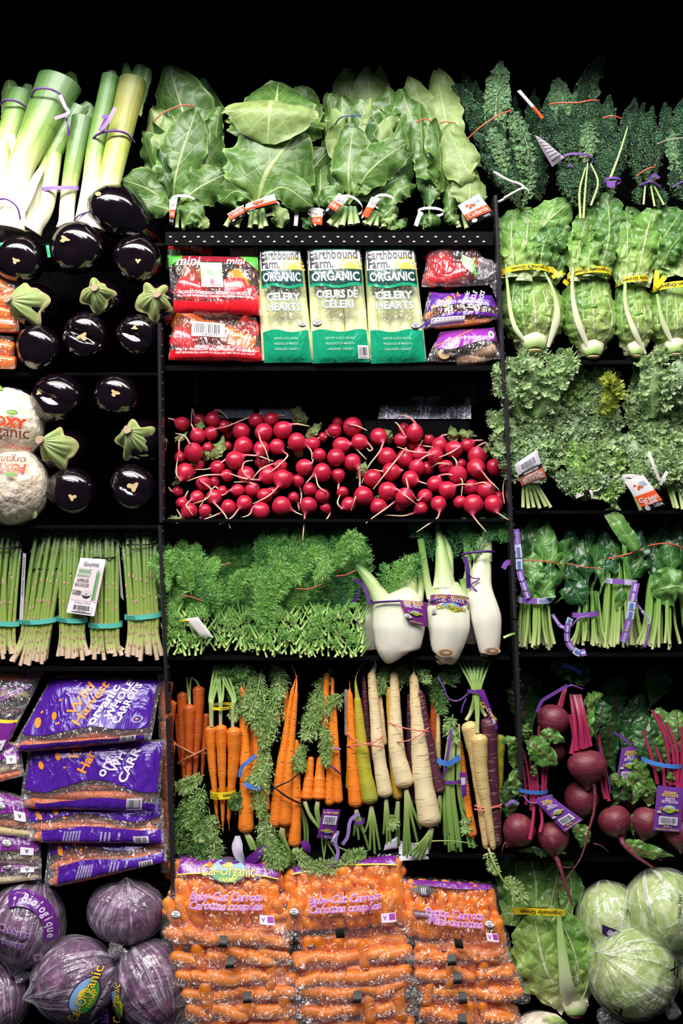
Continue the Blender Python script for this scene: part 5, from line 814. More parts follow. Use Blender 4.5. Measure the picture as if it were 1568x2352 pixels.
# ------------------------------------------------------------------ romaine
ROM = leafm('romaine_leaf', [(0, 'D2DCAA'), (.22, '9DBC62'), (.5, '78A44A'), (1, '5C8C3E')], 'C2D494', .05, 8, 1.5, .25, .35, .2, .6, 45, None, .25)
ROMI = leafm('romaine_inner_leaf', [(0, 'E4E6C8'), (.25, 'BCD080'), (.6, '98BA5C'), (1, '7CA24A')], 'D6E0AE', .05, 9, 1.6, .4, .35, .2, .6, 40, None, .28)
ROMD = leafm('romaine_dark_leaf', [(0, '8EAE62'), (.4, '55843A'), (1, '47763A')], 'A9C47C', .05, 8, 1, .35, .33, .2, .6, 50, '86AC5C', .2)
RIB = skin('romaine_rib', [(0, 'E8DEC8'), (.25, 'DCE0BC'), (.6, 'A9C47C'), (1, '7CA452')], .35, .2, 'BCD090', bump=.25, sss=.05)
YB = printm('yellow_band_print', 'F0D828', .35, 20, .1)
def romaine(lb, a, body, tops, ribs, bandc, side=(), seed=0, base=True, cutc='D8B890', words='Organically Grown', extra=None, rot180=True, d0=20):
    t = Th('romaine_lettuce', lb, 'lettuce', a, 'romaine lettuces with yellow bands'); r = random.Random(seed); x0, y0, w0, x1, y1, w1 = body
    # inner heart: ovoid of wrapped leaves
    for k, (f, s) in enumerate(((-.75, .55), (.75, .55), (-.4, .75), (.45, .72), (0, .85))):
        m = MB(); leaf(m, [(x0 + f * w0 * .25, y0 - 4, d0 + 22 - 12 * s), (x0 + f * w0 * .9, y0 * .55 + y1 * .45, d0 - 34 * s), (x1 + f * w1 * .7, y1 - 6, d0 - 22 * s + 8)], w0 * (.46 + .2 * s), 'romaine', 17, 44, w0 * .3, 5, 5, 5.5, .11, f * -38, .12, seed + k); t.part('leaf', m, [ROM, ROMI][k % 2 if s < .8 else 1])
    for j, (pts, w_, k) in enumerate(tops): 
        tw = 0
        if len((pts, w_, k)) and isinstance(w_, tuple): w_, tw = w_
        m = MB(); leaf(m, pts, w_, 'romaine', 19, 44, w_ * .25, 7, 2.4, 4.2, .12, tw, .12, seed * 3 + j); t.part('leaf', m, [ROM, ROMI, ROMD][k])
    for p, rr in ribs: m = MB(); m.tube([(x, y, d + (5 if i else 14)) for i, (x, y, d) in enumerate(p)], [rr[0] * .25] + [q * .58 for q in rr], 14, 30, flat=.4); t.part('rib', m, RIB)
    if base: m = MB(); m.tube([(x0, y0 - 22, d0 - 6), (x0, y0 - 8, d0 - 14), (x0, y0 + 1, d0 - 18)], [w0 * .40, w0 * .33, w0 * .24], 18, 8, bump=lambda q, b: 1 + .06 * np.cos(b * 5)); t.part('base', m, RIB); m = MB(); m.ball((x0, y0 + 1, d0 - 18), w0 * .22, 14, 8, sc=(1, .3, .8)); t.part('cut_end', m, flat(cutc, .6, .3))
    if bandc:
        cx, cy, bw, h, sl, sg = bandc; S = ringS(cx, cy, bw, 40, d0 + 2, h, sl, sg); band(t, S, YB, 'rubber_band'); m = MB(); text(m, words, S, .5, .5, h * .55, mi=0, lift=1.2, rot=PI if rot180 else 0, maxw=bw * 1.5, bold=.02, xs=1)
        t.part('band_lettering', m, flat('2A2410'))
    if extra: extra(t)
    return t
def xA(t):
    for p in ([(1262, 618, 6), (1282, 640, 0)], [(1264, 640, 2), (1288, 628, 4)], [(1290, 648, 0), (1302, 656, 6)]): ribbon(t, p, 5, YB, 'band_tail', n=4)
romaine('left romaine beside the divider with a wide ragged top and two white ribs', (1225, 808, 20), (1225, 806, 78, 1215, 640, 62),
 [([(1180, 640, -6), (1172, 560, 4), (1178, 480, 26)], 34, 0), ([(1200, 650, -10), (1205, 560, -6), (1215, 490, 20)], 34, 0), ([(1230, 640, 0), (1215, 540, 6), (1190, 475, 30)], (30, 25), 0), ([(1240, 645, 4), (1235, 540, 14), (1310, 462, 20)], 42, 0), ([(1235, 640, -6), (1240, 580, -16), (1260, 530, -4)], 28, 2), ([(1250, 640, 6), (1265, 570, 4), (1305, 520, 12)], 28, 2), ([(1265, 650, 10), (1290, 600, 20), (1300, 560, 36)], 28, 2), ([(1160, 640, 10), (1158, 560, 14), (1155, 500, 30)], 22, 0), ([(1225, 640, -12), (1215, 590, -20), (1225, 560, -10)], 18, 0)],
 [([(1215, 800, -10), (1175, 750, -18), (1162, 660, -8), (1158, 560, 6)], [10, 8, 5, 2.5]), ([(1255, 800, -16), (1272, 730, -24), (1262, 670, -22), (1240, 620, -12)], [16, 9, 6, 2])], (1213, 632, 64, 13, .0, -12), seed=1, extra=xA)
romaine('second romaine from the divider with a bright crinkled heart', (1358, 822, 20), (1358, 820, 66, 1350, 640, 52),
 [([(1330, 645, -2), (1340, 560, 4), (1380, 470, 30)], (36, -10), 0), ([(1370, 640, -4), (1395, 540, 0), (1395, 440, 30)], 40, 2), ([(1320, 650, -4), (1325, 570, -2), (1355, 480, 20)], 28, 0), ([(1385, 640, 6), (1400, 560, 6), (1410, 490, 24)], 26, 2), ([(1345, 640, -14), (1345, 600, -18), (1365, 560, -8)], 24, 0), ([(1320, 640, 10), (1312, 580, 20), (1300, 540, 34)], 22, 2)],
 [([(1350, 810, -16), (1318, 740, -24), (1308, 670, -16), (1315, 600, -4), (1325, 540, 8)], [14, 9, 6, 4, 2])], (1353, 634, 51, 14, -.06, -8), seed=2, words='Organically Grown')
romaine('slim romaine third from the divider', (1455, 820, 20), (1458, 818, 50, 1450, 660, 42),
 [([(1430, 655, -6), (1435, 570, -4), (1440, 490, 20)], 30, 0), ([(1455, 655, -6), (1475, 560, -4), (1500, 480, 24)], 38, 0), ([(1470, 660, 4), (1490, 570, 10), (1530, 500, 30)], 34, 0), ([(1445, 640, 10), (1460, 560, 14), (1455, 470, 40)], 34, 2), ([(1420, 660, 6), (1415, 600, 14), (1418, 560, 26)], 18, 2)],
 [([(1478, 815, -12), (1445, 760, -22), (1428, 700, -18), (1432, 620, -10), (1438, 530, -2)], [12, 9, 7, 4, 3])], (1452, 650, 38, 13, -.1, -4), seed=3, words='ically Grown')
def xD(t):
    for p in ([(1504, 625, 0), (1500, 650, -4), (1500, 668, -2)], [(1520, 640, -6), (1508, 655, -8), (1498, 664, -6)]): ribbon(t, p, 6, YB, 'band_tail', n=6)
romaine('romaine cut by the right edge with a dark cupped leaf on top', (1545, 805, 20), (1548, 815, 64, 1545, 660, 52),
 [([(1530, 640, 0), (1520, 560, 10), (1570, 480, 30)], 44, 2), ([(1515, 620, -4), (1530, 580, -16), (1560, 545, -4)], 30, 2), ([(1560, 640, 0), (1580, 560, 10), (1590, 480, 30)], 40, 0), ([(1510, 620, 16), (1510, 540, 26), (1540, 470, 40)], 34, 0)],
 [([(1545, 805, -12), (1512, 740, -18), (1502, 680, -10)], [12, 8, 5])], (1550, 662, 52, 14, -.08, -3), seed=4, words='y Grown Organi', extra=xD)
# ------------------------------------------------------------------ curly kale
KM = [leafm('curly_kale_leaf', [(0, '7AA45A'), (.6, 'A8C888'), (1, 'CCE0B2')], 'B6CC9C', .06, 6, 1, .2, .5, .3, .3, 160, 'D0E2B8', .35), leafm('curly_kale_bluish_leaf', [(0, '7A9E60'), (.6, 'A4C290'), (1, 'C8DCB6')], 'B6CCA8', .05, 6, 1, .2, .5, .3, .3, 160, 'CCE0BC', .35), leafm('curly_kale_bright_leaf', [(0, '7AAA4E'), (.6, 'A2CA74'), (1, 'C2DC98')], 'B4D094', .05, 6, 1, .2, .5, .3, .3, 160, 'C4DCA0', .35), leafm('curly_kale_yellow_leaf', [(0, '9AAA38'), (1, 'B0BC48')], 'BCC464', .05, 6, 1, .3, .45, .2, .5, 160, 'A9B850', .3)]
def frill(m, c, r, ax, seed, mi=0):
    """one ruffled flounce of a curly leaf margin: a fan whose rim is much longer than its arc"""
    rr = random.Random(seed); nu, nv = 44, 6; a0 = rr.uniform(0, 6.28); u = np.linspace(0, 1, nu)[None, :]; q = np.linspace(0, 1, nv)[:, None] ** .8
    th = a0 + u * rr.uniform(4.2, 6.2); f1 = rr.choice((6, 7, 8)); ph = rr.uniform(0, 6)
    wav = np.sin(u * 6.28 * f1 + ph) + .55 * np.sin(u * 6.28 * f1 * 2.3 + ph * 2); R_ = r * q * (1 + .16 * np.cos(u * 6.28 * f1 * 2.1 + ph))
    x, y, z = R_ * np.cos(th), R_ * np.sin(th), r * .36 * q ** 1.6 * wav - r * .5 * q ** 2
    x = x + r * .16 * q ** 2 * np.cos(u * 6.28 * f1 * 1.5 + ph); y = y + r * .16 * q ** 2 * np.sin(u * 6.28 * f1 * 1.5)
    n = unit(np.array([ax])) [0]; A = unit(np.cross(n, (.2, 1., .1))[None])[0]; Bv = np.cross(n, A)
    V = np.array(c) + x[..., None] * A + y[..., None] * Bv + z[..., None] * n * -1; m.grid(V, mi, np.stack([u + 0 * q, q + 0 * u], -1))
def kaleleaf(t, pts, w_, mats, seed, n=26):
    rr = random.Random(seed); m = MB(); leaf(m, pts, w_ * .8, 'round', 13, 24, w_ * .2, 4, 4, 3, .2, 0, .2, seed, 0); c = spl(pts, 20)
    for k in range(n):
        i = rr.randint(3, 19); s = rr.choice((-1, 1)) * rr.uniform(.35, 1.1) if i < 17 else rr.uniform(-.8, .8); p = c[i] + np.array([s * w_ * .85 + rr.uniform(-3, 3), rr.uniform(-6, 6), -2 - rr.uniform(0, 12) + abs(s) * 7])
        frill(m, p, rr.uniform(10, 16), (rr.uniform(-.5, .5) + s * .3, rr.uniform(-.8, .2), -1), rr.randint(0, 9999), 0)
    t.part('leaf', m, mats)
def kale(lb, a, lst, seed, stms, extra=None):
    t = Th('curly_kale_bunch', lb, 'kale', a, 'bunches of curly kale'); r = random.Random(seed)
    for k, (pts, w_, mi) in enumerate(lst): kaleleaf(t, pts, w_, KM[mi], seed * 50 + k, int(w_ * .75))
    for p, q in stms: m = MB(); m.tube([p, ((p[0] + q[0]) / 2, (p[1] + q[1]) / 2, (p[2] + q[2]) / 2), q], [4.5, 4, 3.4], 8, 6); t.part('stem', m, LST)
    if extra: extra(t)
def kl(r, cx, base, x0, x1, y0, y1, n, d0=30):
    out = []
    for k in range(n):
        f = (k % 4 + .5 + r.uniform(-.4, .4)) / 4; row = (k // 4) / max(1, (n - 1) // 4); x = x0 + (x1 - x0) * f; y = y0 + (y1 - y0) * row + r.uniform(-16, 16); l = min(130, base - y)
        dz = d0 + 40 - row * 62 + r.uniform(-8, 8); out.append(([(cx * .5 + x * .5, y + l, dz + 12), (x * .85 + cx * .15, y + l * .5, dz - 8), (x, y, dz + 10)], r.uniform(27, 36), r.choice((0, 0, 1, 1, 2))))
    return out
def kx1(t):
    band(t, ringS(1210, 1100, 30, 20, 6, 10, .1, 4), WHT, 'rubber_band'); S = quadS([(1172, 1070, -44), (1220, 1036, -52), (1242, 1098, -54), (1188, 1118, -46)], 8, pw=2); m = MB(); patch(m, S, 0, 1, 0, .62, 0, 8, 8, 0); patch(m, S, 0, 1, .5, .64, .8, 8, 4, 1); patch(m, S, 0, 1, .64, 1, .8, 8, 4, 2)
    for k in range(4): text(m, ('COMMUNITY', 'GROWN BY LOCAL FARMS', 'FOR YOUR FAMILY', 'PRODUCE OF USA')[k], S, .5, .7 + k * .075, 4.2, mi=3, maxw=S.w * .8)
    text(m, 'ORGANIC KALE', S, .5, .57, 4.4, mi=3, maxw=S.w * .6); t.part('paper_label', m, [flat('B4B2BC', .45, .03), LBLACK, flat('A8583C', .45, .05), flat('E0D8D4')]); barcode(t, S, .15, .85, .12, .46, 20, 8, 'B4B2BC')
def kx3(t):
    S = quadS([(1418, 1108, -44), (1460, 1090, -46), (1508, 1162, -40), (1466, 1178, -38)], 6, pw=2); paper_label(t, [(1418, 1108, -46), (1460, 1092, -48), (1512, 1160, -44), (1464, 1176, -42)], 'Green', 'USDA', (.5, .84), th=.15); m = MB(); text(m, 'Kale', S, .5, .76, 11, mi=0, lift=10, bold=.03); t.part('lettering', m, CT); band(t, ringS(1440, 1100, 24, 16, -30, 8, .1, -5), WHT, 'rubber_band')
    ribbon(t, [(1475, 1040, -38), (1485, 1072, -42), (1500, 1105, -36)], 3.6, WHT, 'twist_tie'); ribbon(t, [(1516, 1085, -40), (1506, 1100, -44), (1500, 1115, -40)], 4, WHT, 'twist_tie')
def kx2(t):
    ribbon(t, [(1314, 1142, -20), (1322, 1138, -24), (1332, 1134, -20)], 4, WHT, 'twist_tie', n=5); ribbon(t, [(1346, 1126, -20), (1350, 1134, -22), (1353, 1146, -18)], 3, WHT, 'twist_tie', n=6); tie(t, [(1350, 1130, -16), (1366, 1126, -20), (1376, 1112, -14)], 2, WHT)
rk = random.Random(7)
kale('curly kale bunch at the left with barcode card over its stems', (1215, 1165, 20), kl(rk, 1215, 1110, 1160, 1300, 855, 1040, 14) + [([(1200, 960, 20), (1170, 900, 0), (1160, 840, 10)], 34, 0), ([(1210, 940, 20), (1215, 860, -6), (1220, 800, 10)], 34, 0), ([(1230, 960, 20), (1270, 880, -6), (1300, 815, 10)], 34, 0), ([(1190, 1040, 30), (1155, 1000, 14), (1140, 950, 24)], 22, 0), ([(1190, 1060, 30), (1158, 1040, 14), (1150, 1000, 24)], 22, 0)], 3,
 [((1198, 1166, 0), (1200, 1110, 14)), ((1210, 1168, -4), (1206, 1110, 10)), ((1222, 1166, -4), (1212, 1110, 10)), ((1236, 1168, -2), (1218, 1110, 12)), ((1250, 1164, 2), (1224, 1110, 14)), ((1262, 1166, 6), (1230, 1110, 16))], kx1)
kale('middle curly kale bunch with a few yellowing frills', (1360, 1170, 20), kl(rk, 1360, 1120, 1310, 1430, 850, 1110, 15) + [([(1400, 960, 20), (1400, 900, 0), (1405, 860, 10)], 22, 3), ([(1340, 1150, 10), (1340, 1120, -6), (1330, 1080, 4)], 24, 2), ([(1350, 1130, 10), (1310, 1120, 0), (1290, 1100, 14)], 26, 1), ([(1380, 1150, 6), (1390, 1135, -6), (1410, 1120, 4)], 18, 2)], 4, [((1405, 1166, 0), (1385, 1135, 6)), ((1412, 1168, -2), (1395, 1140, 4))], kx2)
kale('right curly kale bunch with the Green Kale card and white ties', (1500, 1170, 20), kl(rk, 1500, 1120, 1450, 1590, 830, 1060, 16) + [([(1500, 960, 20), (1490, 880, -6), (1500, 810, 10)], 34, 0), ([(1530, 940, 20), (1560, 870, -6), (1560, 800, 10)], 34, 1), ([(1540, 1130, 6), (1550, 1090, -6), (1550, 1050, 4)], 28, 0)], 5, [((1465, 1172, -6), (1440, 1110, 4)), ((1550, 1168, 0), (1535, 1110, 6)), ((1562, 1170, 0), (1552, 1110, 6)), ((1570, 1168, 0), (1562, 1110, 6)), ((1545, 1166, 6), (1528, 1110, 10))], kx3)
# ------------------------------------------------------------------ spinach
SP = leafm('spinach_leaf', [(0, '86AC56'), (.5, '3E7434'), (1, '35682E')], '7EA45A', .04, 5, 1, .4, .3, .15, .4, 45, None, .25, .6); SPL = leafm('spinach_light_leaf', [(0, '9CBC6A'), (.5, '5E9444'), (1, '5A8E44')], 'A4C47C', .04, 5, 1, .4, .32, .18, .4, 45, None, .2, .6); SPD = leafm('spinach_dark_leaf', [(0, '5E8A44'), (.5, '23502A'), (1, '1E4626')], '55824A', .04, 5, 1, .4, .28, .12, .4, 45, None, .25, .6)
SST = skin('spinach_stem', [(0, 'D2DCA0'), (.15, 'B4CC7C'), (.6, '7EAA4C'), (1, '5A8E3E')], .35, .2, '5E8A3E')
def spinach(lb, cx, w_, yb, yband, ytop, lst, seed, nst=24, sp=1.0, z=20):
    t = Th('spinach_bunch', lb, 'spinach', (cx, yb, z), 'bunches of spinach'); r = random.Random(seed)
    for k, e in enumerate(lst):
        pts, lw, mi = e[:3]; m = MB(); leaf(m, pts, lw, 'spin' if mi < 3 else 'lobe', 15, 30, lw * (.5 if k % 3 else -.15), 6, 2, 3.6, .09, e[3] if len(e) > 3 else 0, .06, seed * 9 + k); t.part('leaf', m, [SP, SPL, SPD][mi % 3])
    for k in range(nst):
        f = r.uniform(-1, 1); zz = z + r.uniform(-14, 18) - 12 * (1 - f * f); xb = cx + f * w_ * sp + r.uniform(-6, 6); m = MB(); m.tube([(xb, yb - r.uniform(0, 18), zz), (cx + f * w_ * .85, (yb + yband) / 2, zz), (cx + f * w_ * .72, yband, zz + 4), (cx + f * w_ * .6, yband - 50, zz + 14)], [r.uniform(3, 4.6), 3.6, 3, 2], 7, 10); t.part('stem', m, SST)
    return t
STR = printm('strap_purple', '8458B0', .35, 20, .15); STW = flat('C4C0DC', .4, .05); STB = flat('5A7ABC', .4, .1)
def strap(t, pts, w_, segs, twist=0):
    """flat printed strap: purple stretches alternating with pale ones that carry small lettering bars"""
    c = spl(pts, 60); n = len(segs)
    for k, s in enumerate(segs):
        a, b = int(59 * k / n), int(59 * (k + 1) / n) + 1; m = MB(); leaf(m, c[a:b + 1:3] if b - a > 4 else c[a:b + 1], w_, 'strip', 3, 10, twist=twist, mi=0)
        if s:
            cc = spl(c[a:b + 1], 12)
            for j in range(2, 10, 1): T_ = unit((cc[j + 1] - cc[j - 1])[None])[0]; leaf(m, [tuple(cc[j] - T_ * .9 - (0, 0, 1.2)), tuple(cc[j] + T_ * .9 - (0, 0, 1.2))], w_ * (.5 if s == 1 else .35), 'strip', 2, 2, twist=twist, mi=1)
        t.part('strap', m, [STW if s == 1 else STR, STB if s == 1 else STW])
t = spinach('left spinach bunch with a long purple strap hanging beside the divider', 1228, 42, 1492, 1376, 1190, [([(1240, 1380, 30), (1225, 1290, 40), (1240, 1190, 60)], 40, 0), ([(1235, 1380, 20), (1245, 1280, 24), (1262, 1195, 44)], 28, 1, 20), ([(1250, 1380, 20), (1265, 1290, 14), (1275, 1230, 30)], 30, 1), ([(1260, 1380, 24), (1290, 1290, 30), (1308, 1235, 40)], 26, 0, -20), ([(1265, 1380, 20), (1290, 1320, 20), (1303, 1270, 36)], 24, 1, -40), ([(1215, 1380, 30), (1205, 1300, 30), (1200, 1210, 50)], 22, 2), ([(1220, 1385, 16), (1215, 1320, 10), (1222, 1265, 24)], 28, 1), ([(1240, 1390, 10), (1225, 1340, -2), (1210, 1300, 10)], 30, 1, 15), ([(1245, 1390, 8), (1258, 1340, -6), (1262, 1290, 6)], 32, 0), ([(1235, 1395, 4), (1240, 1365, -10), (1262, 1330, -4)], 30, 1), ([(1230, 1392, 6), (1215, 1360, -4), (1220, 1325, 2)], 24, 0), ([(1270, 1390, 20), (1290, 1370, 16), (1298, 1350, 24)], 14, 0)], 1, 26)
S = ringS(1227, 1376, 40, 30, 16, 13, 0, 2); band(t, S, STW, 'rubber_band'); m = MB(); patch(m, S, .2, .5, 0, 1, .8, 6, 3, 0); [patch(m, S, .55 + k * .03, .565 + k * .03, .2, .8, .8, 2, 2, 1) for k in range(10)]; t.part('band_print', m, [STR, STB])
strap(t, [(1180, 1215, -8), (1186, 1270, -12), (1188, 1310, -14), (1198, 1345, -18), (1208, 1374, -16)], 7.5, (2, 1, 1, 2, 2, 2)); ribbon(t, [(1174, 1290, -4), (1160, 1292, -6), (1152, 1305, -6)], 6, STR)
tie(t, [(1192, 1288, 10), (1220, 1286, -10), (1260, 1290, -8), (1288, 1296, 16)], 1.5, REDT)
t = spinach('dark spinach bunch with a looping purple strap at its foot', 1352, 36, 1488, 1408, 1200, [([(1340, 1400, 40), (1330, 1300, 50), (1312, 1210, 70)], 28, 2), ([(1345, 1400, 50), (1360, 1300, 60), (1365, 1205, 80)], 26, 2), ([(1350, 1400, 40), (1350, 1300, 40), (1345, 1240, 60)], 30, 0), ([(1355, 1400, 30), (1370, 1310, 34), (1380, 1240, 50)], 26, 0, -20), ([(1340, 1410, 24), (1310, 1340, 24), (1305, 1280, 40)], 26, 2, 20), ([(1345, 1400, 20), (1330, 1350, 10), (1308, 1300, 24)], 26, 2), ([(1350, 1410, 10), (1330, 1380, 0), (1300, 1330, 10)], 34, 2), ([(1360, 1390, 20), (1345, 1320, 12), (1350, 1270, 24)], 24, 2), ([(1370, 1400, 24), (1385, 1330, 24), (1390, 1280, 40)], 22, 0)], 2, 22, 1.15)
S = ringS(1344, 1408, 32, 24, 16, 12, -.1, 2); band(t, S, STR, 'rubber_band'); strap(t, [(1266, 1410, 10), (1282, 1434, 4), (1292, 1440, 0)], 4, (2, 2)); strap(t, [(1302, 1416, -20), (1294, 1440, -26), (1296, 1470, -26), (1318, 1494, -20), (1340, 1494, -10)], 8, (1, 2, 2, 2, 1, 2), 20); tie(t, [(1304, 1438, -14), (1320, 1418, -18), (1344, 1412, -18)], 2, STR); tie(t, [(1300, 1294, 20), (1340, 1302, 0), (1376, 1306, 14)], 1.4, REDT)
t = spinach('tall spinach bunch with one long pale leaf and strap hanging over its stems', 1425, 46, 1490, 1335, 1180, [([(1430, 1330, 40), (1440, 1250, 50), (1460, 1192, 70)], 24, 2), ([(1410, 1330, 40), (1405, 1270, 50), (1400, 1215, 70)], 26, 2), ([(1425, 1340, 30), (1420, 1290, 30), (1410, 1240, 50)], 30, 0), ([(1430, 1340, 24), (1455, 1280, 20), (1475, 1220, 40)], 30, 2), ([(1440, 1340, 20), (1450, 1300, 10), (1460, 1260, 24)], 32, 0), ([(1435, 1345, 20), (1450, 1320, 4), (1475, 1280, 10)], 26, 0), ([(1410, 1345, 16), (1408, 1310, 10), (1400, 1270, 20)], 22, 2), ([(1455, 1345, 20), (1478, 1310, 20), (1492, 1270, 30)], 20, 2)], 3, 28, 1.1)
m = MB(); leaf(m, [(1398, 1165, 10), (1420, 1210, -4), (1455, 1262, -12)], 20, 'blade', 13, 30, 6, 2, 1, 2, .1, 0, .05, 3); leaf(m, [(1440, 1200, 20), (1428, 1260, -4), (1442, 1330, 0)], 5, 'strip', 5, 14); t.part('leaf', m, SPL, label='long pale green leaf on top')
m = MB(); leaf(m, [(1415, 1400, 0), (1420, 1370, -10), (1425, 1345, -4)], 14, 'lobe', 9, 14, 3); t.part('leaf', m, SP)
S = ringS(1426, 1335, 36, 28, 16, 12, .06, 0); band(t, S, STW, 'rubber_band'); m = MB(); patch(m, S, .25, .5, 0, 1, .8, 6, 3, 0); [patch(m, S, k, k + .012, .2, .8, .8, 2, 2, 1) for k in (.05, .09, .13, .17, .8, .84, .88, .92)]; t.part('band_print', m, [STR, STB]); strap(t, [(1450, 1336, -22), (1440, 1380, -26), (1434, 1420, -26), (1420, 1474, -22)], 9, (2, 2, 1, 1, 2, 2)); strap(t, [(1448, 1380, -16), (1466, 1400, -12), (1482, 1430, -10), (1472, 1490, -6)], 3, (2, 1, 2)); tie(t, [(1388, 1286, 24), (1420, 1276, -4), (1450, 1268, -2), (1474, 1262, 16)], 1.8, REDT)
t = spinach('spinach bunch at the right edge with a crinkled broad front leaf', 1530, 62, 1492, 1370, 1180, [([(1520, 1380, 50), (1530, 1290, 60), (1545, 1190, 80)], 34, 2), ([(1500, 1380, 40), (1500, 1300, 50), (1530, 1205, 70)], 28, 2), ([(1540, 1380, 40), (1545, 1300, 30), (1540, 1240, 50)], 36, 0), ([(1510, 1390, 30), (1505, 1320, 26), (1512, 1260, 40)], 22, 0, 30), ([(1550, 1380, 50), (1570, 1300, 50), (1575, 1200, 70)], 36, 2), ([(1500, 1385, 20), (1498, 1340, 14), (1504, 1290, 24)], 16, 2, 30)], 4, 36, 1.1)
m = MB(); leaf(m, [(1590, 1355, 0), (1540, 1345, -16), (1490, 1358, 0)], 46, 'collard', 25, 36, 8, 3, 2, 6, .16, 0, .05, 8); t.part('leaf', m, SPL, label='broad crinkled front leaf'); tie(t, [(1490, 1254, 30), (1520, 1248, 10), (1550, 1252, 14), (1572, 1262, 24)], 1.8, REDT)
t = Th('stray_stem', 'single pale stem poking left past the divider post', 'stem', (1170, 1460, -22), single=True); m = MB(); m.tube([(1156, 1465, -24), (1172, 1458, -24), (1182, 1456, -20)], [3.5, 3], 8, 6); t.one(m, SST)
# ------------------------------------------------------------------ bunched carrots
CORG = CARROT; CORD = skin('carrot_shaded_skin', [(0, 'C85A1C'), (1, 'CC5E1E')], .5, .2, 'A04010', 60, bump=.5, ringc='8E3C10', around=(8, 2, 1)); CYEL = skin('carrot_yellow_skin', [(0, '9AA03A'), (.3, 'B8AE30'), (1, 'B4A42C')], .45, .2, '8E8E28', 60, bump=.4, ringc='8A7E20', around=(8, 2, 1)); CGOLD = skin('carrot_gold_skin', [(0, 'C8A030'), (1, 'D0A82C')], .45, .2, 'A88020', 60, bump=.4, ringc='A07C20')  # darker orange puts the shade into the colour of the carrots set back
CCRM = skin('carrot_cream_skin', [(0, 'E0D0A8'), (.5, 'EAD8AC'), (1, 'E4C896')], .45, .18, 'D8B478', 60, bump=.4, ringc='B89464', around=(8, 2, 1), sss=.04); CPUR = skin('carrot_purple_skin', [(0, '5A2A3E'), (1, '4E2034')], .45, .2, '3A1426', 70, bump=.5, ringc='B08474', around=(8, 2, 1)); CPAR = skin('carrot_parsnip_skin', [(0, 'DCC080'), (1, 'E6CC90')], .5, .3, 'C8A464', 60, bump=.4, ringc='AC8A54')
CST = skin('carrot_stem', [(0, 'D6C8A0'), (.12, 'B8C084'), (.5, '8EAA58'), (1, '6E9648')], .45, .25, '7E9C4E', bump=.3)
CFR = [leafm('carrot_frond', [(0, '74A456'), (1, '6C9E50')], '8EB060', .05, 5, 1, 0, .45, .25, .1, 100), leafm('carrot_frond_light', [(0, '9AC46A'), (1, '96C066')], 'A8C47C', .05, 5, 1, 0, .45, .25, .1, 100), leafm('carrot_frond_dark', [(0, '2E5C2C'), (1, '2A5428')], '55803C', .05, 5, 1, 0, .5, .2, .1, 100)]
def carrot(t, crown, tip, r, mat, bend=0, tail=None, tr=.22, name='carrot', seed=0):
    """crown end thick, tip thin; tail = extra points of a whip-like root"""
    c, q = np.array(crown, float), np.array(tip, float); a = q - c; n = np.array([-a[1], a[0], 0]) / np.linalg.norm(a); l = np.linalg.norm(a)
    pts = [c, c + a * .33 + n * bend, c + a * .66 + n * bend * .6, q]; cap_ = min(.08, r * .9 / l)
    def R_(z): return r * np.sqrt(np.clip(1 - (1 - np.minimum(z / cap_, 1)) ** 2.4, .02, 1)) * (1 - (1 - tr) * z ** 1.25) * (1 + .03 * np.sin(z * 17 + seed) + .02 * np.sin(z * 41 + seed)) * np.clip((1.004 - z) / .03, 0, 1) ** .5
    m = MB(); m.tube(pts, R_, 18, 56, cap=False); o = t.part(name, m, mat)
    if tail: m = MB(); m.tube([tuple(c + a * .97)] + tail, [r * tr * .9, 1.2, .7], 6, 14); t.part('root_tip', m, mat, o)
    return o
def tuft(t, c, dirs, r0=2.6, name='stem', mat=None):
    for d_ in dirs: m = MB(); m.tube([c] + list(d_), [r0 * 1.25, r0, r0 * .8], 7, 12); t.part(name, m, mat or CST)
def greens(t, lst, seed, name='fronds'):
    m = MB(); r = random.Random(seed)
    for e in lst:
        pts, sd, n, mi = e[:4]
        frond(m, pts, sd * 1.15, int(n * .7), 3.2, 5, r, mi, 1.5, 14, 40, .12, 3.2)
        for k in range(1): o = r.uniform(-8, 8); frond(m, [(x + o, y + r.uniform(-8, 8), d + r.uniform(0, 8)) for x, y, d in pts], sd * 1.0, int(n * .6), 3.0, 4, r, r.choice((mi, 1, 2)), 1.2, 18, 46, .25, 3.2)
    t.part(name, m, CFR, kind='stuff')
G = 'bunches of carrots below the dill and fennel'
def CB(lb, a): return Th('carrot_bunch', lb, 'carrots', a, G)
t = CB('shadowed dark orange carrot bunch against the left divider with a tan band', (432, 1842, 60))
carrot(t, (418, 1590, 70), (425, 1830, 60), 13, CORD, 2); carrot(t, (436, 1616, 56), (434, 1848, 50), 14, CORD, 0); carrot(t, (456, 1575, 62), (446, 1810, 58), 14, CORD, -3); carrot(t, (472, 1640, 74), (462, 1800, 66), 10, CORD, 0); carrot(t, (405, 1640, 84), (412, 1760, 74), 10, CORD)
tuft(t, (436, 1618, 56), [[(432, 1590, 60), (428, 1556, 66)], [(436, 1590, 58), (438, 1556, 62)]]); tuft(t, (456, 1577, 62), [[(452, 1566, 60), (440, 1556, 62)]]); tie(t, [(402, 1708, 56), (425, 1716, 40), (450, 1728, 40), (474, 1730, 56)], 2.5, TAN, 'rubber_band'); tie(t, [(410, 1752, 52), (430, 1738, 38), (455, 1726, 38), (474, 1718, 56)], 2.5, TAN, 'rubber_band')
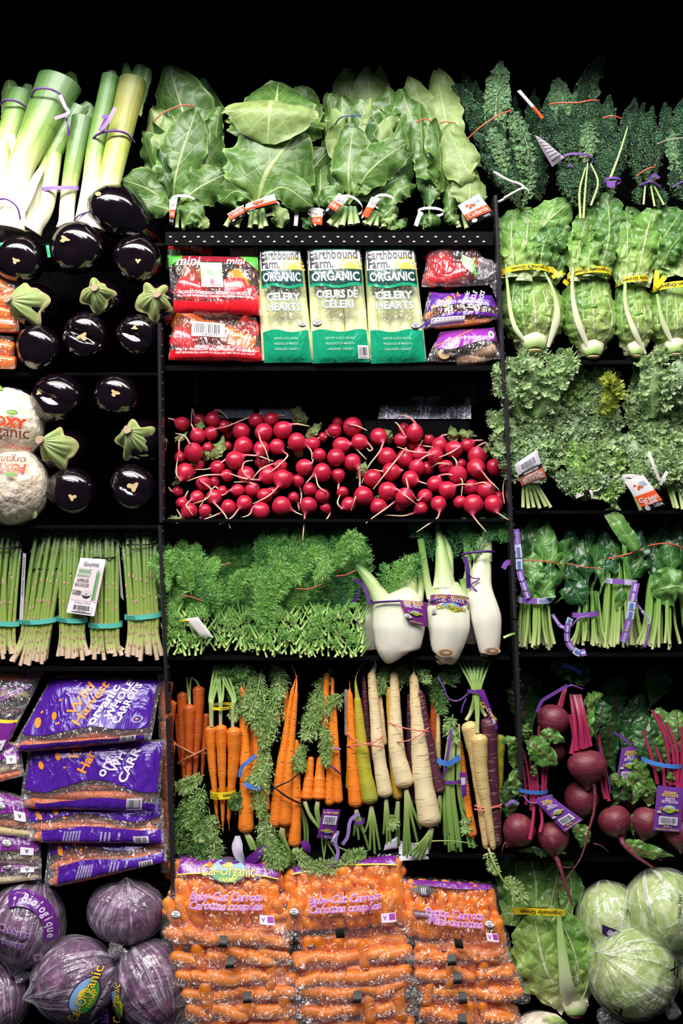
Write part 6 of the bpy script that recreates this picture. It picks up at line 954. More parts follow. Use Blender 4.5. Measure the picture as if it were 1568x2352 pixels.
greens(t, [([(440, 1810, 30), (425, 1860, 20), (410, 1900, 18)], 30, 12, 2), ([(470, 1780, 30), (440, 1790, 20), (418, 1800, 18)], 24, 12, 0), ([(420, 1850, 30), (415, 1920, 20), (410, 1980, 16)], 34, 14, 0), ([(440, 1880, 30), (450, 1930, 20), (435, 1985, 14)], 32, 14, 2)], 1)
t = CB('carrot bunch with yellow bands top and bottom and green stems up', (510, 1900, 20))
carrot(t, (484, 1666, 22), (498, 1880, 26), 13, CORG, 3, tail=[(505, 1900, 24)]); carrot(t, (508, 1662, 12), (512, 1895, 20), 13.5, CORG, 0, tail=[(512, 1912, 20)]); carrot(t, (538, 1668, 14), (524, 1890, 24), 17, CORG, -3, tail=[(526, 1908, 26)]); 
for (x, y) in ((486, 1668), (507, 1664), (535, 1670)):
    tuft(t, (x, y, 14), [[(x + dx * .4, y - 50, 12), (x + dx, 1600, 20), (500 + dx * 2.4, 1530, 46)] for dx in (-4, 0, 5)], 4 if x < 500 else 3.2)
S = ringS(509, 1622, 28, 18, 20, 7, -.05, 3); band(t, S, YB, 'rubber_band'); m = MB(); text(m, 'Grown', S, .65, .5, 5, lift=1, rot=PI); t.part('band_lettering', m, flat('2A2410')); S = ringS(512, 1822, 30, 18, 20, 16, -.06, 2); band(t, S, YB, 'rubber_band'); m = MB(); text(m, 'PRODUCE', S, .25, .7, 5, lift=1, rot=PI, maxw=26); text(m, 'OF USA', S, .25, .3, 5, lift=1, rot=PI, maxw=22); text(m, 'Grown', S, .7, .5, 9, lift=1, rot=PI, maxw=28); t.part('band_lettering', m, flat('2A2410'))
greens(t, [([(500, 1570, 40), (530, 1550, 30), (570, 1540, 30)], 24, 12, 2), ([(480, 1860, 20), (490, 1920, 10), (500, 1975, 8)], 26, 13, 1), ([(470, 1800, 20), (450, 1850, 8), (430, 1900, 8)], 30, 13, 0), ([(490, 1880, 16), (470, 1900, 6), (455, 1925, 6)], 26, 10, 1), ([(460, 1850, 16), (455, 1920, 6), (470, 1980, 6)], 30, 13, 2)], 2)
t = CB('single thick carrot pair tied in blue behind leafy greens', (565, 1915, 15))
carrot(t, (565, 1914, 10), (553, 1580, 40), 18, CORG, 4, tr=.4); carrot(t, (604, 1870, 24), (588, 1680, 40), 18, CORG, 0, tr=.6); carrot(t, (585, 1860, 40), (570, 1600, 60), 14, CORG); tuft(t, (566, 1912, 8), [[(575, 1930, 6), (592, 1955, 10)], [(580, 1930, 4), (588, 1950, 2)], [(570, 1925, 4), (580, 1948, 0)]], 5); tuft(t, (600, 1870, 22), [[(602, 1910, 24), (590, 1950, 24)], [(606, 1910, 20), (596, 1950, 20)], [(596, 1900, 26), (590, 1945, 30)]], 4)
ribbon(t, [(588, 1732, 0), (566, 1748, -10), (556, 1760, -10), (552, 1780, -8)], 4.5, flat('5A86E0', .3, .1), 'rubber_band', 10); ribbon(t, [(562, 1792, -12), (575, 1800, -14), (600, 1808, -8)], 5, flat('5A86E0', .3, .1), 'rubber_band')
m = MB(); S = quadS([(546, 1920, 10), (560, 1950, 0), (582, 1975, -6), (552, 1984, -2)], 6, pw=2); 
leaf(m, [(546, 1918, 8), (548, 1950, -4), (562, 1982, 2)], 13, 'lobe', 9, 14, -5); leaf(m, [(560, 1982, 2), (590, 1960, -6), (610, 1935, 6)], 12, 'lobe', 9, 14, mi=1); t.part('paper_label', m, [flat('C4BCD0', .45, .06), PUR])
greens(t, [([(560, 1520, 50), (580, 1600, 20), (600, 1680, 10)], 40, 18, 0), ([(600, 1540, 50), (590, 1590, 20), (570, 1650, 8)], 38, 16, 1), ([(640, 1560, 40), (620, 1640, 14), (600, 1720, 4)], 38, 18, 0), ([(610, 1700, 20), (598, 1780, -2), (600, 1880, -4)], 30, 20, 0), ([(620, 1730, 16), (605, 1770, -6), (575, 1800, -10)], 28, 12, 1), ([(590, 1820, 20), (560, 1830, 4), (530, 1850, 4)], 26, 12, 2), ([(610, 1860, 10), (615, 1930, -6), (650, 1990, -14)], 30, 18, 1), ([(610, 1600, 40), (560, 1620, 20), (530, 1650, 14)], 26, 12, 1), ([(600, 1900, 10), (640, 1940, -6), (660, 1980, -14)], 24, 14, 0), ([(530, 1530, 60), (545, 1560, 40), (530, 1620, 30)], 30, 12, 2)], 3)
t = CB('long orange carrot bunch with wispy tips crossed by a black band', (655, 1945, 15))
carrot(t, (632, 1902, 14), (672, 1580, 36), 15.5, CORG, -4, tail=[(680, 1558, 40), (684, 1556, 38)], tr=.3); carrot(t, (654, 1896, 2), (680, 1585, 24), 15, CORG, -2, tail=[(680, 1560, 34), (668, 1527, 40)], tr=.3); carrot(t, (676, 1944, 6), (680, 1700, 22), 14.5, CORG, 2, tr=.5); carrot(t, (662, 1930, 26), (670, 1640, 40), 13, CORG); carrot(t, (655, 1660, 50), (654, 1588, 56), 8, CORG, tr=.8); carrot(t, (638, 1660, 40), (634, 1628, 44), 5, CORG, tail=[(636, 1622, 44), (642, 1616, 40)])
tie(t, [(618, 1786, 6), (632, 1800, -18), (660, 1822, -20), (695, 1845, 2)], 2.2, LBLACK, 'rubber_band'); tie(t, [(622, 1812, 0), (645, 1796, -20), (670, 1784, -18), (690, 1772, 10)], 1.8, LBLACK, 'rubber_band')
tuft(t, (650, 1898, 0), [[(652, 1920, 0), (668, 1960, 4)], [(646, 1915, 2), (660, 1950, 10)]], 5); tuft(t, (680, 1942, 4), [[(686, 1955, 2), (696, 1945, 8)], [(676, 1955, 0), (690, 1965, 4)]], 5); tuft(t, (690, 1860, 30), [[(698, 1900, 30), (700, 1940, 26)], [(704, 1900, 34), (706, 1940, 30)]], 3.4)
m = MB(); leaf(m, [(694, 1928, 0), (705, 1940, -6), (712, 1955, 0)], 10, 'lobe', 5, 8); t.part('paper_label', m, PUR)
greens(t, [([(620, 1530, 60), (640, 1560, 40), (640, 1610, 20)], 30, 14, 1), ([(690, 1970, 4), (640, 1975, -6), (610, 1960, 0)], 18, 12, 0), ([(670, 1950, 4), (700, 1975, -8), (740, 1995, -14)], 20, 12, 1)], 4)
t = CB('short stubby carrot bunch with purple bands and upside down tag', (745, 1850, 20))
carrot(t, (704, 1836, 12), (714, 1740, 30), 14, CORG, tr=.5); carrot(t, (732, 1836, 10), (736, 1740, 30), 16, CORG, tr=.5); carrot(t, (756, 1850, 12), (764, 1560, 50), 11, CORG, 0, tr=.3); carrot(t, (776, 1846, 16), (766, 1610, 44), 12, CORG, tr=.4); carrot(t, (742, 1700, 36), (750, 1550, 56), 12, CORG, tr=.5, tail=[(757, 1538, 56)]); carrot(t, (732, 1620, 50), (736, 1575, 60), 8, CORG, tr=.6)
tie(t, [(736, 1718, 28), (760, 1716, 8), (782, 1720, 14)], 2.4, LAV, 'rubber_band'); tie(t, [(748, 1746, 10), (765, 1758, -2), (782, 1776, 8)], 2.4, PURT, 'rubber_band'); tuft(t, (700, 1838, 8), [[(705, 1855, 6), (730, 1895, 6)], [(712, 1870, 4), (735, 1900, 2)]], 4); tuft(t, (730, 1838, 6), [[(730, 1860, 4), (738, 1900, 8)], [(726, 1860, 6), (734, 1895, 6)]], 4.4); tuft(t, (742, 1900, 6), [[(740, 1930, 6), (745, 1975, 4)], [(748, 1930, 4), (742, 1980, 2)], [(752, 1930, 2), (770, 1960, -4)], [(755, 1930, 4), (800, 1950, 0)]], 2.4)
S = quadS([(742, 1850, -12), (782, 1852, -12), (768, 1920, -14), (728, 1915, -12)], 5, pw=2); m = MB(); patch(m, S, 0, 1, 0, 1, 0, 8, 8, 0); text(m, 'CARROTS • CAROTTES', S, .5, .1, 4.5, rot=PI, mi=1, maxw=34); text(m, '4 LBS. 1', S, .5, .92, 5, rot=PI, mi=2); t.part('paper_label', m, [PUR, YEL, STW]); barcode(t, S, .15, .9, .2, .5, 14, 9, 'CFC8D8'); logo(t, S, .5, .72, 30, rot=PI); ribbon(t, [(776, 1900, -12), (770, 1925, -14), (776, 1950, -12), (766, 1980, -14)], 4, LAV); ribbon(t, [(772, 1905, -14), (766, 1915, -16), (762, 1925, -14)], 3, STW)
greens(t, [([(790, 1600, 40), (750, 1620, 20), (700, 1670, 10)], 34, 18, 0), ([(740, 1580, 50), (720, 1640, 20), (700, 1700, 8)], 34, 16, 1), ([(700, 1700, 20), (690, 1730, 6), (690, 1770, 4)], 20, 10, 0), ([(740, 1660, 20), (750, 1700, 0), (748, 1760, -4)], 20, 12, 0), ([(760, 1540, 60), (730, 1600, 40), (720, 1640, 30)], 30, 12, 2), ([(690, 1980, 0), (740, 1985, -10), (790, 1975, -10)], 22, 14, 1)], 5)
t = CB('rainbow bunch of orange, olive and cream carrots crossed by a pink band', (840, 1855, 15))
carrot(t, (818, 1856, 14), (803, 1590, 36), 17.5, CORG, -2, tr=.35, tail=[(803, 1568, 38)]); carrot(t, (852, 1845, 2), (820, 1600, 30), 19, CYEL, -5, tr=.4, tail=[(817, 1560, 34), (834, 1525, 44)]); carrot(t, (886, 1832, 8), (853, 1545, 40), 17.5, CCRM, -5, tr=.55, tail=[(862, 1528, 40), (858, 1516, 38), (850, 1526, 36)]); carrot(t, (846, 1760, 44), (836, 1560, 60), 12, CPUR, tr=.4, tail=[(842, 1518, 66)]); carrot(t, (801, 1820, 40), (806, 1650, 50), 8, CGOLD, tr=.7); carrot(t, (800, 1700, 56), (796, 1590, 64), 9, flat('A89888', .5, .2), tr=.7)
carrot(t, (880, 1720, 44), (868, 1560, 56), 11, CCRM, tr=.5)
for c, ds in (((818, 1858, 10), ((-4, 60), (4, 70), (14, 60), (20, 90))), ((852, 1848, 0), ((-10, 60), (-2, 100), (6, 110), (14, 100))), ((886, 1834, 6), ((-4, 80), (2, 110), (8, 110)))): tuft(t, c, [[(c[0] + dx * .6, c[1] + 35, c[2] - 2), (c[0] + dx * 1.4, c[1] + dy, c[2] + 4)] for dx, dy in ds], 3.6)
for p in ([(796, 1684, 20), (815, 1696, -6), (845, 1704, -18), (880, 1714, 4)], [(796, 1714, 18), (825, 1706, -14), (860, 1698, -16), (880, 1688, 10)]): tie(t, p, 1.6, CORAL, 'rubber_band')
S = ringS(825, 1884, 13, 10, 8, 8, -.1, 2); band(t, S, PURT, 'purple_tie'); ribbon(t, [(824, 1864, 0), (804, 1880, -6), (798, 1915, -6), (786, 1935, -4)], 4, LAV)
m = MB(); S = quadS([(885, 1935, 10), (912, 1920, 10), (912, 1946, 8), (880, 1952, 8)], 3); patch(m, S, 0, 1, 0, 1, 0); t.part('paper_label', m, flat('B4B0C0', .45, .06))
greens(t, [([(900, 1530, 60), (880, 1560, 40), (870, 1600, 40)], 26, 10, 0), ([(850, 1950, 10), (820, 1960, 0), (790, 1970, -6)], 16, 10, 0), ([(885, 1880, 10), (900, 1885, 0), (905, 1895, 4)], 12, 7, 1)], 6)
t = CB('rainbow bunch of two thick cream carrots with a purple one', (950, 1900, 15))
carrot(t, (932, 1810, 10), (906, 1545, 40), 22, CCRM, -12, tr=.4); carrot(t, (988, 1896, -2), (950, 1550, 36), 27, CCRM, -6, tr=.35, tail=[(952, 1530, 40)]); carrot(t, (1012, 1822, 14), (962, 1586, 30), 12.5, CPUR, -2, tr=.75); carrot(t, (914, 1840, 26), (894, 1582, 44), 13, CGOLD, -2, tr=.6); carrot(t, (950, 1860, 50), (940, 1600, 60), 16, CPUR); carrot(t, (985, 1700, 50), (972, 1600, 60), 9, CORG, tr=.6)
for p in ([(890, 1660, 26), (920, 1666, -10), (955, 1672, -16), (984, 1678, 4)], [(904, 1704, 10), (935, 1696, -12), (960, 1684, -14), (984, 1670, 6)]): tie(t, p, 1.5, CORAL, 'rubber_band')
for c, ds in (((914, 1842, 20), ((-14, 70), (-6, 110), (2, 100), (-2, 80))), ((932, 1812, 4), ((-6, 150), (2, 160), (10, 150), (26, 120), (34, 90), (-2, 140))), ((990, 1896, -8), ((-50, 60), (-44, 66), (-36, 70), (-28, 74), (-20, 60), (-6, 50)))): tuft(t, c, [[(c[0] + dx * .35, c[1] + dy * .4, c[2] - 2), (c[0] + dx, c[1] + dy, c[2] + 6)] for dx, dy in ds], 4)
tuft(t, (1010, 1826, 16), [[(1005, 1860, 16), (1004, 1900, 16)], [(1012, 1860, 18), (1010, 1890, 18)]], 3.2)
m = MB(); S = quadS([(916, 1936, 34), (986, 1946, 34), (984, 1972, 8), (916, 1975, 6)], 6, 2, pw=2); patch(m, S, 0, 1, 0, 1, 0); t.part('paper_label', m, flat('CFCCD8', .45, .04))
greens(t, [([(960, 1540, 50), (970, 1545, 30), (985, 1570, 20)], 18, 8, 1), ([(930, 1530, 60), (920, 1550, 50), (900, 1570, 44)], 24, 10, 0)], 7)
t = CB('sheaf of cut green carrot stems with blue band and one orange carrot', (1050, 1955, 25))
r = random.Random(4)
for k in range(26): f = r.uniform(-1, 1); zz = 16 - 10 * (1 - f * f) + r.uniform(0, 16); m = MB(); m.tube([(1044 + f * 12, 1660 + r.uniform(0, 50), zz + 10), (1040 + f * 18, 1740, zz), (1040 + f * 22, 1820, zz), (1056 + f * 38, 1955 - r.uniform(0, 50), zz - 4)], [2.4, 3.2, 3.6, 3.6], 7, 14); t.part('stem', m, CST)
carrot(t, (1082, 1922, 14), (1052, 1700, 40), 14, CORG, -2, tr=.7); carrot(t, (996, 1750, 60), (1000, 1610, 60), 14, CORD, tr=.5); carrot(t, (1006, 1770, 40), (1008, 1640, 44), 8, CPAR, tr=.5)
ribbon(t, [(1002, 1742, 8), (1025, 1748, -6), (1054, 1734, 4)], 6, BLU, 'rubber_band'); S = ringS(1038, 1792, 20, 16, 16, 8, -.04, 0); band(t, S, PURT, 'purple_tie'); ribbon(t, [(1034, 1672, 4), (1028, 1710, -4), (1020, 1760, -2), (1014, 1784, 4)], 3.4, PURT)
S = quadS([(1052, 1768, -4), (1068, 1768, -4), (1068, 1820, -6), (1058, 1826, -4)], 2); m = MB(); patch(m, S, 0, 1, 0, 1, 0); patch(m, S, .1, .8, .2, .5, .8, 3, 3, 1); t.part('paper_label', m, [PUR, STW])
tuft(t, (950, 1930, -6), [[(1000, 1922, -10), (1060, 1925, -10), (1092, 1934, -8)]], 1.6)
greens(t, [([(1000, 1560, 60), (1010, 1600, 40), (1020, 1640, 20)], 26, 12, 2), ([(980, 1590, 50), (1020, 1560, 40), (1060, 1550, 50)], 24, 12, 2), ([(1040, 1640, 20), (1030, 1670, 10), (1050, 1700, 4)], 16, 10, 1), ([(1060, 1860, 4), (1070, 1890, 0), (1064, 1900, 0)], 12, 6, 1)], 8)
t = CB('bunch of two pale carrots and a long purple one, tips down, at the right', (1105, 1955, 10))
carrot(t, (1076, 1656, 10), (1116, 1950, 10), 20, CPAR, -6, tr=.35); carrot(t, (1098, 1682, -8), (1132, 1950, 0), 18.5, CPAR, 6, tr=.35); carrot(t, (1122, 1646, 10), (1140, 1948, 18), 19, CPUR, 2, tr=.75); carrot(t, (1150, 1690, 30), (1146, 1900, 36), 13, CYEL, 0, tr=.5)
for c, ex in (((1070, 1654, 8), 1062), ((1094, 1680, -8), 1086), ((1116, 1645, 8), 1104)): tuft(t, c, [[((c[0] + 1092 + k * 2) / 2, (c[1] + 1590) / 2 + 10, c[2] + 4), (1086 + k * 4 + (ex - 1062) * .1, 1586, 10 + k), (ex - 10 + k * 12, 1518, 40)] for k in range(4)], 3.6)
S = ringS(1091, 1587, 18, 14, 14, 8, -.04, 0); band(t, S, PURT, 'purple_tie'); tie(t, [(1006, 1556, 20), (1018, 1578, 12), (1030, 1604, 6), (1052, 1608, 2), (1074, 1592, 2)], 2, PURT, 'ribbon'); tie(t, [(1070, 1602, 4), (1062, 1620, 2), (1058, 1636, 2)], 2, PURT, 'ribbon')
m = MB(); S = quadS([(1094, 1584, -2), (1110, 1582, 0), (1142, 1670, -4), (1136, 1676, -4)], 3); patch(m, S, 0, 1, 0, 1, 0); text(m, 'Cal-Organic', S, .5, .55, 8, rot=-1.2, mi=1); patch(m, S, .3, .8, .7, .85, .8, 3, 3, 2); t.part('paper_label', m, [PUR, YEL, STW])
for p in ([(1088, 1848, 0), (1110, 1850, -12), (1150, 1852, 4)], [(1088, 1856, 0), (1110, 1856, -12), (1152, 1846, 4)]): tie(t, p, 1.6, CORAL, 'rubber_band')
t = Th('drooping_leaf', 'single green carrot leaf drooping over the mini carrot bags', 'carrot leaf', (1170, 2060, -30), single=True); m = MB(); r = random.Random(3); m.tube([(1122, 1950, -20), (1135, 1985, -30), (1155, 2022, -34), (1172, 2040, -34)], [3.2, 2.6, 2], 7, 12, mi=0)
for p, sd, n in (([(1120, 1950, -20), (1130, 1985, -26), (1142, 2004, -30)], 16, 6), ([(1152, 2020, -32), (1180, 2036, -36), (1205, 2072, -36)], 24, 12), ([(1160, 2030, -32), (1175, 2030, -38), (1195, 2040, -36)], 20, 8)): frond(m, p, sd, n, 4.4, 3, r, 1, 1.2, 6, 45, .2, 2.3)
t.one(m, [CST, CFR[1]])
# ------------------------------------------------------------------ beets
BEET = skin('beet_skin', [(0, '8E4A46'), (.2, '7A2C3E'), (.6, '6C223A'), (.9, '66263C'), (1, '7A444A')], .45, .3, '4A1A28', 20, bump=.25, ringc='7E4A44', around=(7, 1.5, 1), spots=('8A4E4A', 60)); BST = skin('beet_stem', [(0, 'B02A5A'), (.3, 'A82450'), (1, '7A1E38')], .32, .35, 'D05A8A', bump=.4); BRT = skin('beet_root', [(0, '6E2438'), (1, '7A3444')], .5, .3, '4A1424', 40, ringc='9A6A60')
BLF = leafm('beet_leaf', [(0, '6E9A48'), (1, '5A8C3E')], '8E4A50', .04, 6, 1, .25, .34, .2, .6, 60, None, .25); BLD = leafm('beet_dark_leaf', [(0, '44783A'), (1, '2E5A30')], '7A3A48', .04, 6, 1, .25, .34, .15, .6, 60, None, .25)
def beet(t, x, y, r, z, ax, root=None, sq=.95, seed=0):
    ax = unit(np.array([ax], float))[0]; c = np.array([x, y, z], float); s = np.linspace(0, 1, 30); zz = -np.cos(s * PI); pr_ = np.sin(s * PI) ** .9 * (1 - .06 * zz); zz = zz * r * sq + np.clip((s - .84) / .16, 0, 1) ** 1.3 * r * .35; pr_ = np.maximum(pr_ * r, r * .1)
    pr_[0] = r * .2; N = unit(np.cross(ax, (0.3, .2, -.9))[None])[0]; Bq = np.cross(ax, N); th = np.linspace(0, 2 * PI, 37); k = 1 + .03 * np.sin(3 * th + seed); G_ = c + ax * zz[:, None, None] + N * (pr_[:, None] * np.cos(th) * k)[..., None] + Bq * (pr_[:, None] * np.sin(th) * k)[..., None]
    m = MB(); m.grid(G_); o = t.part('beet', m, BEET)
    if root: m = MB(); m.tube([tuple(c + ax * r * .95 * sq)] + root[0], root[1], 8, 30, bump=lambda q, b: 1 + .12 * np.sin(q * 60 + b)); [m.tube(p, [1.6, .6], 5, 10) for p in root[2:]]; t.part('taproot', m, BRT, o)
    return o
def bstem(t, lst, r=5):
    for e in lst: m = MB(); m.tube(e, [r, r * .8, r * .7], 9, 16, flat=.7); t.part('stem', m, BST)
def bleaf(t, lst, s0=0):
    for k, e in enumerate(lst): m = MB(); leaf(m, e[0], e[1], 'lobe' if e[1] < 26 else 'collard', 15, 26, e[1] * .25, 4, 3, 3, .15, e[3] if len(e) > 3 else 0, .14, s0 + k); t.part('leaf', m, [BLF, BLD][e[2]])
G = 'bunches of beets at the lower right'
def btag(t, c, rot=0):
    S = quadS(c, 4, pw=2); m = MB(); patch(m, S, 0, 1, 0, 1, 0, 8, 8, 0); text(m, 'ORGANIC', S, .5, .13, 5.5, mi=1, maxw=S.w * .5); text(m, 'BIOLOGIQUE', S, .5, .19, 5.5, mi=1, maxw=S.w * .6); text(m, 'BEETS', S, .5, .27, 6, mi=2, maxw=S.w * .35); text(m, 'BETTERAVES', S, .5, .335, 6, mi=2, maxw=S.w * .6); text(m, 'Produce of U.S.A. • Produit des É.-U.', S, .5, .95, 4, mi=1, maxw=S.w * .85); text(m, '50 lbs. 1', S, .5, .885, 4, mi=1); t.part('paper_label', m, [printm('label_purple2', '6E3A94', .3, 20, .1), YEL, flat('DCD4E4')]); logo(t, S, .5, .49, S.w * .7, k=1.3); barcode(t, S, .16, .84, .66, .85, 16, 7, 'D8D2E0'); seal(t, S, .14, .58, 4)
t = Th('beet_bunch', 'large beet bunch with thick magenta stems hanging highest', 'beets', (1330, 1800, 40), G)
beet(t, 1271, 1656, 37, 50, (-.3, .8, -.2), seed=1); beet(t, 1345, 1757, 45, 26, (0, 1, -.15), ([(1358, 1800, 8), (1356, 1850, 0), (1344, 1890, -6), (1325, 1950, -14), (1296, 1995, -16), (1262, 2050, -14)], [6, 4, 3.5, 2.2, 1.2, .7]), .82, 2)
bstem(t, [[(1320, 1720, 20), (1316, 1660, 20), (1312, 1595, 44)], [(1332, 1714, 12), (1326, 1650, 8), (1318, 1596, 36)], [(1340, 1712, 14), (1330, 1650, 14), (1324, 1596, 40)], [(1350, 1710, 20), (1338, 1650, 20), (1332, 1596, 44)], [(1310, 1728, 24), (1316, 1690, 26), (1308, 1640, 36)]], 7.5); bstem(t, [[(1290, 1624, 44), (1296, 1600, 44), (1304, 1575, 52)], [(1284, 1622, 46), (1290, 1605, 50), (1300, 1580, 56)]], 4)
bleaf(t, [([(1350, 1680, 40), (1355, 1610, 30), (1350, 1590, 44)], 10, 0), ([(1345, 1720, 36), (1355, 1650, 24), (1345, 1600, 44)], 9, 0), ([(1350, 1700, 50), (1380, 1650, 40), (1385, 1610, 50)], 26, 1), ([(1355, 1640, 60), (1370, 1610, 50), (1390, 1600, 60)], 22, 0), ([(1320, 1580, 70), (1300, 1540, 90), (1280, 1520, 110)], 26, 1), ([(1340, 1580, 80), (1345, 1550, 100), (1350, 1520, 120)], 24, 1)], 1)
tie(t, [(1296, 1578, 30), (1310, 1572, 22), (1336, 1582, 34)], 2.6, PURT); ribbon(t, [(1300, 1572, 24), (1262, 1592, 14), (1240, 1606, 12), (1228, 1632, 14)], 4, PURT); ribbon(t, [(1296, 1532, 80), (1320, 1538, 70), (1342, 1552, 80)], 5, BLU, 'rubber_band')
t = Th('beet_bunch', 'left beet bunch by the divider with curling green leaf and diagonal tag', 'beets', (1230, 1960, 10), G)
beet(t, 1192, 1909, 38, 20, (-.6, .8, 0), ([(1158, 1940, 14), (1152, 1960, 12)], [7, 2, .8]), .95, 3); beet(t, 1270, 1924, 36, 10, (.05, 1, -.1), ([(1282, 1985, -10), (1292, 2020, -16), (1306, 2060, -18), (1308, 2072, -18)], [7, 4.5, 3, 1.4], [(1290, 1985, -12), (1300, 1986, -14), (1310, 1984, -12)], [(1290, 1998, -14), (1276, 2020, -14), (1258, 2050, -12)]), .98, 4)
bstem(t, [[(1212, 1920, -20), (1222, 1870, -8), (1224, 1820, 6), (1218, 1740, 20)], [(1236, 1905, -14), (1242, 1875, -6), (1234, 1820, 4), (1232, 1720, 20)], [(1244, 1850, 6), (1246, 1800, 10), (1250, 1690, 20)], [(1220, 1860, 6), (1216, 1800, 10), (1206, 1730, 30)], [(1228, 1850, 10), (1230, 1780, 14), (1240, 1670, 24)], [(1250, 1850, 14), (1254, 1790, 16), (1262, 1720, 30)], [(1210, 1850, 20), (1206, 1790, 20), (1200, 1740, 40)]], 4.5)
bleaf(t, [([(1200, 1700, 10), (1225, 1710, -14), (1275, 1755, -4)], 28, 0, 10), ([(1190, 1720, -6), (1170, 1700, -16), (1145, 1700, -10)], 16, 0), ([(1240, 1700, 20), (1265, 1690, 6), (1298, 1705, 6)], 18, 0), ([(1195, 1830, 10), (1180, 1790, 4), (1195, 1760, 10)], 16, 0), ([(1190, 1770, 20), (1185, 1730, 10), (1190, 1700, 20)], 20, 0), ([(1215, 1700, 14), (1205, 1680, 2), (1212, 1660, 10)], 18, 0), ([(1175, 1880, 30), (1170, 1830, 20), (1180, 1780, 30)], 22, 1), ([(1225, 1780, -4), (1222, 1765, -8), (1224, 1750, -4)], 8, 0), ([(1260, 1960, 20), (1245, 1962, 12), (1230, 1962, 16)], 9, 1), ([(1320, 1900, 20), (1340, 1920, 10), (1335, 1950, 12)], 20, 0), ([(1265, 1830, 30), (1275, 1860, 24), (1280, 1880, 30)], 14, 1)], 2)
S = ringS(1222, 1814, 38, 24, 20, 9, .08, 3); band(t, S, BLU, 'rubber_band'); btag(t, [(1222, 1832, -8), (1256, 1820, -12), (1332, 1874, -26), (1290, 1902, -26)]); tie(t, [(1200, 1825, 4), (1215, 1840, -6), (1240, 1836, -10), (1258, 1824, -8)], 2.2, PURT); ribbon(t, [(1160, 1850, 6), (1175, 1838, 0), (1190, 1846, 4)], 4, LAV)
t = Th('beet_bunch', 'central pair of beets with short stems resting on the shelf', 'beets', (1380, 1930, 30), G)
beet(t, 1340, 1842, 40, 56, (-.3, .8, 0), seed=5); beet(t, 1412, 1886, 38, 30, (.4, .9, -.1), ([(1424, 1930, 0), (1450, 1955, -10), (1488, 1980, -12)], [8, 5, 2.5], [(1436, 1936, -6), (1470, 1950, -10), (1510, 1965, -10)]), .9, 6); beet(t, 1284, 1742, 24, 90, (0, 1, 0), seed=2)
bstem(t, [[(1390, 1835, 30), (1382, 1800, 36), (1376, 1730, 50)], [(1398, 1840, 30), (1392, 1800, 36), (1384, 1720, 50)], [(1380, 1800, 40), (1384, 1740, 50), (1378, 1680, 60)]], 5); bleaf(t, [([(1410, 1860, 60), (1430, 1830, 50), (1440, 1800, 60)], 26, 1), ([(1400, 1800, 50), (1420, 1795, 40), (1438, 1805, 44)], 16, 0), ([(1430, 1930, 10), (1470, 1945, 0), (1540, 1960, 4)], 20, 0), ([(1450, 1870, 30), (1448, 1890, 24), (1455, 1920, 26)], 10, 0)], 3); m = MB(); m.tube([(1358, 1932, 10), (1375, 1936, 6), (1392, 1950, 6)], [1.6, .6], 5, 8); t.part('root_thread', m, BRT)
tie(t, [(1380, 1720, 40), (1396, 1790, 26), (1400, 1820, 22)], 2, PURT)
t = Th('beet_bunch', 'right beet bunch with veined leaves, blue band and upright purple tag', 'beets', (1520, 1930, 20), G)
beet(t, 1488, 1892, 36, 34, (-.2, 1, 0), seed=7); beet(t, 1562, 1912, 36, 20, (0, 1, -.1), seed=8)
bstem(t, [[(1510, 1800, 20), (1495, 1740, 14), (1478, 1680, 30)], [(1535, 1800, 6), (1525, 1700, 0), (1496, 1630, 20)], [(1545, 1800, 8), (1540, 1720, 4), (1510, 1640, 24)], [(1552, 1810, 6), (1550, 1720, 6), (1530, 1660, 24)], [(1562, 1880, 4), (1562, 1760, 10), (1568, 1670, 24)], [(1525, 1810, 14), (1520, 1760, 14), (1500, 1700, 30)], [(1556, 1870, 0), (1556, 1800, 6), (1560, 1740, 20)]], 5)
bleaf(t, [([(1530, 1790, 30), (1490, 1720, 20), (1480, 1640, 40)], 30, 1), ([(1540, 1780, 36), (1530, 1700, 30), (1520, 1630, 50)], 34, 0), ([(1560, 1760, 36), (1560, 1680, 30), (1560, 1635, 50)], 34, 0), ([(1500, 1830, 30), (1470, 1770, 20), (1460, 1740, 24)], 20, 0), ([(1500, 1850, 30), (1480, 1810, 16), (1450, 1845, 20)], 22, 0), ([(1460, 1820, 30), (1460, 1790, 26), (1490, 1740, 30)], 18, 0), ([(1540, 1800, 10), (1535, 1785, -2), (1530, 1765, 4)], 10, 0)], 4)
S = ringS(1520, 1748, 48, 26, 20, 10, .16, 5); band(t, S, flat('4A86D8', .3, .1), 'rubber_band'); btag(t, [(1500, 1796, -14), (1560, 1802, -16), (1552, 1902, -18), (1490, 1898, -16)])
t = Th('beet_bunch', 'beet bunch in shadow behind, its purple tag glimpsed in the gap', 'beets', (1430, 1900, 110), G)
bleaf(t, [([(1420, 1800, 130), (1400, 1700, 130), (1420, 1620, 150)], 34, 1), ([(1440, 1800, 130), (1460, 1700, 130), (1480, 1600, 150)], 34, 1), ([(1430, 1680, 150), (1420, 1610, 150), (1440, 1560, 170)], 34, 1), ([(1230, 1700, 140), (1210, 1620, 140), (1230, 1550, 160)], 40, 1), ([(1500, 1640, 150), (1520, 1580, 150), (1540, 1540, 170)], 34, 1)], 5); beet(t, 1450, 1830, 26, 120, (0, 1, 0)); btag(t, [(1420, 1712, 80), (1462, 1706, 80), (1464, 1796, 74), (1406, 1790, 76)]); ribbon(t, [(1402, 1678, 90), (1422, 1688, 84), (1440, 1704, 80)], 3, PURT)
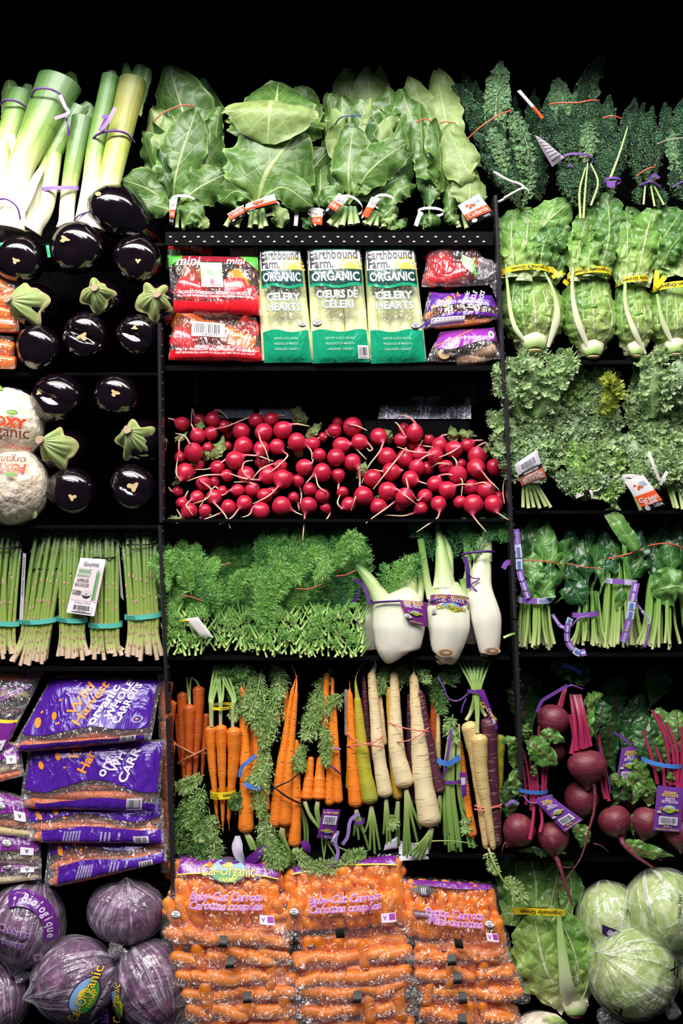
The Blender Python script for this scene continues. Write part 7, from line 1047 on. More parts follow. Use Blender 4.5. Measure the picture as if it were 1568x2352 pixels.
# ------------------------------------------------------------------ purple bags of whole carrots
WHP2 = printm('violet_print', '5424A0', .2, 26, 1.0, '45188C'); PINKP = printm('plum_print', '7E2C8E', .2, 26, 1.0, '6C2480'); CARD_ = skin('bagged_carrot_skin', [(0, 'E87838'), (1, 'E07030')], .5, .4, '9A4A28', 40, bump=.6, ringc='8A4A30')
FILMB = film('crinkled_clear_film', haze=.12, gl=.11, sc=36)
def whole_bag(lb, c, a, seed, mode, thick=60, bulge=26):
    """mode: full = all the front print shows; else which stretch of the print peeps out"""
    t = Th('carrot_bag', lb, 'bag of whole carrots', a, 'purple bags of whole carrots stacked at the lower left'); S = quadS(c, bulge, 3.5, seed, pw=5, fr=.035); r = random.Random(seed); c = np.array(c, float)
    for k in range(9 if mode == 'full' else 7):
        f = (k + .5) / (9 if mode == 'full' else 7); p0 = c[0] * (1 - f) + c[3] * f; p1 = c[1] * (1 - f) + c[2] * f
        if k % 2: p0, p1 = p1, p0
        q = lambda z, o: p0 * (1 - z) + p1 * z + np.array([0, r.uniform(-3, 3), o + 16 - bulge * .5]); carrots_in(t, [(q(.03, 0), q(.94, 0))], CARD_, 'carrot', 13)
    bagbody(t, S, thick, FILMB, 40, 30); m = MB(); w_ = S.w
    if mode == 'full':
        patch(m, S, .02, .97, lambda u: .02 + 0 * u, lambda u: .74 + .04 * np.sin(u * 9), 1.6, 30, 14, 0); patch(m, S, .06, .95, .9, .995, 1.6, 20, 5, 0)
        big = 1.0; y = .38; R_ = 1.22
        for s_, u_, v_, h, mi in (('Wild', .37, .30, 30, 1), ('Harvest', .465, .36, 31, 1), ('organic', .575, .38, 29, 2), ('WHOLE', .69, .30, 22, 2), ('CARROTS', .765, .36, 22, 2)): text(m, s_, S, u_, v_, h * .8, rot=R_, mi=mi, bold=.03 if mi == 1 else .045, lift=3.2, maxw=S.h * .64, shear=.15 if mi == 1 else 0)
        for a_, b_, q in ((.10, .6, 1), (.21, .52, .8)): disc(m, S, a_, b_, 6.5 * q, 13 * q, 3, 1, rot=-.6)
        for a_, b_ in ((.09, .46), (.27, .62), (.2, .3)): disc(m, S, a_, b_, 3.2, 3, 3, 1)
        disc(m, S, .87, .62, 12, 9, 3, 2, rin=.84); disc(m, S, .87, .62, 3, 2.5, 3, 1)
    else:
        patch(m, S, .03, .98, lambda u: .02 + 0 * u, lambda u: (.36 if mode != 'letters' else .62) + .10 * np.sin(u * 8 + seed), 1.6, 30, 8, 0); patch(m, S, .12, .98, lambda u: (.62 if mode != 'letters' else .84) + .05 * np.sin(u * 7 + seed), lambda u: .99 + 0 * u, 1.6, 30, 8, 0)
        for a_, b_ in ((.12, .3), (.24, .16)): disc(m, S, a_, b_, 6, 10, 3, 1, rot=-.5)
        disc(m, S, .3, .34, 3, 2.6, 3, 1)
        if mode == 'letters':
            for s_, u_, v_, h, mi in (('Wi', .38, .08, 26, 1), ('Har', .46, .26, 27, 1), ('org', .59, .33, 26, 2), ('WH', .68, .26, 22, 2), ('CARR', .765, .33, 24, 2)): text(m, s_, S, u_, v_, h * .85, rot=1.15, mi=mi, bold=.04, lift=3.2, maxw=S.h * .52)
        else:
            for k in range(6): text(m, 'INGREDIENTS: ORGANIC CARROTS', S, .28 + .022 * k, .82, 3.6, rot=1.3, mi=2, maxw=S.h * .3)
            for k in range(3): text(m, 'KEEP REFRIGERATED', S, .55 + .03 * k, .82, 4, rot=1.3, mi=2, maxw=S.h * .25)
            text(m, '2 LBS', S, .68, .8, 5, rot=1.2, mi=2)
    t.part('printing', m, [WHP2, ORP, flat('E2DAEE', .35, .04)]); barcode(t, S, .78, .89, .8 if mode != 'full' else .88, .97, 9, seed, 'DAD4DE'); return t
whole_bag('lowest purple carrot bag in the stack, just above the red cabbages', [(110, 1915, 24), (380, 1908, 24), (388, 1972, -18), (108, 2030, -18)], (250, 2032, 10), 15, 'low', 40, 18)
whole_bag('purple carrot bag second from the bottom with its info panel outward', [(50, 1848, 22), (372, 1835, 22), (382, 1930, -16), (70, 1925, -16)], (220, 1940, 10), 14, 'low', 40, 18)
whole_bag('purple carrot bag with partly hidden lettering under the top one', [(60, 1718, 30), (378, 1700, 26), (366, 1858, -14), (48, 1852, -10)], (215, 1860, 10), 13, 'letters', 44, 20)
whole_bag('topmost purple bag of whole carrots with its full orange and white lettering', [(112, 1555, 60), (372, 1562, 50), (352, 1690, -10), (32, 1722, -6)], (205, 1722, 30), 12, 'full', 50)
t = Th('carrot_bag', 'plain orange bag of carrots standing along the divider behind the purple stack', 'bag of carrots', (384, 1990, 60), single=False); carrots_in(t, [((382 + (k % 2) * 8, 1560 + k * 46, 60), (378 + (k % 3) * 5, 1655 + k * 46, 60)) for k in range(9)], CARD_, 'carrot', 17); bagbody(t, quadS([(364, 1545, 44), (392, 1545, 44), (398, 2000, 40), (372, 2000, 40)], 6, 2, 3), 40, FILMB)
def rb_bag(lb, c, a, seed, top=False):
    t = Th('rainbow_carrot_bag', lb, 'bag of rainbow carrots', a, 'plum coloured bags of rainbow carrots at the left edge'); S = quadS(c, 18, 3, seed, pw=4); c = np.array(c, float); mats = [CCRM, CARD_, CPAR, CPUR, CCRM]
    for k in range(5): f = (k + .5) / 5; p0 = c[0] * (1 - f) + c[3] * f; p1 = c[1] * (1 - f) + c[2] * f; carrots_in(t, [(p0 * .97 + p1 * .03 + (0, 0, 8), p1 * .95 + p0 * .05 + (0, 0, 8))], mats[(k + seed) % 5], 'carrot', 12)
    bagbody(t, S, 40, FILMB, 30, 26); m = MB(); patch(m, S, .02, .98, lambda u: (.0 if not top else .56) + .06 * u, lambda u: (.5 if not top else .97) + .08 * np.sin(u * 6), 1.6, 18, 8, 0)
    if top: patch(m, S, .02, .98, lambda u: .53 + .06 * u, lambda u: .57 + .06 * u, 1.8, 12, 3, 1); [text(m, s_, S, .56, v_, 17, rot=.62, mi=2, bold=.05, shear=.2, lift=2.2, maxw=105) for s_, v_ in (('Rainbow Carrots', .2), ('Carottes multicolores', .32))]; [text(m, s_, S, .56, v_, 17, rot=.62, mi=0, bold=.02, shear=.2, lift=2.8, maxw=104) for s_, v_ in (('Rainbow Carrots', .2), ('Carottes multicolores', .32))]; text(m, 'Produce of USA', S, .75, .42, 6, rot=.6, mi=3)
    t.part('printing', m, [PINKP, YEL, flat('E8DCEC', .35, .04), flat('4A3A20')]); seal(t, S, .55, .3 if not top else .74, 12 if top else 9)
    m = MB(); patch(m, S, .74, .92, .34 if not top else .82, .56 if not top else .95, 2.2, 4, 4, 0); text(m, 'V', S, .83, .45 if not top else .885, 8, mi=1, lift=3, bold=.06); t.part('check_label', m, [flat('DCD6E0', .4, .03), LBLACK])
rb_bag('rainbow carrot bag at the bottom of the left edge stack', [(-70, 1968, 16), (92, 1975, 16), (98, 2015, -14), (-70, 2030, -14)], (20, 2032, 0), 5)
rb_bag('rainbow carrot bag fourth down, peeping left of the lower purple bags', [(-70, 1892, 16), (90, 1925, 16), (98, 1992, -14), (-70, 1984, -14)], (20, 1990, 0), 4)
rb_bag('rainbow carrot bag in the middle of the left edge stack', [(-70, 1800, 18), (62, 1838, 18), (84, 1925, -14), (-70, 1906, -14)], (20, 1925, 0), 3)
rb_bag('rainbow carrot bag second from the top at the left edge', [(-70, 1690, 20), (40, 1712, 20), (60, 1780, -12), (-70, 1812, -12)], (10, 1812, 0), 2)
rb_bag('topmost rainbow carrot bag with pink script lettering, cut by the left edge', [(-60, 1530, 60), (96, 1546, 54), (20, 1722, -8), (-80, 1740, -8)], (0, 1740, 30), 1, True)
# ------------------------------------------------------------------ wrapped cabbages
def cab_mat(name, st, vein, sc=7):
    t = NT(name); n = t.noise(sc * 2.2, 4, dist=1.5); v = t.vor(sc * 3.2, feat='DISTANCE_TO_EDGE'); vs = t.vor(sc * 3.2); c = t.ramp(n, st); w1 = t.sstep(v, 0, .05, 1, 0); w2 = t.noise(sc * 9, 3, t.vec(t.co('Object'), (1, 1, .3)))
    c = t.mix(t.math('MULTIPLY', w1, .5), c, L(vein)); c = t.mix(t.sstep(w2, .58, .7), c, L(vein)); t.pr(c, .4, .5, t.bump(t.math('ADD', vs, t.math('MULTIPLY', w2, .4)), .7, .01)); return t.m
RCAB = cab_mat('red_cabbage_skin', [(.3, '2E0A2C'), (.5, '5C1850'), (.7, '8A3C7C')], 'B080AC'); GCAB = cab_mat('green_cabbage_skin', [(.3, '82A444'), (.5, 'AAC664'), (.7, 'CEDC96')], 'E6EAC4')
def ballS(cx, cy, rx, ry, d, rz):
    def S(u, v):
        u = np.asarray(u, float); v = np.asarray(v, float); x = 2 * u - 1; y = 2 * v - 1; return np.stack([cx + rx * x + 0 * y, cy + ry * y + 0 * x, d - rz * np.sqrt(np.clip(1 - x * x - y * y, .02, 1))], -1)
    S.w, S.h = 2 * rx, 2 * ry; return S
CW = [None, None, None]
def fcab(name, c1, haze):
    """twisted stretch film: bright streaks gather towards the knot"""
    t = NT(name); u, v = t.uv(); st = t.noise(1, 3, t.vec(t.co('UV'), (26, 1.4, 1)), dist=.6); st2 = t.noise(1, 2, t.vec(t.co('UV'), (60, 2.5, 1)), dist=.8); n = t.noise(20, 3, dist=1.5); m_ = t.math('MULTIPLY', t.sstep(st, .54, .64), t.sstep(n, .38, .58))
    m2 = t.math('MAXIMUM', m_, t.math('MULTIPLY', t.sstep(st2, .6, .68), .8)); nrm = t.bump(t.math('ADD', st, n), .9, .012)  # white diffuse streaks paint in the glints of the wrap
    tr = t.n('ShaderNodeBsdfTransparent'); d = t.n('ShaderNodeBsdfDiffuse'); d.inputs[0].default_value = L(c1); t.l(nrm, d.inputs['Normal']); g = t.n('ShaderNodeBsdfGlossy'); g.inputs['Roughness'].default_value = .14; t.l(nrm, g.inputs['Normal'])
    a = t.n('ShaderNodeMixShader'); t.l(t.math('ADD', haze * .22, t.math('MULTIPLY', m2, haze)), a.inputs[0]); t.l(tr, a.inputs[1]); t.l(d, a.inputs[2]); b = t.n('ShaderNodeMixShader'); b.inputs[0].default_value = .10; t.l(a, b.inputs[1]); t.l(g, b.inputs[2]); t.l(b, t.out.inputs[0]); return t.m
FRC = fcab('red_cabbage_wrap', 'E4D8EC', .58); FGC = fcab('green_cabbage_wrap', 'F4F4E8', .55)
def cabbage(lb, cx, cy, rx, ry, d, red, axis, seed, deco=None, tail=None, nm=None):
    red_ = red; t = Th('wrapped_red_cabbage' if red else 'wrapped_green_cabbage', lb, 'cabbage', (cx, cy + ry, d), 'film wrapped red cabbages' if red else 'film wrapped green cabbages')
    m = MB(); m.ball((cx, cy, d), 1, 48, 32, sc=(rx, ry, min(rx, ry)), bump=lambda D: .03 * nz(D[..., 0], D[..., 1], D[..., 2], 2.5, seed)); o = t.part('cabbage', m, RCAB if red else GCAB)
    r = random.Random(seed)
    for k in range(4):
        a = r.uniform(0, 6.28); m = MB(); p = []
        for q in np.linspace(-.8, .8, 5): ang = q; p.append((cx + rx * 1.01 * math.sin(ang) * math.cos(a), cy + ry * 1.01 * math.sin(ang) * math.sin(a), d - min(rx, ry) * 1.02 * math.cos(ang)))
        leaf(m, p, rx * .6, 'round', 15, 20, rx * .22, 2, 2, 2, .08, 0, .05, seed + k); t.part('outer_leaf', m, RCAB if red else GCAB)
    # film: lathe around the twist axis so that the streaks meet at the knot
    ax = unit(np.array([axis], float))[0]; N = unit(np.cross(ax, (.1, .3, .9))[None])[0]; B = np.cross(ax, N); s = np.linspace(0, 1, 50); th = np.linspace(0, 2 * PI, 73); R_ = np.array([rx, ry, min(rx, ry)]) * 1.07
    D_ = -np.cos(s * PI)[:, None, None] * ax + np.sin(s * PI)[:, None, None] * (np.cos(th)[:, None] * N + np.sin(th)[:, None] * B); wr = .022 * nz(D_[..., 0], D_[..., 1], D_[..., 2], 6, seed) + .03 * np.sin(th * 13 + seed)[None, :] * np.clip((s - .6) / .4, 0, 1)[:, None] ** 1; kn = np.clip((s - .93) / .07, 0, 1)[:, None, None] * ax * .22
    X = np.array([cx, cy, d]) + (D_ * (1 + wr)[..., None] + kn) * R_; m = MB(); m.grid(X, 0); t.part('film_wrap', m, FRC if red else FGC)
    for k, (p, w_) in enumerate(tail or ()): m = MB(); leaf(m, p, w_, 'lobe', 9, 16, 3, 6, 2, 3, .15, 0, .2, seed + k); t.part('film_tail', m, FILMK)
    if deco: deco(t, ballS(cx, cy, rx * 1.1, ry * 1.1, d, min(rx, ry) * 1.12))
    return t
def c1(t, S):
    m = MB()
    for k, a in enumerate(np.linspace(-1.75, .45, 2)): pass
    th = np.linspace(-1.95, .25, 30)[None, :]; q = np.array([.62, .72, .8, .9])[:, None]; m.grid(up(S, 2)(.5 + q * np.cos(th) * .5, .5 + q * np.sin(th) * .5), 0)
    for k, ch in enumerate('• Biologique'):
        a = -1.75 + k * .165; text(m, ch, S, .5 + .76 * math.cos(a) * .5, .5 + .76 * math.sin(a) * .5, 15, rot=-(a + PI / 2), mi=1, lift=3, bold=.03, shear=.2)
    for s_, v_, u_ in (('Red Cabbage', .42, .36), ('Chou rouge', .54, .32)): text(m, s_, S, u_, v_, 15, rot=-.22, mi=1, lift=2.4, bold=.09); text(m, s_, S, u_, v_, 15, rot=-.22, mi=2, lift=3.2, bold=.02)
    patch(m, S, .68, .78, .72, .82, 2, 4, 4, 1); text(m, 'V', S, .73, .77, 9, mi=2, lift=3, bold=.05); t.part('printing', m, [PUR, flat('DCCAE4', .35, .04), flat('6A3C7E')])
def c3(t, S):
    logo(t, S, .70, .52, 128, rot=-1.1, k=1.25); Q = [flat('D8C8E0'), PUR]; m = MB(); text(m, 'healthy by nature', S, .84, .62, 9, rot=1.1, mi=0, lift=3); t.part('printing', m, Q); m = MB(); patch(m, S, .8, .9, .74, .96, 2, 5, 5, 1); t.part('printing', m, Q); m = MB(); text(m, 'Organic', S, .72, .92, 15, rot=.5, mi=0, lift=3.4); t.part('printing', m, Q); m = MB()
    for k in range(5): text(m, 'PRODUCE OF USA PRODUIT DES', S, .42 + k * .035, .44 - k * .02, 5, rot=1.1, mi=2, maxw=70)
    t.part('printing', m, [flat('D8C8E0'), PUR, flat('2E2030')])
def c4(t, S): logo(t, S, .12, .62, 110, rot=-1.5, k=1.0); m = MB(); [text(m, 'HEALTHY EATING', S, .3 + .04 * k, .4, 5, rot=1.2, mi=0, maxw=70) for k in range(3)]; t.part('printing', m, [flat('2E2030')])
cabbage('red cabbage with the Biologique ring print in the left corner', 62, 2120, 84, 92, 20, True, (-.25, .9, -.25), 1, c1, [([(40, 2215, 0), (60, 2232, -10), (85, 2226, -6)], 16)])
cabbage('pointed red cabbage in crinkled film under the purple bags, nothing printed on it', 290, 2092, 86, 70, 24, True, (.05, -1, -.35), 2, None, [([(260, 2150, -20), (285, 2172, -30), (305, 2170, -20)], 20)])
cabbage('red cabbage with a big colourful oval emblem at the bottom', 172, 2250, 92, 92, 0, True, (-.95, .25, -.35), 3, c3)
cabbage('red cabbage squeezed against the mini carrot stack, emblem on its left rim', 345, 2262, 82, 98, 10, True, (.6, .8, -.4), 4, c4)
cabbage('red cabbage in shadow cut by the bottom left corner', 0, 2292, 66, 70, 30, True, (.3, .8, -.4), 5)
def g2(t, S):
    m = MB(); patch(m, S, .3, .98, lambda u: .42 + .3 * (u - .3), lambda u: .54 + .42 * (u - .3), 2, 14, 6, 0); text(m, 'Biologique', S, .68, .6, 17, rot=PI - .3, mi=1, lift=3.4, bold=.03, shear=.2); text(m, 'GREEN', S, .8, .3, 11, rot=PI - .2, mi=2, lift=3); 
    for k in range(4): text(m, ('PRODUCE OF USA', '50 LBS 12', 'N° 4 ORGANIC', 'CHOU VERT')[k], S, .45, .76 + k * .05, 6, rot=.35, mi=2, lift=3)
    t.part('printing', m, [flat('2E1A48', .3, .1), flat('C4BCD0'), LBLACK])
cabbage('dim green cabbage at the back with purple upside down print', 1398, 2112, 72, 82, 60, False, (.1, .9, -.4), 6, g2)
cabbage('green cabbage at the upper right of the lower bin, cut by the edge', 1525, 2092, 88, 92, 16, False, (.35, .9, -.3), 7, lambda t, S: (lambda m: (text(m, 'HEALTHY', S, .56, .3, 8, rot=1.4, mi=0, lift=3), t.part('printing', m, [LBLACK])))(MB()))
def g3(t, S):
    m = MB(); text(m, 'V', S, .28, .78, 18, rot=.5, mi=0, lift=2.5, bold=.06); t.part('printing', m, [LBLACK]); m = MB(); text(m, 'XV', S, .88, .38, 18, rot=-.9, mi=0, lift=2.5, bold=.06); t.part('printing', m, [LBLACK])
cabbage('big green cabbage in front with brownish ribs in cloudy film', 1452, 2232, 98, 100, -10, False, (-.75, -.5, -.45), 8, g3, [([(1380, 2330, 20), (1400, 2352, 6), (1440, 2360, 0)], 18), ([(1530, 2320, 0), (1552, 2335, -6), (1548, 2300, 4)], 14)])
cabbage('sliver of another wrapped cabbage at the right edge', 1590, 2215, 44, 70, 20, False, (.3, .9, -.2), 9)
# ------------------------------------------------------------------ cauliflowers
CURD = skin('cauliflower_curd', [(0, 'EADCC8'), (1, 'EEE2D0')], .7, 0, bump=.2, sss=.08)
t_ = NT('cauliflower_curd_lumps'); v1 = t_.vor(55); v2 = t_.vor(150); t_.pr(t_.mix(t_.sstep(v1, .2, .7), L('FAF0E0'), L('ECD8BC')), .65, .3, t_.bump(t_.math('SUBTRACT', 1., t_.math('ADD', t_.math('MULTIPLY', v1, .8), t_.math('MULTIPLY', v2, .35))), .45, .01), sss=.05); CURD = t_.m
FCA = fcab('cauliflower_wrap', 'F4F0EC', .16)
def cauli(lb, cx, cy, rx, ry, d, seed, deco, lv=()):
    t = Th('wrapped_cauliflower', lb, 'cauliflower', (cx, cy + ry, d), 'film wrapped cauliflowers'); r = random.Random(seed); m = MB(); m.ball((cx, cy, d), 1, 60, 40, sc=(rx, ry, ry), bump=lambda D: .05 * np.abs(nz(D[..., 0], D[..., 1], D[..., 2], 6, seed)) + .02 * nz(D[..., 0], D[..., 1], D[..., 2], 16, seed + 1))
    t.part('curd', m, CURD)
    for p, w_ in lv: m = MB(); leaf(m, p, w_, 'lobe', 9, 16, 4, 2, 2, 1, .1, 0, .05, seed); t.part('leaf', m, ROMI)
    s = np.linspace(0, 1, 40); th = np.linspace(0, 2 * PI, 60); a, b = np.meshgrid(th, s * PI); D_ = np.stack([np.sin(b) * np.sin(a), -np.cos(b), np.sin(b) * np.cos(a)], -1); X = np.array([cx, cy, d]) + D_ * (1.07 + .02 * nz(D_[..., 0], D_[..., 1], D_[..., 2], 6, seed))[..., None] * np.array([rx, ry, ry]); m = MB(); m.grid(X); t.part('film_wrap', m, FCA)
    deco(t, ballS(cx, cy, rx * 1.1, ry * 1.1, d, ry * 1.12)); return t
REDF = flat('D84A22', .35, .05); BRF = flat('7A3A20', .35, .05)
def f1(t, S):
    m = MB(); text(m, 'FOXY', S, .64, .49, 20, mi=0, bold=.08, rot=-.12, lift=3); text(m, 'organic', S, .62, .60, 26, mi=1, bold=.0, rot=-.1, lift=3, xs=.9); text(m, 'Organic Cauliflower', S, .56, .77, 12, mi=0, rot=-.08, lift=3, shear=.2, bold=.0, maxw=120); disc(m, S, .7, .37, 12, 6, 3, 2, rot=.1); disc(m, S, .7, .37, 8, .8, 3.5, 3, rot=.1); t.part('printing', m, [REDF, BRF, flat('5A8E34'), YEL])
def f2(t, S):
    m = MB(); text(m, 'FOXY', S, .6, .27, 16, mi=0, bold=.08, rot=PI - .06, lift=3); text(m, 'organic', S, .56, .18, 18, mi=1, bold=.0, rot=PI - .04, lift=3, xs=.9); disc(m, S, .6, .36, 12, 5, 3, 2, rot=.1); t.part('printing', m, [REDF, BRF, flat('6A9A3A')])
cauli('upper wrapped cauliflower with upright red and brown lettering', 12, 978, 88, 84, 34, 1, f1, [([(-10, 905, -10), (0, 895, -16), (20, 900, -10)], 14)])
cauli('lower wrapped cauliflower with upside down lettering and a green stalk', 30, 1118, 80, 84, 10, 2, f2, [([(52, 1195, -30), (54, 1170, -44), (56, 1148, -50)], 9), ([(70, 1160, -40), (74, 1140, -46), (78, 1124, -44)], 10), ([(86, 1190, -16), (84, 1180, -20), (78, 1170, -26)], 8)])
t = cauli('pale wrapped cauliflower peeping up at the bottom edge', 1242, 2400, 76, 70, -20, 3, lambda t, S: None, [([(1240, 2330, -50), (1275, 2335, -60), (1300, 2352, -50)], 14)])
# orange pepper bags at the left edge
pepper_bag([(-50, 632, 14), (40, 650, 18), (48, 762, -4), (-50, 768, -4)], (0, 768, 10), 'bag of orange mini peppers cut by the left edge, the upper one', [((0, 660, 34), 20, (1, .4, 0), OP, 1.6, 1), ((0, 690, 26), 17, (1, -.1, 0), OP, 1.9, 2), ((0, 718, 26), 17, (1, .2, 0), OP, 2, 3), ((10, 745, 24), 18, (1, .1, 0), OP, 1.9, 4), ((-20, 700, 40), 22, (1, .8, 0), OP, 1.6, 4)], 12, 50, 11, None)
pepper_bag([(-50, 768, 14), (30, 772, 18), (38, 848, -4), (-50, 850, -4)], (0, 850, 10), 'bag of orange mini peppers at the left edge, the lower one', [((0, 795, 26), 18, (1, .2, 0), OP, 1.7, 1), ((8, 830, 24), 17, (1, .1, 0), OP, 1.6, 2), ((-20, 815, 34), 18, (1, .5, 0), OP, 1.6, 3)], 12, 50, 12, None)
# ------------------------------------------------------------------ romaine in the lower bin
def xR(t):
    for pts, w_ in (([(1180, 2140, 50), (1190, 2060, 70), (1200, 1990, 100)], 46), ([(1240, 2100, 60), (1240, 2040, 80), (1225, 1975, 110)], 50), ([(1270, 2110, 60), (1290, 2040, 80), (1300, 1980, 100)], 44), ([(1300, 2120, 50), (1320, 2070, 60), (1322, 2020, 80)], 30)): m = MB(); leaf(m, pts, w_, 'romaine', 17, 30, w_ * .3, 6, 2, 4, .1, 0, .08, int(w_)); t.part('leaf', m, ROMD)
romaine('romaine in the lower bin beside the mini carrots, root end down', (1315, 2325, 10), (1320, 2328, 76, 1258, 2105, 62),
 [([(1310, 2310, 10), (1250, 2220, -14), (1225, 2100, 10)], 62, 1), ([(1330, 2310, 10), (1320, 2200, -10), (1285, 2105, 10)], 42, 0), ([(1300, 2320, 16), (1220, 2250, 6), (1185, 2180, 24)], 34, 1), ([(1330, 2310, 20), (1345, 2220, 10), (1320, 2140, 20)], 26, 0)],
 [([(1310, 2322, -6), (1292, 2240, -34), (1283, 2160, -30), (1280, 2098, -14)], [30, 22, 15, 9]), ([(1332, 2310, 0), (1348, 2250, -6), (1342, 2190, -4)], [5, 4, 3])], (1240, 2098, 62, 15, .04, -12), seed=6, words='Organically Grown', cutc='7A4630', extra=xR)
# ------------------------------------------------------------------ mini carrot bags
BCM = NT('mini_carrot_skin'); n_ = BCM.noise(30, 3); oi = BCM.n('ShaderNodeObjectInfo'); BCM.pr(BCM.mix(oi.outputs['Random'], BCM.mix(n_, L('F6861C'), L('F07812')), BCM.mix(n_, L('FA942C'), L('F6861E'))), .38, .5, BCM.bump(BCM.noise(120, 3, BCM.vec(BCM.co('Generated'), (1, .1, .1))), .2, .002), sss=.06); BCM = BCM.m
def mini_mesh(seed):
    t = Th('x', 'x', 'x', (784, 1176, 0), single=True); m = MB(); r = random.Random(seed); m.tube([(784 - 30, 1176, 0), (784, 1176 + r.uniform(-3, 3), 0), (784 + 30, 1176, 0)], lambda q: 11 * np.sqrt(np.clip(1 - np.abs(2 * q - 1) ** 5, .0, 1)) * (1.05 - .22 * q * (seed % 2)), 14, 22, cap=False); return t.mesh(m, BCM, 'mini_carrot')
MINI = [mini_mesh(k) for k in range(4)]; FBC = film('mini_carrot_bag_film', 'FFFFFF', haze=.025, gl=.065, sc=30)
def mini(t, p, ang, sc, dz=0, k=0):
    o = bpy.data.objects.new('mini_carrot', MINI[k % 4]); COL.objects.link(o); o.parent = t.o; v = t.map(np.array([p]))[0]; o.location = v; o.scale = (sc, sc * random.Random(k).uniform(.85, 1.15), sc * 1.0)
    o.rotation_euler = (0, ang, 0) if not dz else Matrix.Rotation(dz, 4, 'Z').to_euler(); 
    if dz: o.rotation_euler = (Matrix.Rotation(ang, 4, 'Y') @ Matrix.Rotation(dz, 4, 'Z')).to_euler()
def mini_bag(lb, c, a, seed, rows, cols, ang, sc, bulge=18, wr=3, deco=None, jit=.25, thick=40, v0=0, sq=False, sealpos=None, sqpos=.46):
    t = Th('mini_carrot_bag', lb, 'bag of mini carrots', (a[0], a[1], a[2] - 40), 'clear bags of mini carrots stacked in three piles'); c = [(x, y, z - 40) for x, y, z in c]; a = (a[0], a[1], a[2] - 40); S = quadS(c, bulge, wr, seed, pw=6); S.seed = seed; r = random.Random(seed)
    for layer in (0, 1):
        for i in range(rows):
            for j in range(cols - layer):
                u = (j + .5 + layer * .5 + r.uniform(-jit, jit)) / cols; v = v0 + (1 - v0) * (i + .5 + r.uniform(-jit, jit)) / rows; mu = (27 * sc * abs(math.cos(ang)) + 3) / S.w; mv = (27 * sc * abs(math.sin(ang)) + 7 * sc) / S.h; u = min(1 - mu, max(mu, u)); v = min(1 - mv, max(v0 + mv, v)); p = S(u, v)
                p = p + np.array([0, 0, 15 * sc + 12 + layer * 15]); mini(t, p, ang + r.uniform(-.35, .35) + (PI / 2 if r.random() < .12 else 0), sc * r.uniform(.85, 1.12), r.uniform(-.15, .15), r.randint(0, 99))
    bagbody(t, up(S, 1), thick + 20, FBC, 40, 24); 
    m = MB(); u_ = np.linspace(0, 1, 30)
    for vv, sg in ((1., 1), (0., -1)): # crimped seam fringes
        G_ = S(u_, np.full(30, vv)); G2 = G_.copy(); G2[:, 1] += sg * (5 + 2 * np.sin(u_ * 40 + seed)); G2[:, 2] += 2; m.grid(np.stack([G_, G2]))
    for uu, sg in ((0., -1), (1., 1)):
        G_ = S(np.full(16, uu), np.linspace(v0 * .8, 1, 16)); G2 = G_.copy(); G2[:, 0] += sg * (6 + 4 * np.sin(np.linspace(0, 9, 16) + seed)); G2[:, 2] += 3; m.grid(np.stack([G_, G2]))
    t.part('seam', m, FBC)
    if sq: m = MB(); patch(m, S, sqpos - 9 / S.w, sqpos + 9 / S.w, 1 - 24 / S.h, .99, 2.6, 4, 5); t.part('register_mark', m, K_)
    if sealpos: seal(t, S, sealpos[0], sealpos[1], 9)
    if deco: deco(t, S)
    return t
def bc(words, hd, lg=True, k=1.):
    def D_(t, S):
        m = MB()
        if lg: patch(m, S, .03, .97, 0, lambda u: (.14 if S.seed == 40 else .03) + .08 * np.abs(2 * u - 1) ** 2, 1.8, 20, 5, 0); patch(m, S, .03, .97, lambda u: (.14 if S.seed == 40 else .03) + .08 * np.abs(2 * u - 1) ** 2, lambda u: (.155 if S.seed == 40 else .045) + .08 * np.abs(2 * u - 1) ** 2, 2, 20, 2, 1)
        if lg and hd and S.seed == 40: logo(t, S, .5, .13, 132, k=1.0)
        text(m, hd, S, .5, .34, 9, mi=3, maxw=S.w * .5, lift=3)
        for j, wd in enumerate(words): text(m, wd, S, .5, .47 + j * .12, 16 * k, mi=4, bold=.075, shear=.25, lift=4, maxw=S.w * .66); text(m, wd, S, .5, .47 + j * .12, 16 * k, mi=2, bold=.01, shear=.25, lift=5, maxw=S.w * .645)
        text(m, 'PRODUCT OF U.S.A.  PRODUIT DES É.-U.', S, .5, .74, 7, mi=3, maxw=S.w * .52, lift=3); text(m, 'POIDS NET WT 454 g (1 LB) 16 OZ', S, .5, .81, 7, mi=3, maxw=S.w * .5, lift=3)
        t.part('printing', m, [printm('magenta_header_print', '7A2490', .25), YEL, flat('B05AB8', .35, .08), flat('8A3A18', .4, .1), flat('F0C4E0', .35, .04)])
        m = MB(); patch(m, S, .80, .92, .70, .82, 2.5, 4, 4, 0); patch(m, S, .865, .915, .71, .79, 3, 3, 3, 1); text(m, 'V', S, .83, .76, 8, mi=1, bold=.05, lift=3.4); t.part('check_label', m, [flat('F0D8E8', .4, .03), flat('9A3AA8', .4, .05)])
    return D_
stackA = [(378, 2125, 660, 2130, 0), (372, 2160, 668, 2165, 1), (385, 2216, 672, 2204, 2), (392, 2258, 664, 2248, 3), (406, 2300, 694, 2282, 4), (412, 2340, 694, 2325, 5), (428, 2392, 700, 2380, 6)]
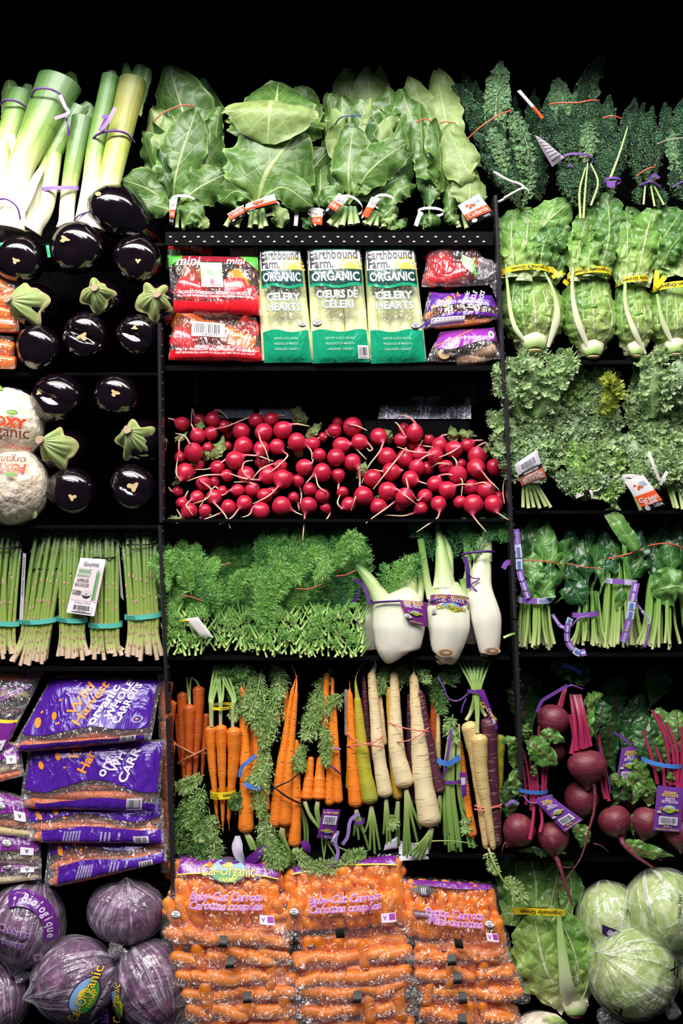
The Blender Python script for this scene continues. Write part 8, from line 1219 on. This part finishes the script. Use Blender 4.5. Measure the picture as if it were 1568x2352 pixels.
for k in range(6, 0, -1):
    x0, y0, x1, y1, _ = stackA[k]; h = 58
    mini_bag(('mini carrot bag just under the printed top bag of the left pile', 'third bag down in the left mini carrot pile, dark seal at its left', 'fourth bag down in the left mini carrot pile', 'fifth bag down in the left mini carrot pile, bulging right', 'sixth bag down in the left mini carrot pile', 'lowest bag of the left mini carrot pile at the bottom edge')[k - 1], [(x0 + 26, y0 - h, 30), (x1 - 16, y1 - h, 30), (x1, y1, -34), (x0, y0, -34)], ((x0 + x1) / 2, max(y0, y1), 0), 40 + k, 3, 6, .05, 1.3, 14, 2.5, None, .25, 30, 0, k % 2 == 0 or k == 1, (.1, .25) if k in (2, 4) else None, .45 + .03 * k)
mini_bag('top bag of the left mini carrot pile with the full coloured header', [(404, 1980, 50), (644, 1990, 50), (656, 2138, -30), (374, 2132, -30)], (515, 2140, 10), 40, 5, 10, 1.3, 1.15, 14, 2.5, bc(['Baby-Cut Carrots', 'Carottes coupées'], 'ORGANIC • BIOLOGIQUE'), .2, 34, sealpos=(.09, .72))
t0 = Th('x', '', '', (520, 2000, 0), single=True)
stackB = [(652, 2150, 935, 2130, 0), (664, 2222, 950, 2195, 1), (664, 2268, 945, 2242, 2), (678, 2302, 960, 2276, 3), (680, 2345, 962, 2318, 4), (690, 2396, 964, 2372, 5)]
for k in range(5, 0, -1):
    x0, y0, x1, y1, _ = stackB[k]; h = 60
    mini_bag(('mini carrot bag right under the top one of the middle pile', 'third bag down in the middle mini carrot pile', 'fourth bag down in the middle mini carrot pile', 'fifth bag down in the middle mini carrot pile', 'lowest bag of the middle mini carrot pile at the bottom edge')[k - 1], [(x0 + 24, y0 - h, 34), (x1 - 20, y1 - h, 34), (x1, y1, -32), (x0, y0, -32)], ((x0 + x1) / 2, max(y0, y1), 0), 60 + k, 3, 6, -.12, 1.3, 14, 2.5, None, .25, 30, 0, k in (3, 5), (.12, .2) if k in (1, 4) else None, .5)
def dBt(t, S): bc(['Baby-Cut Carrots', 'Carottes coupées'], '', True)(t, S)
mini_bag('top bag of the middle mini carrot pile, its header hidden by carrot leaves', [(656, 2002, 50), (918, 1974, 50), (934, 2132, -26), (652, 2150, -26)], (790, 2152, 10), 50, 5, 10, 1.45, 1.3, 16, 3, bc(['Baby-Cut Carrots', 'Carottes coupées'], 'ORGANIC • BIOLOGIQUE', True), .22, 34, sq=True, sealpos=(.08, .6), sqpos=.46)
stackC = [(935, 2150, 1165, 2180, 0), (942, 2210, 1162, 2200, 1), (945, 2250, 1190, 2242, 2), (948, 2295, 1212, 2290, 3), (958, 2340, 1195, 2345, 4), (965, 2392, 1215, 2385, 5)]
for k in range(5, 0, -1):
    x0, y0, x1, y1, _ = stackC[k]; h = 62
    mini_bag(('petite carrot bag right under the top one of the right pile', 'third bag down in the right mini carrot pile', 'fourth bag down in the right mini carrot pile, jutting right', 'fifth bag down in the right mini carrot pile', 'lowest bag of the right mini carrot pile at the bottom edge')[k - 1], [(x0 + 18, y0 - h, 34), (x1 - 26, y1 - h, 34), (x1, y1, -28), (x0, y0, -28)], ((x0 + x1) / 2, max(y0, y1), 0), 80 + k, 3, 7, .1, 1.1, 14, 2.5, None, .25, 30, 0, True, None, .42)
def dC3(t, S):
    bc(['Petite Carrots', 'Mini-carottes'], 'ORGANIC • BIOLOGIQUE', False)(t, S); m = MB(); patch(m, S, .02, .98, 0, lambda u: .05 + .03 * np.sin(u * 3), 1.8, 12, 3, 0); disc(m, S, .2, .14, 20, 11, 3, 1); text(m, '(((', S, .2, .14, 10, mi=2, lift=4, bold=.04); patch(m, S, .04, .36, .125, .165, 2.8, 8, 3, 1); patch(m, S, .08, .3, .46, .56, 3, 6, 3, 3); text(m, 'NON GMO V VERIFIED', S, .19, .51, 5, mi=2, lift=4, maxw=S.w * .2); t.part('badge', m, [printm('magenta_header_print2', '7A2490', .25), flat('14141A', .4, .05), flat('D8D0DC'), flat('6A3A50', .4, .05)])
mini_bag('top petite carrot bag of the right pile with the black badge', [(930, 2028, 40), (1135, 2040, 40), (1165, 2180, -24), (935, 2150, -24)], (1050, 2182, 10), 51, 6, 9, 1.5, 1.0, 14, 2.5, dC3, .22, 34, sq=True, sealpos=(.86, .58), sqpos=.5)
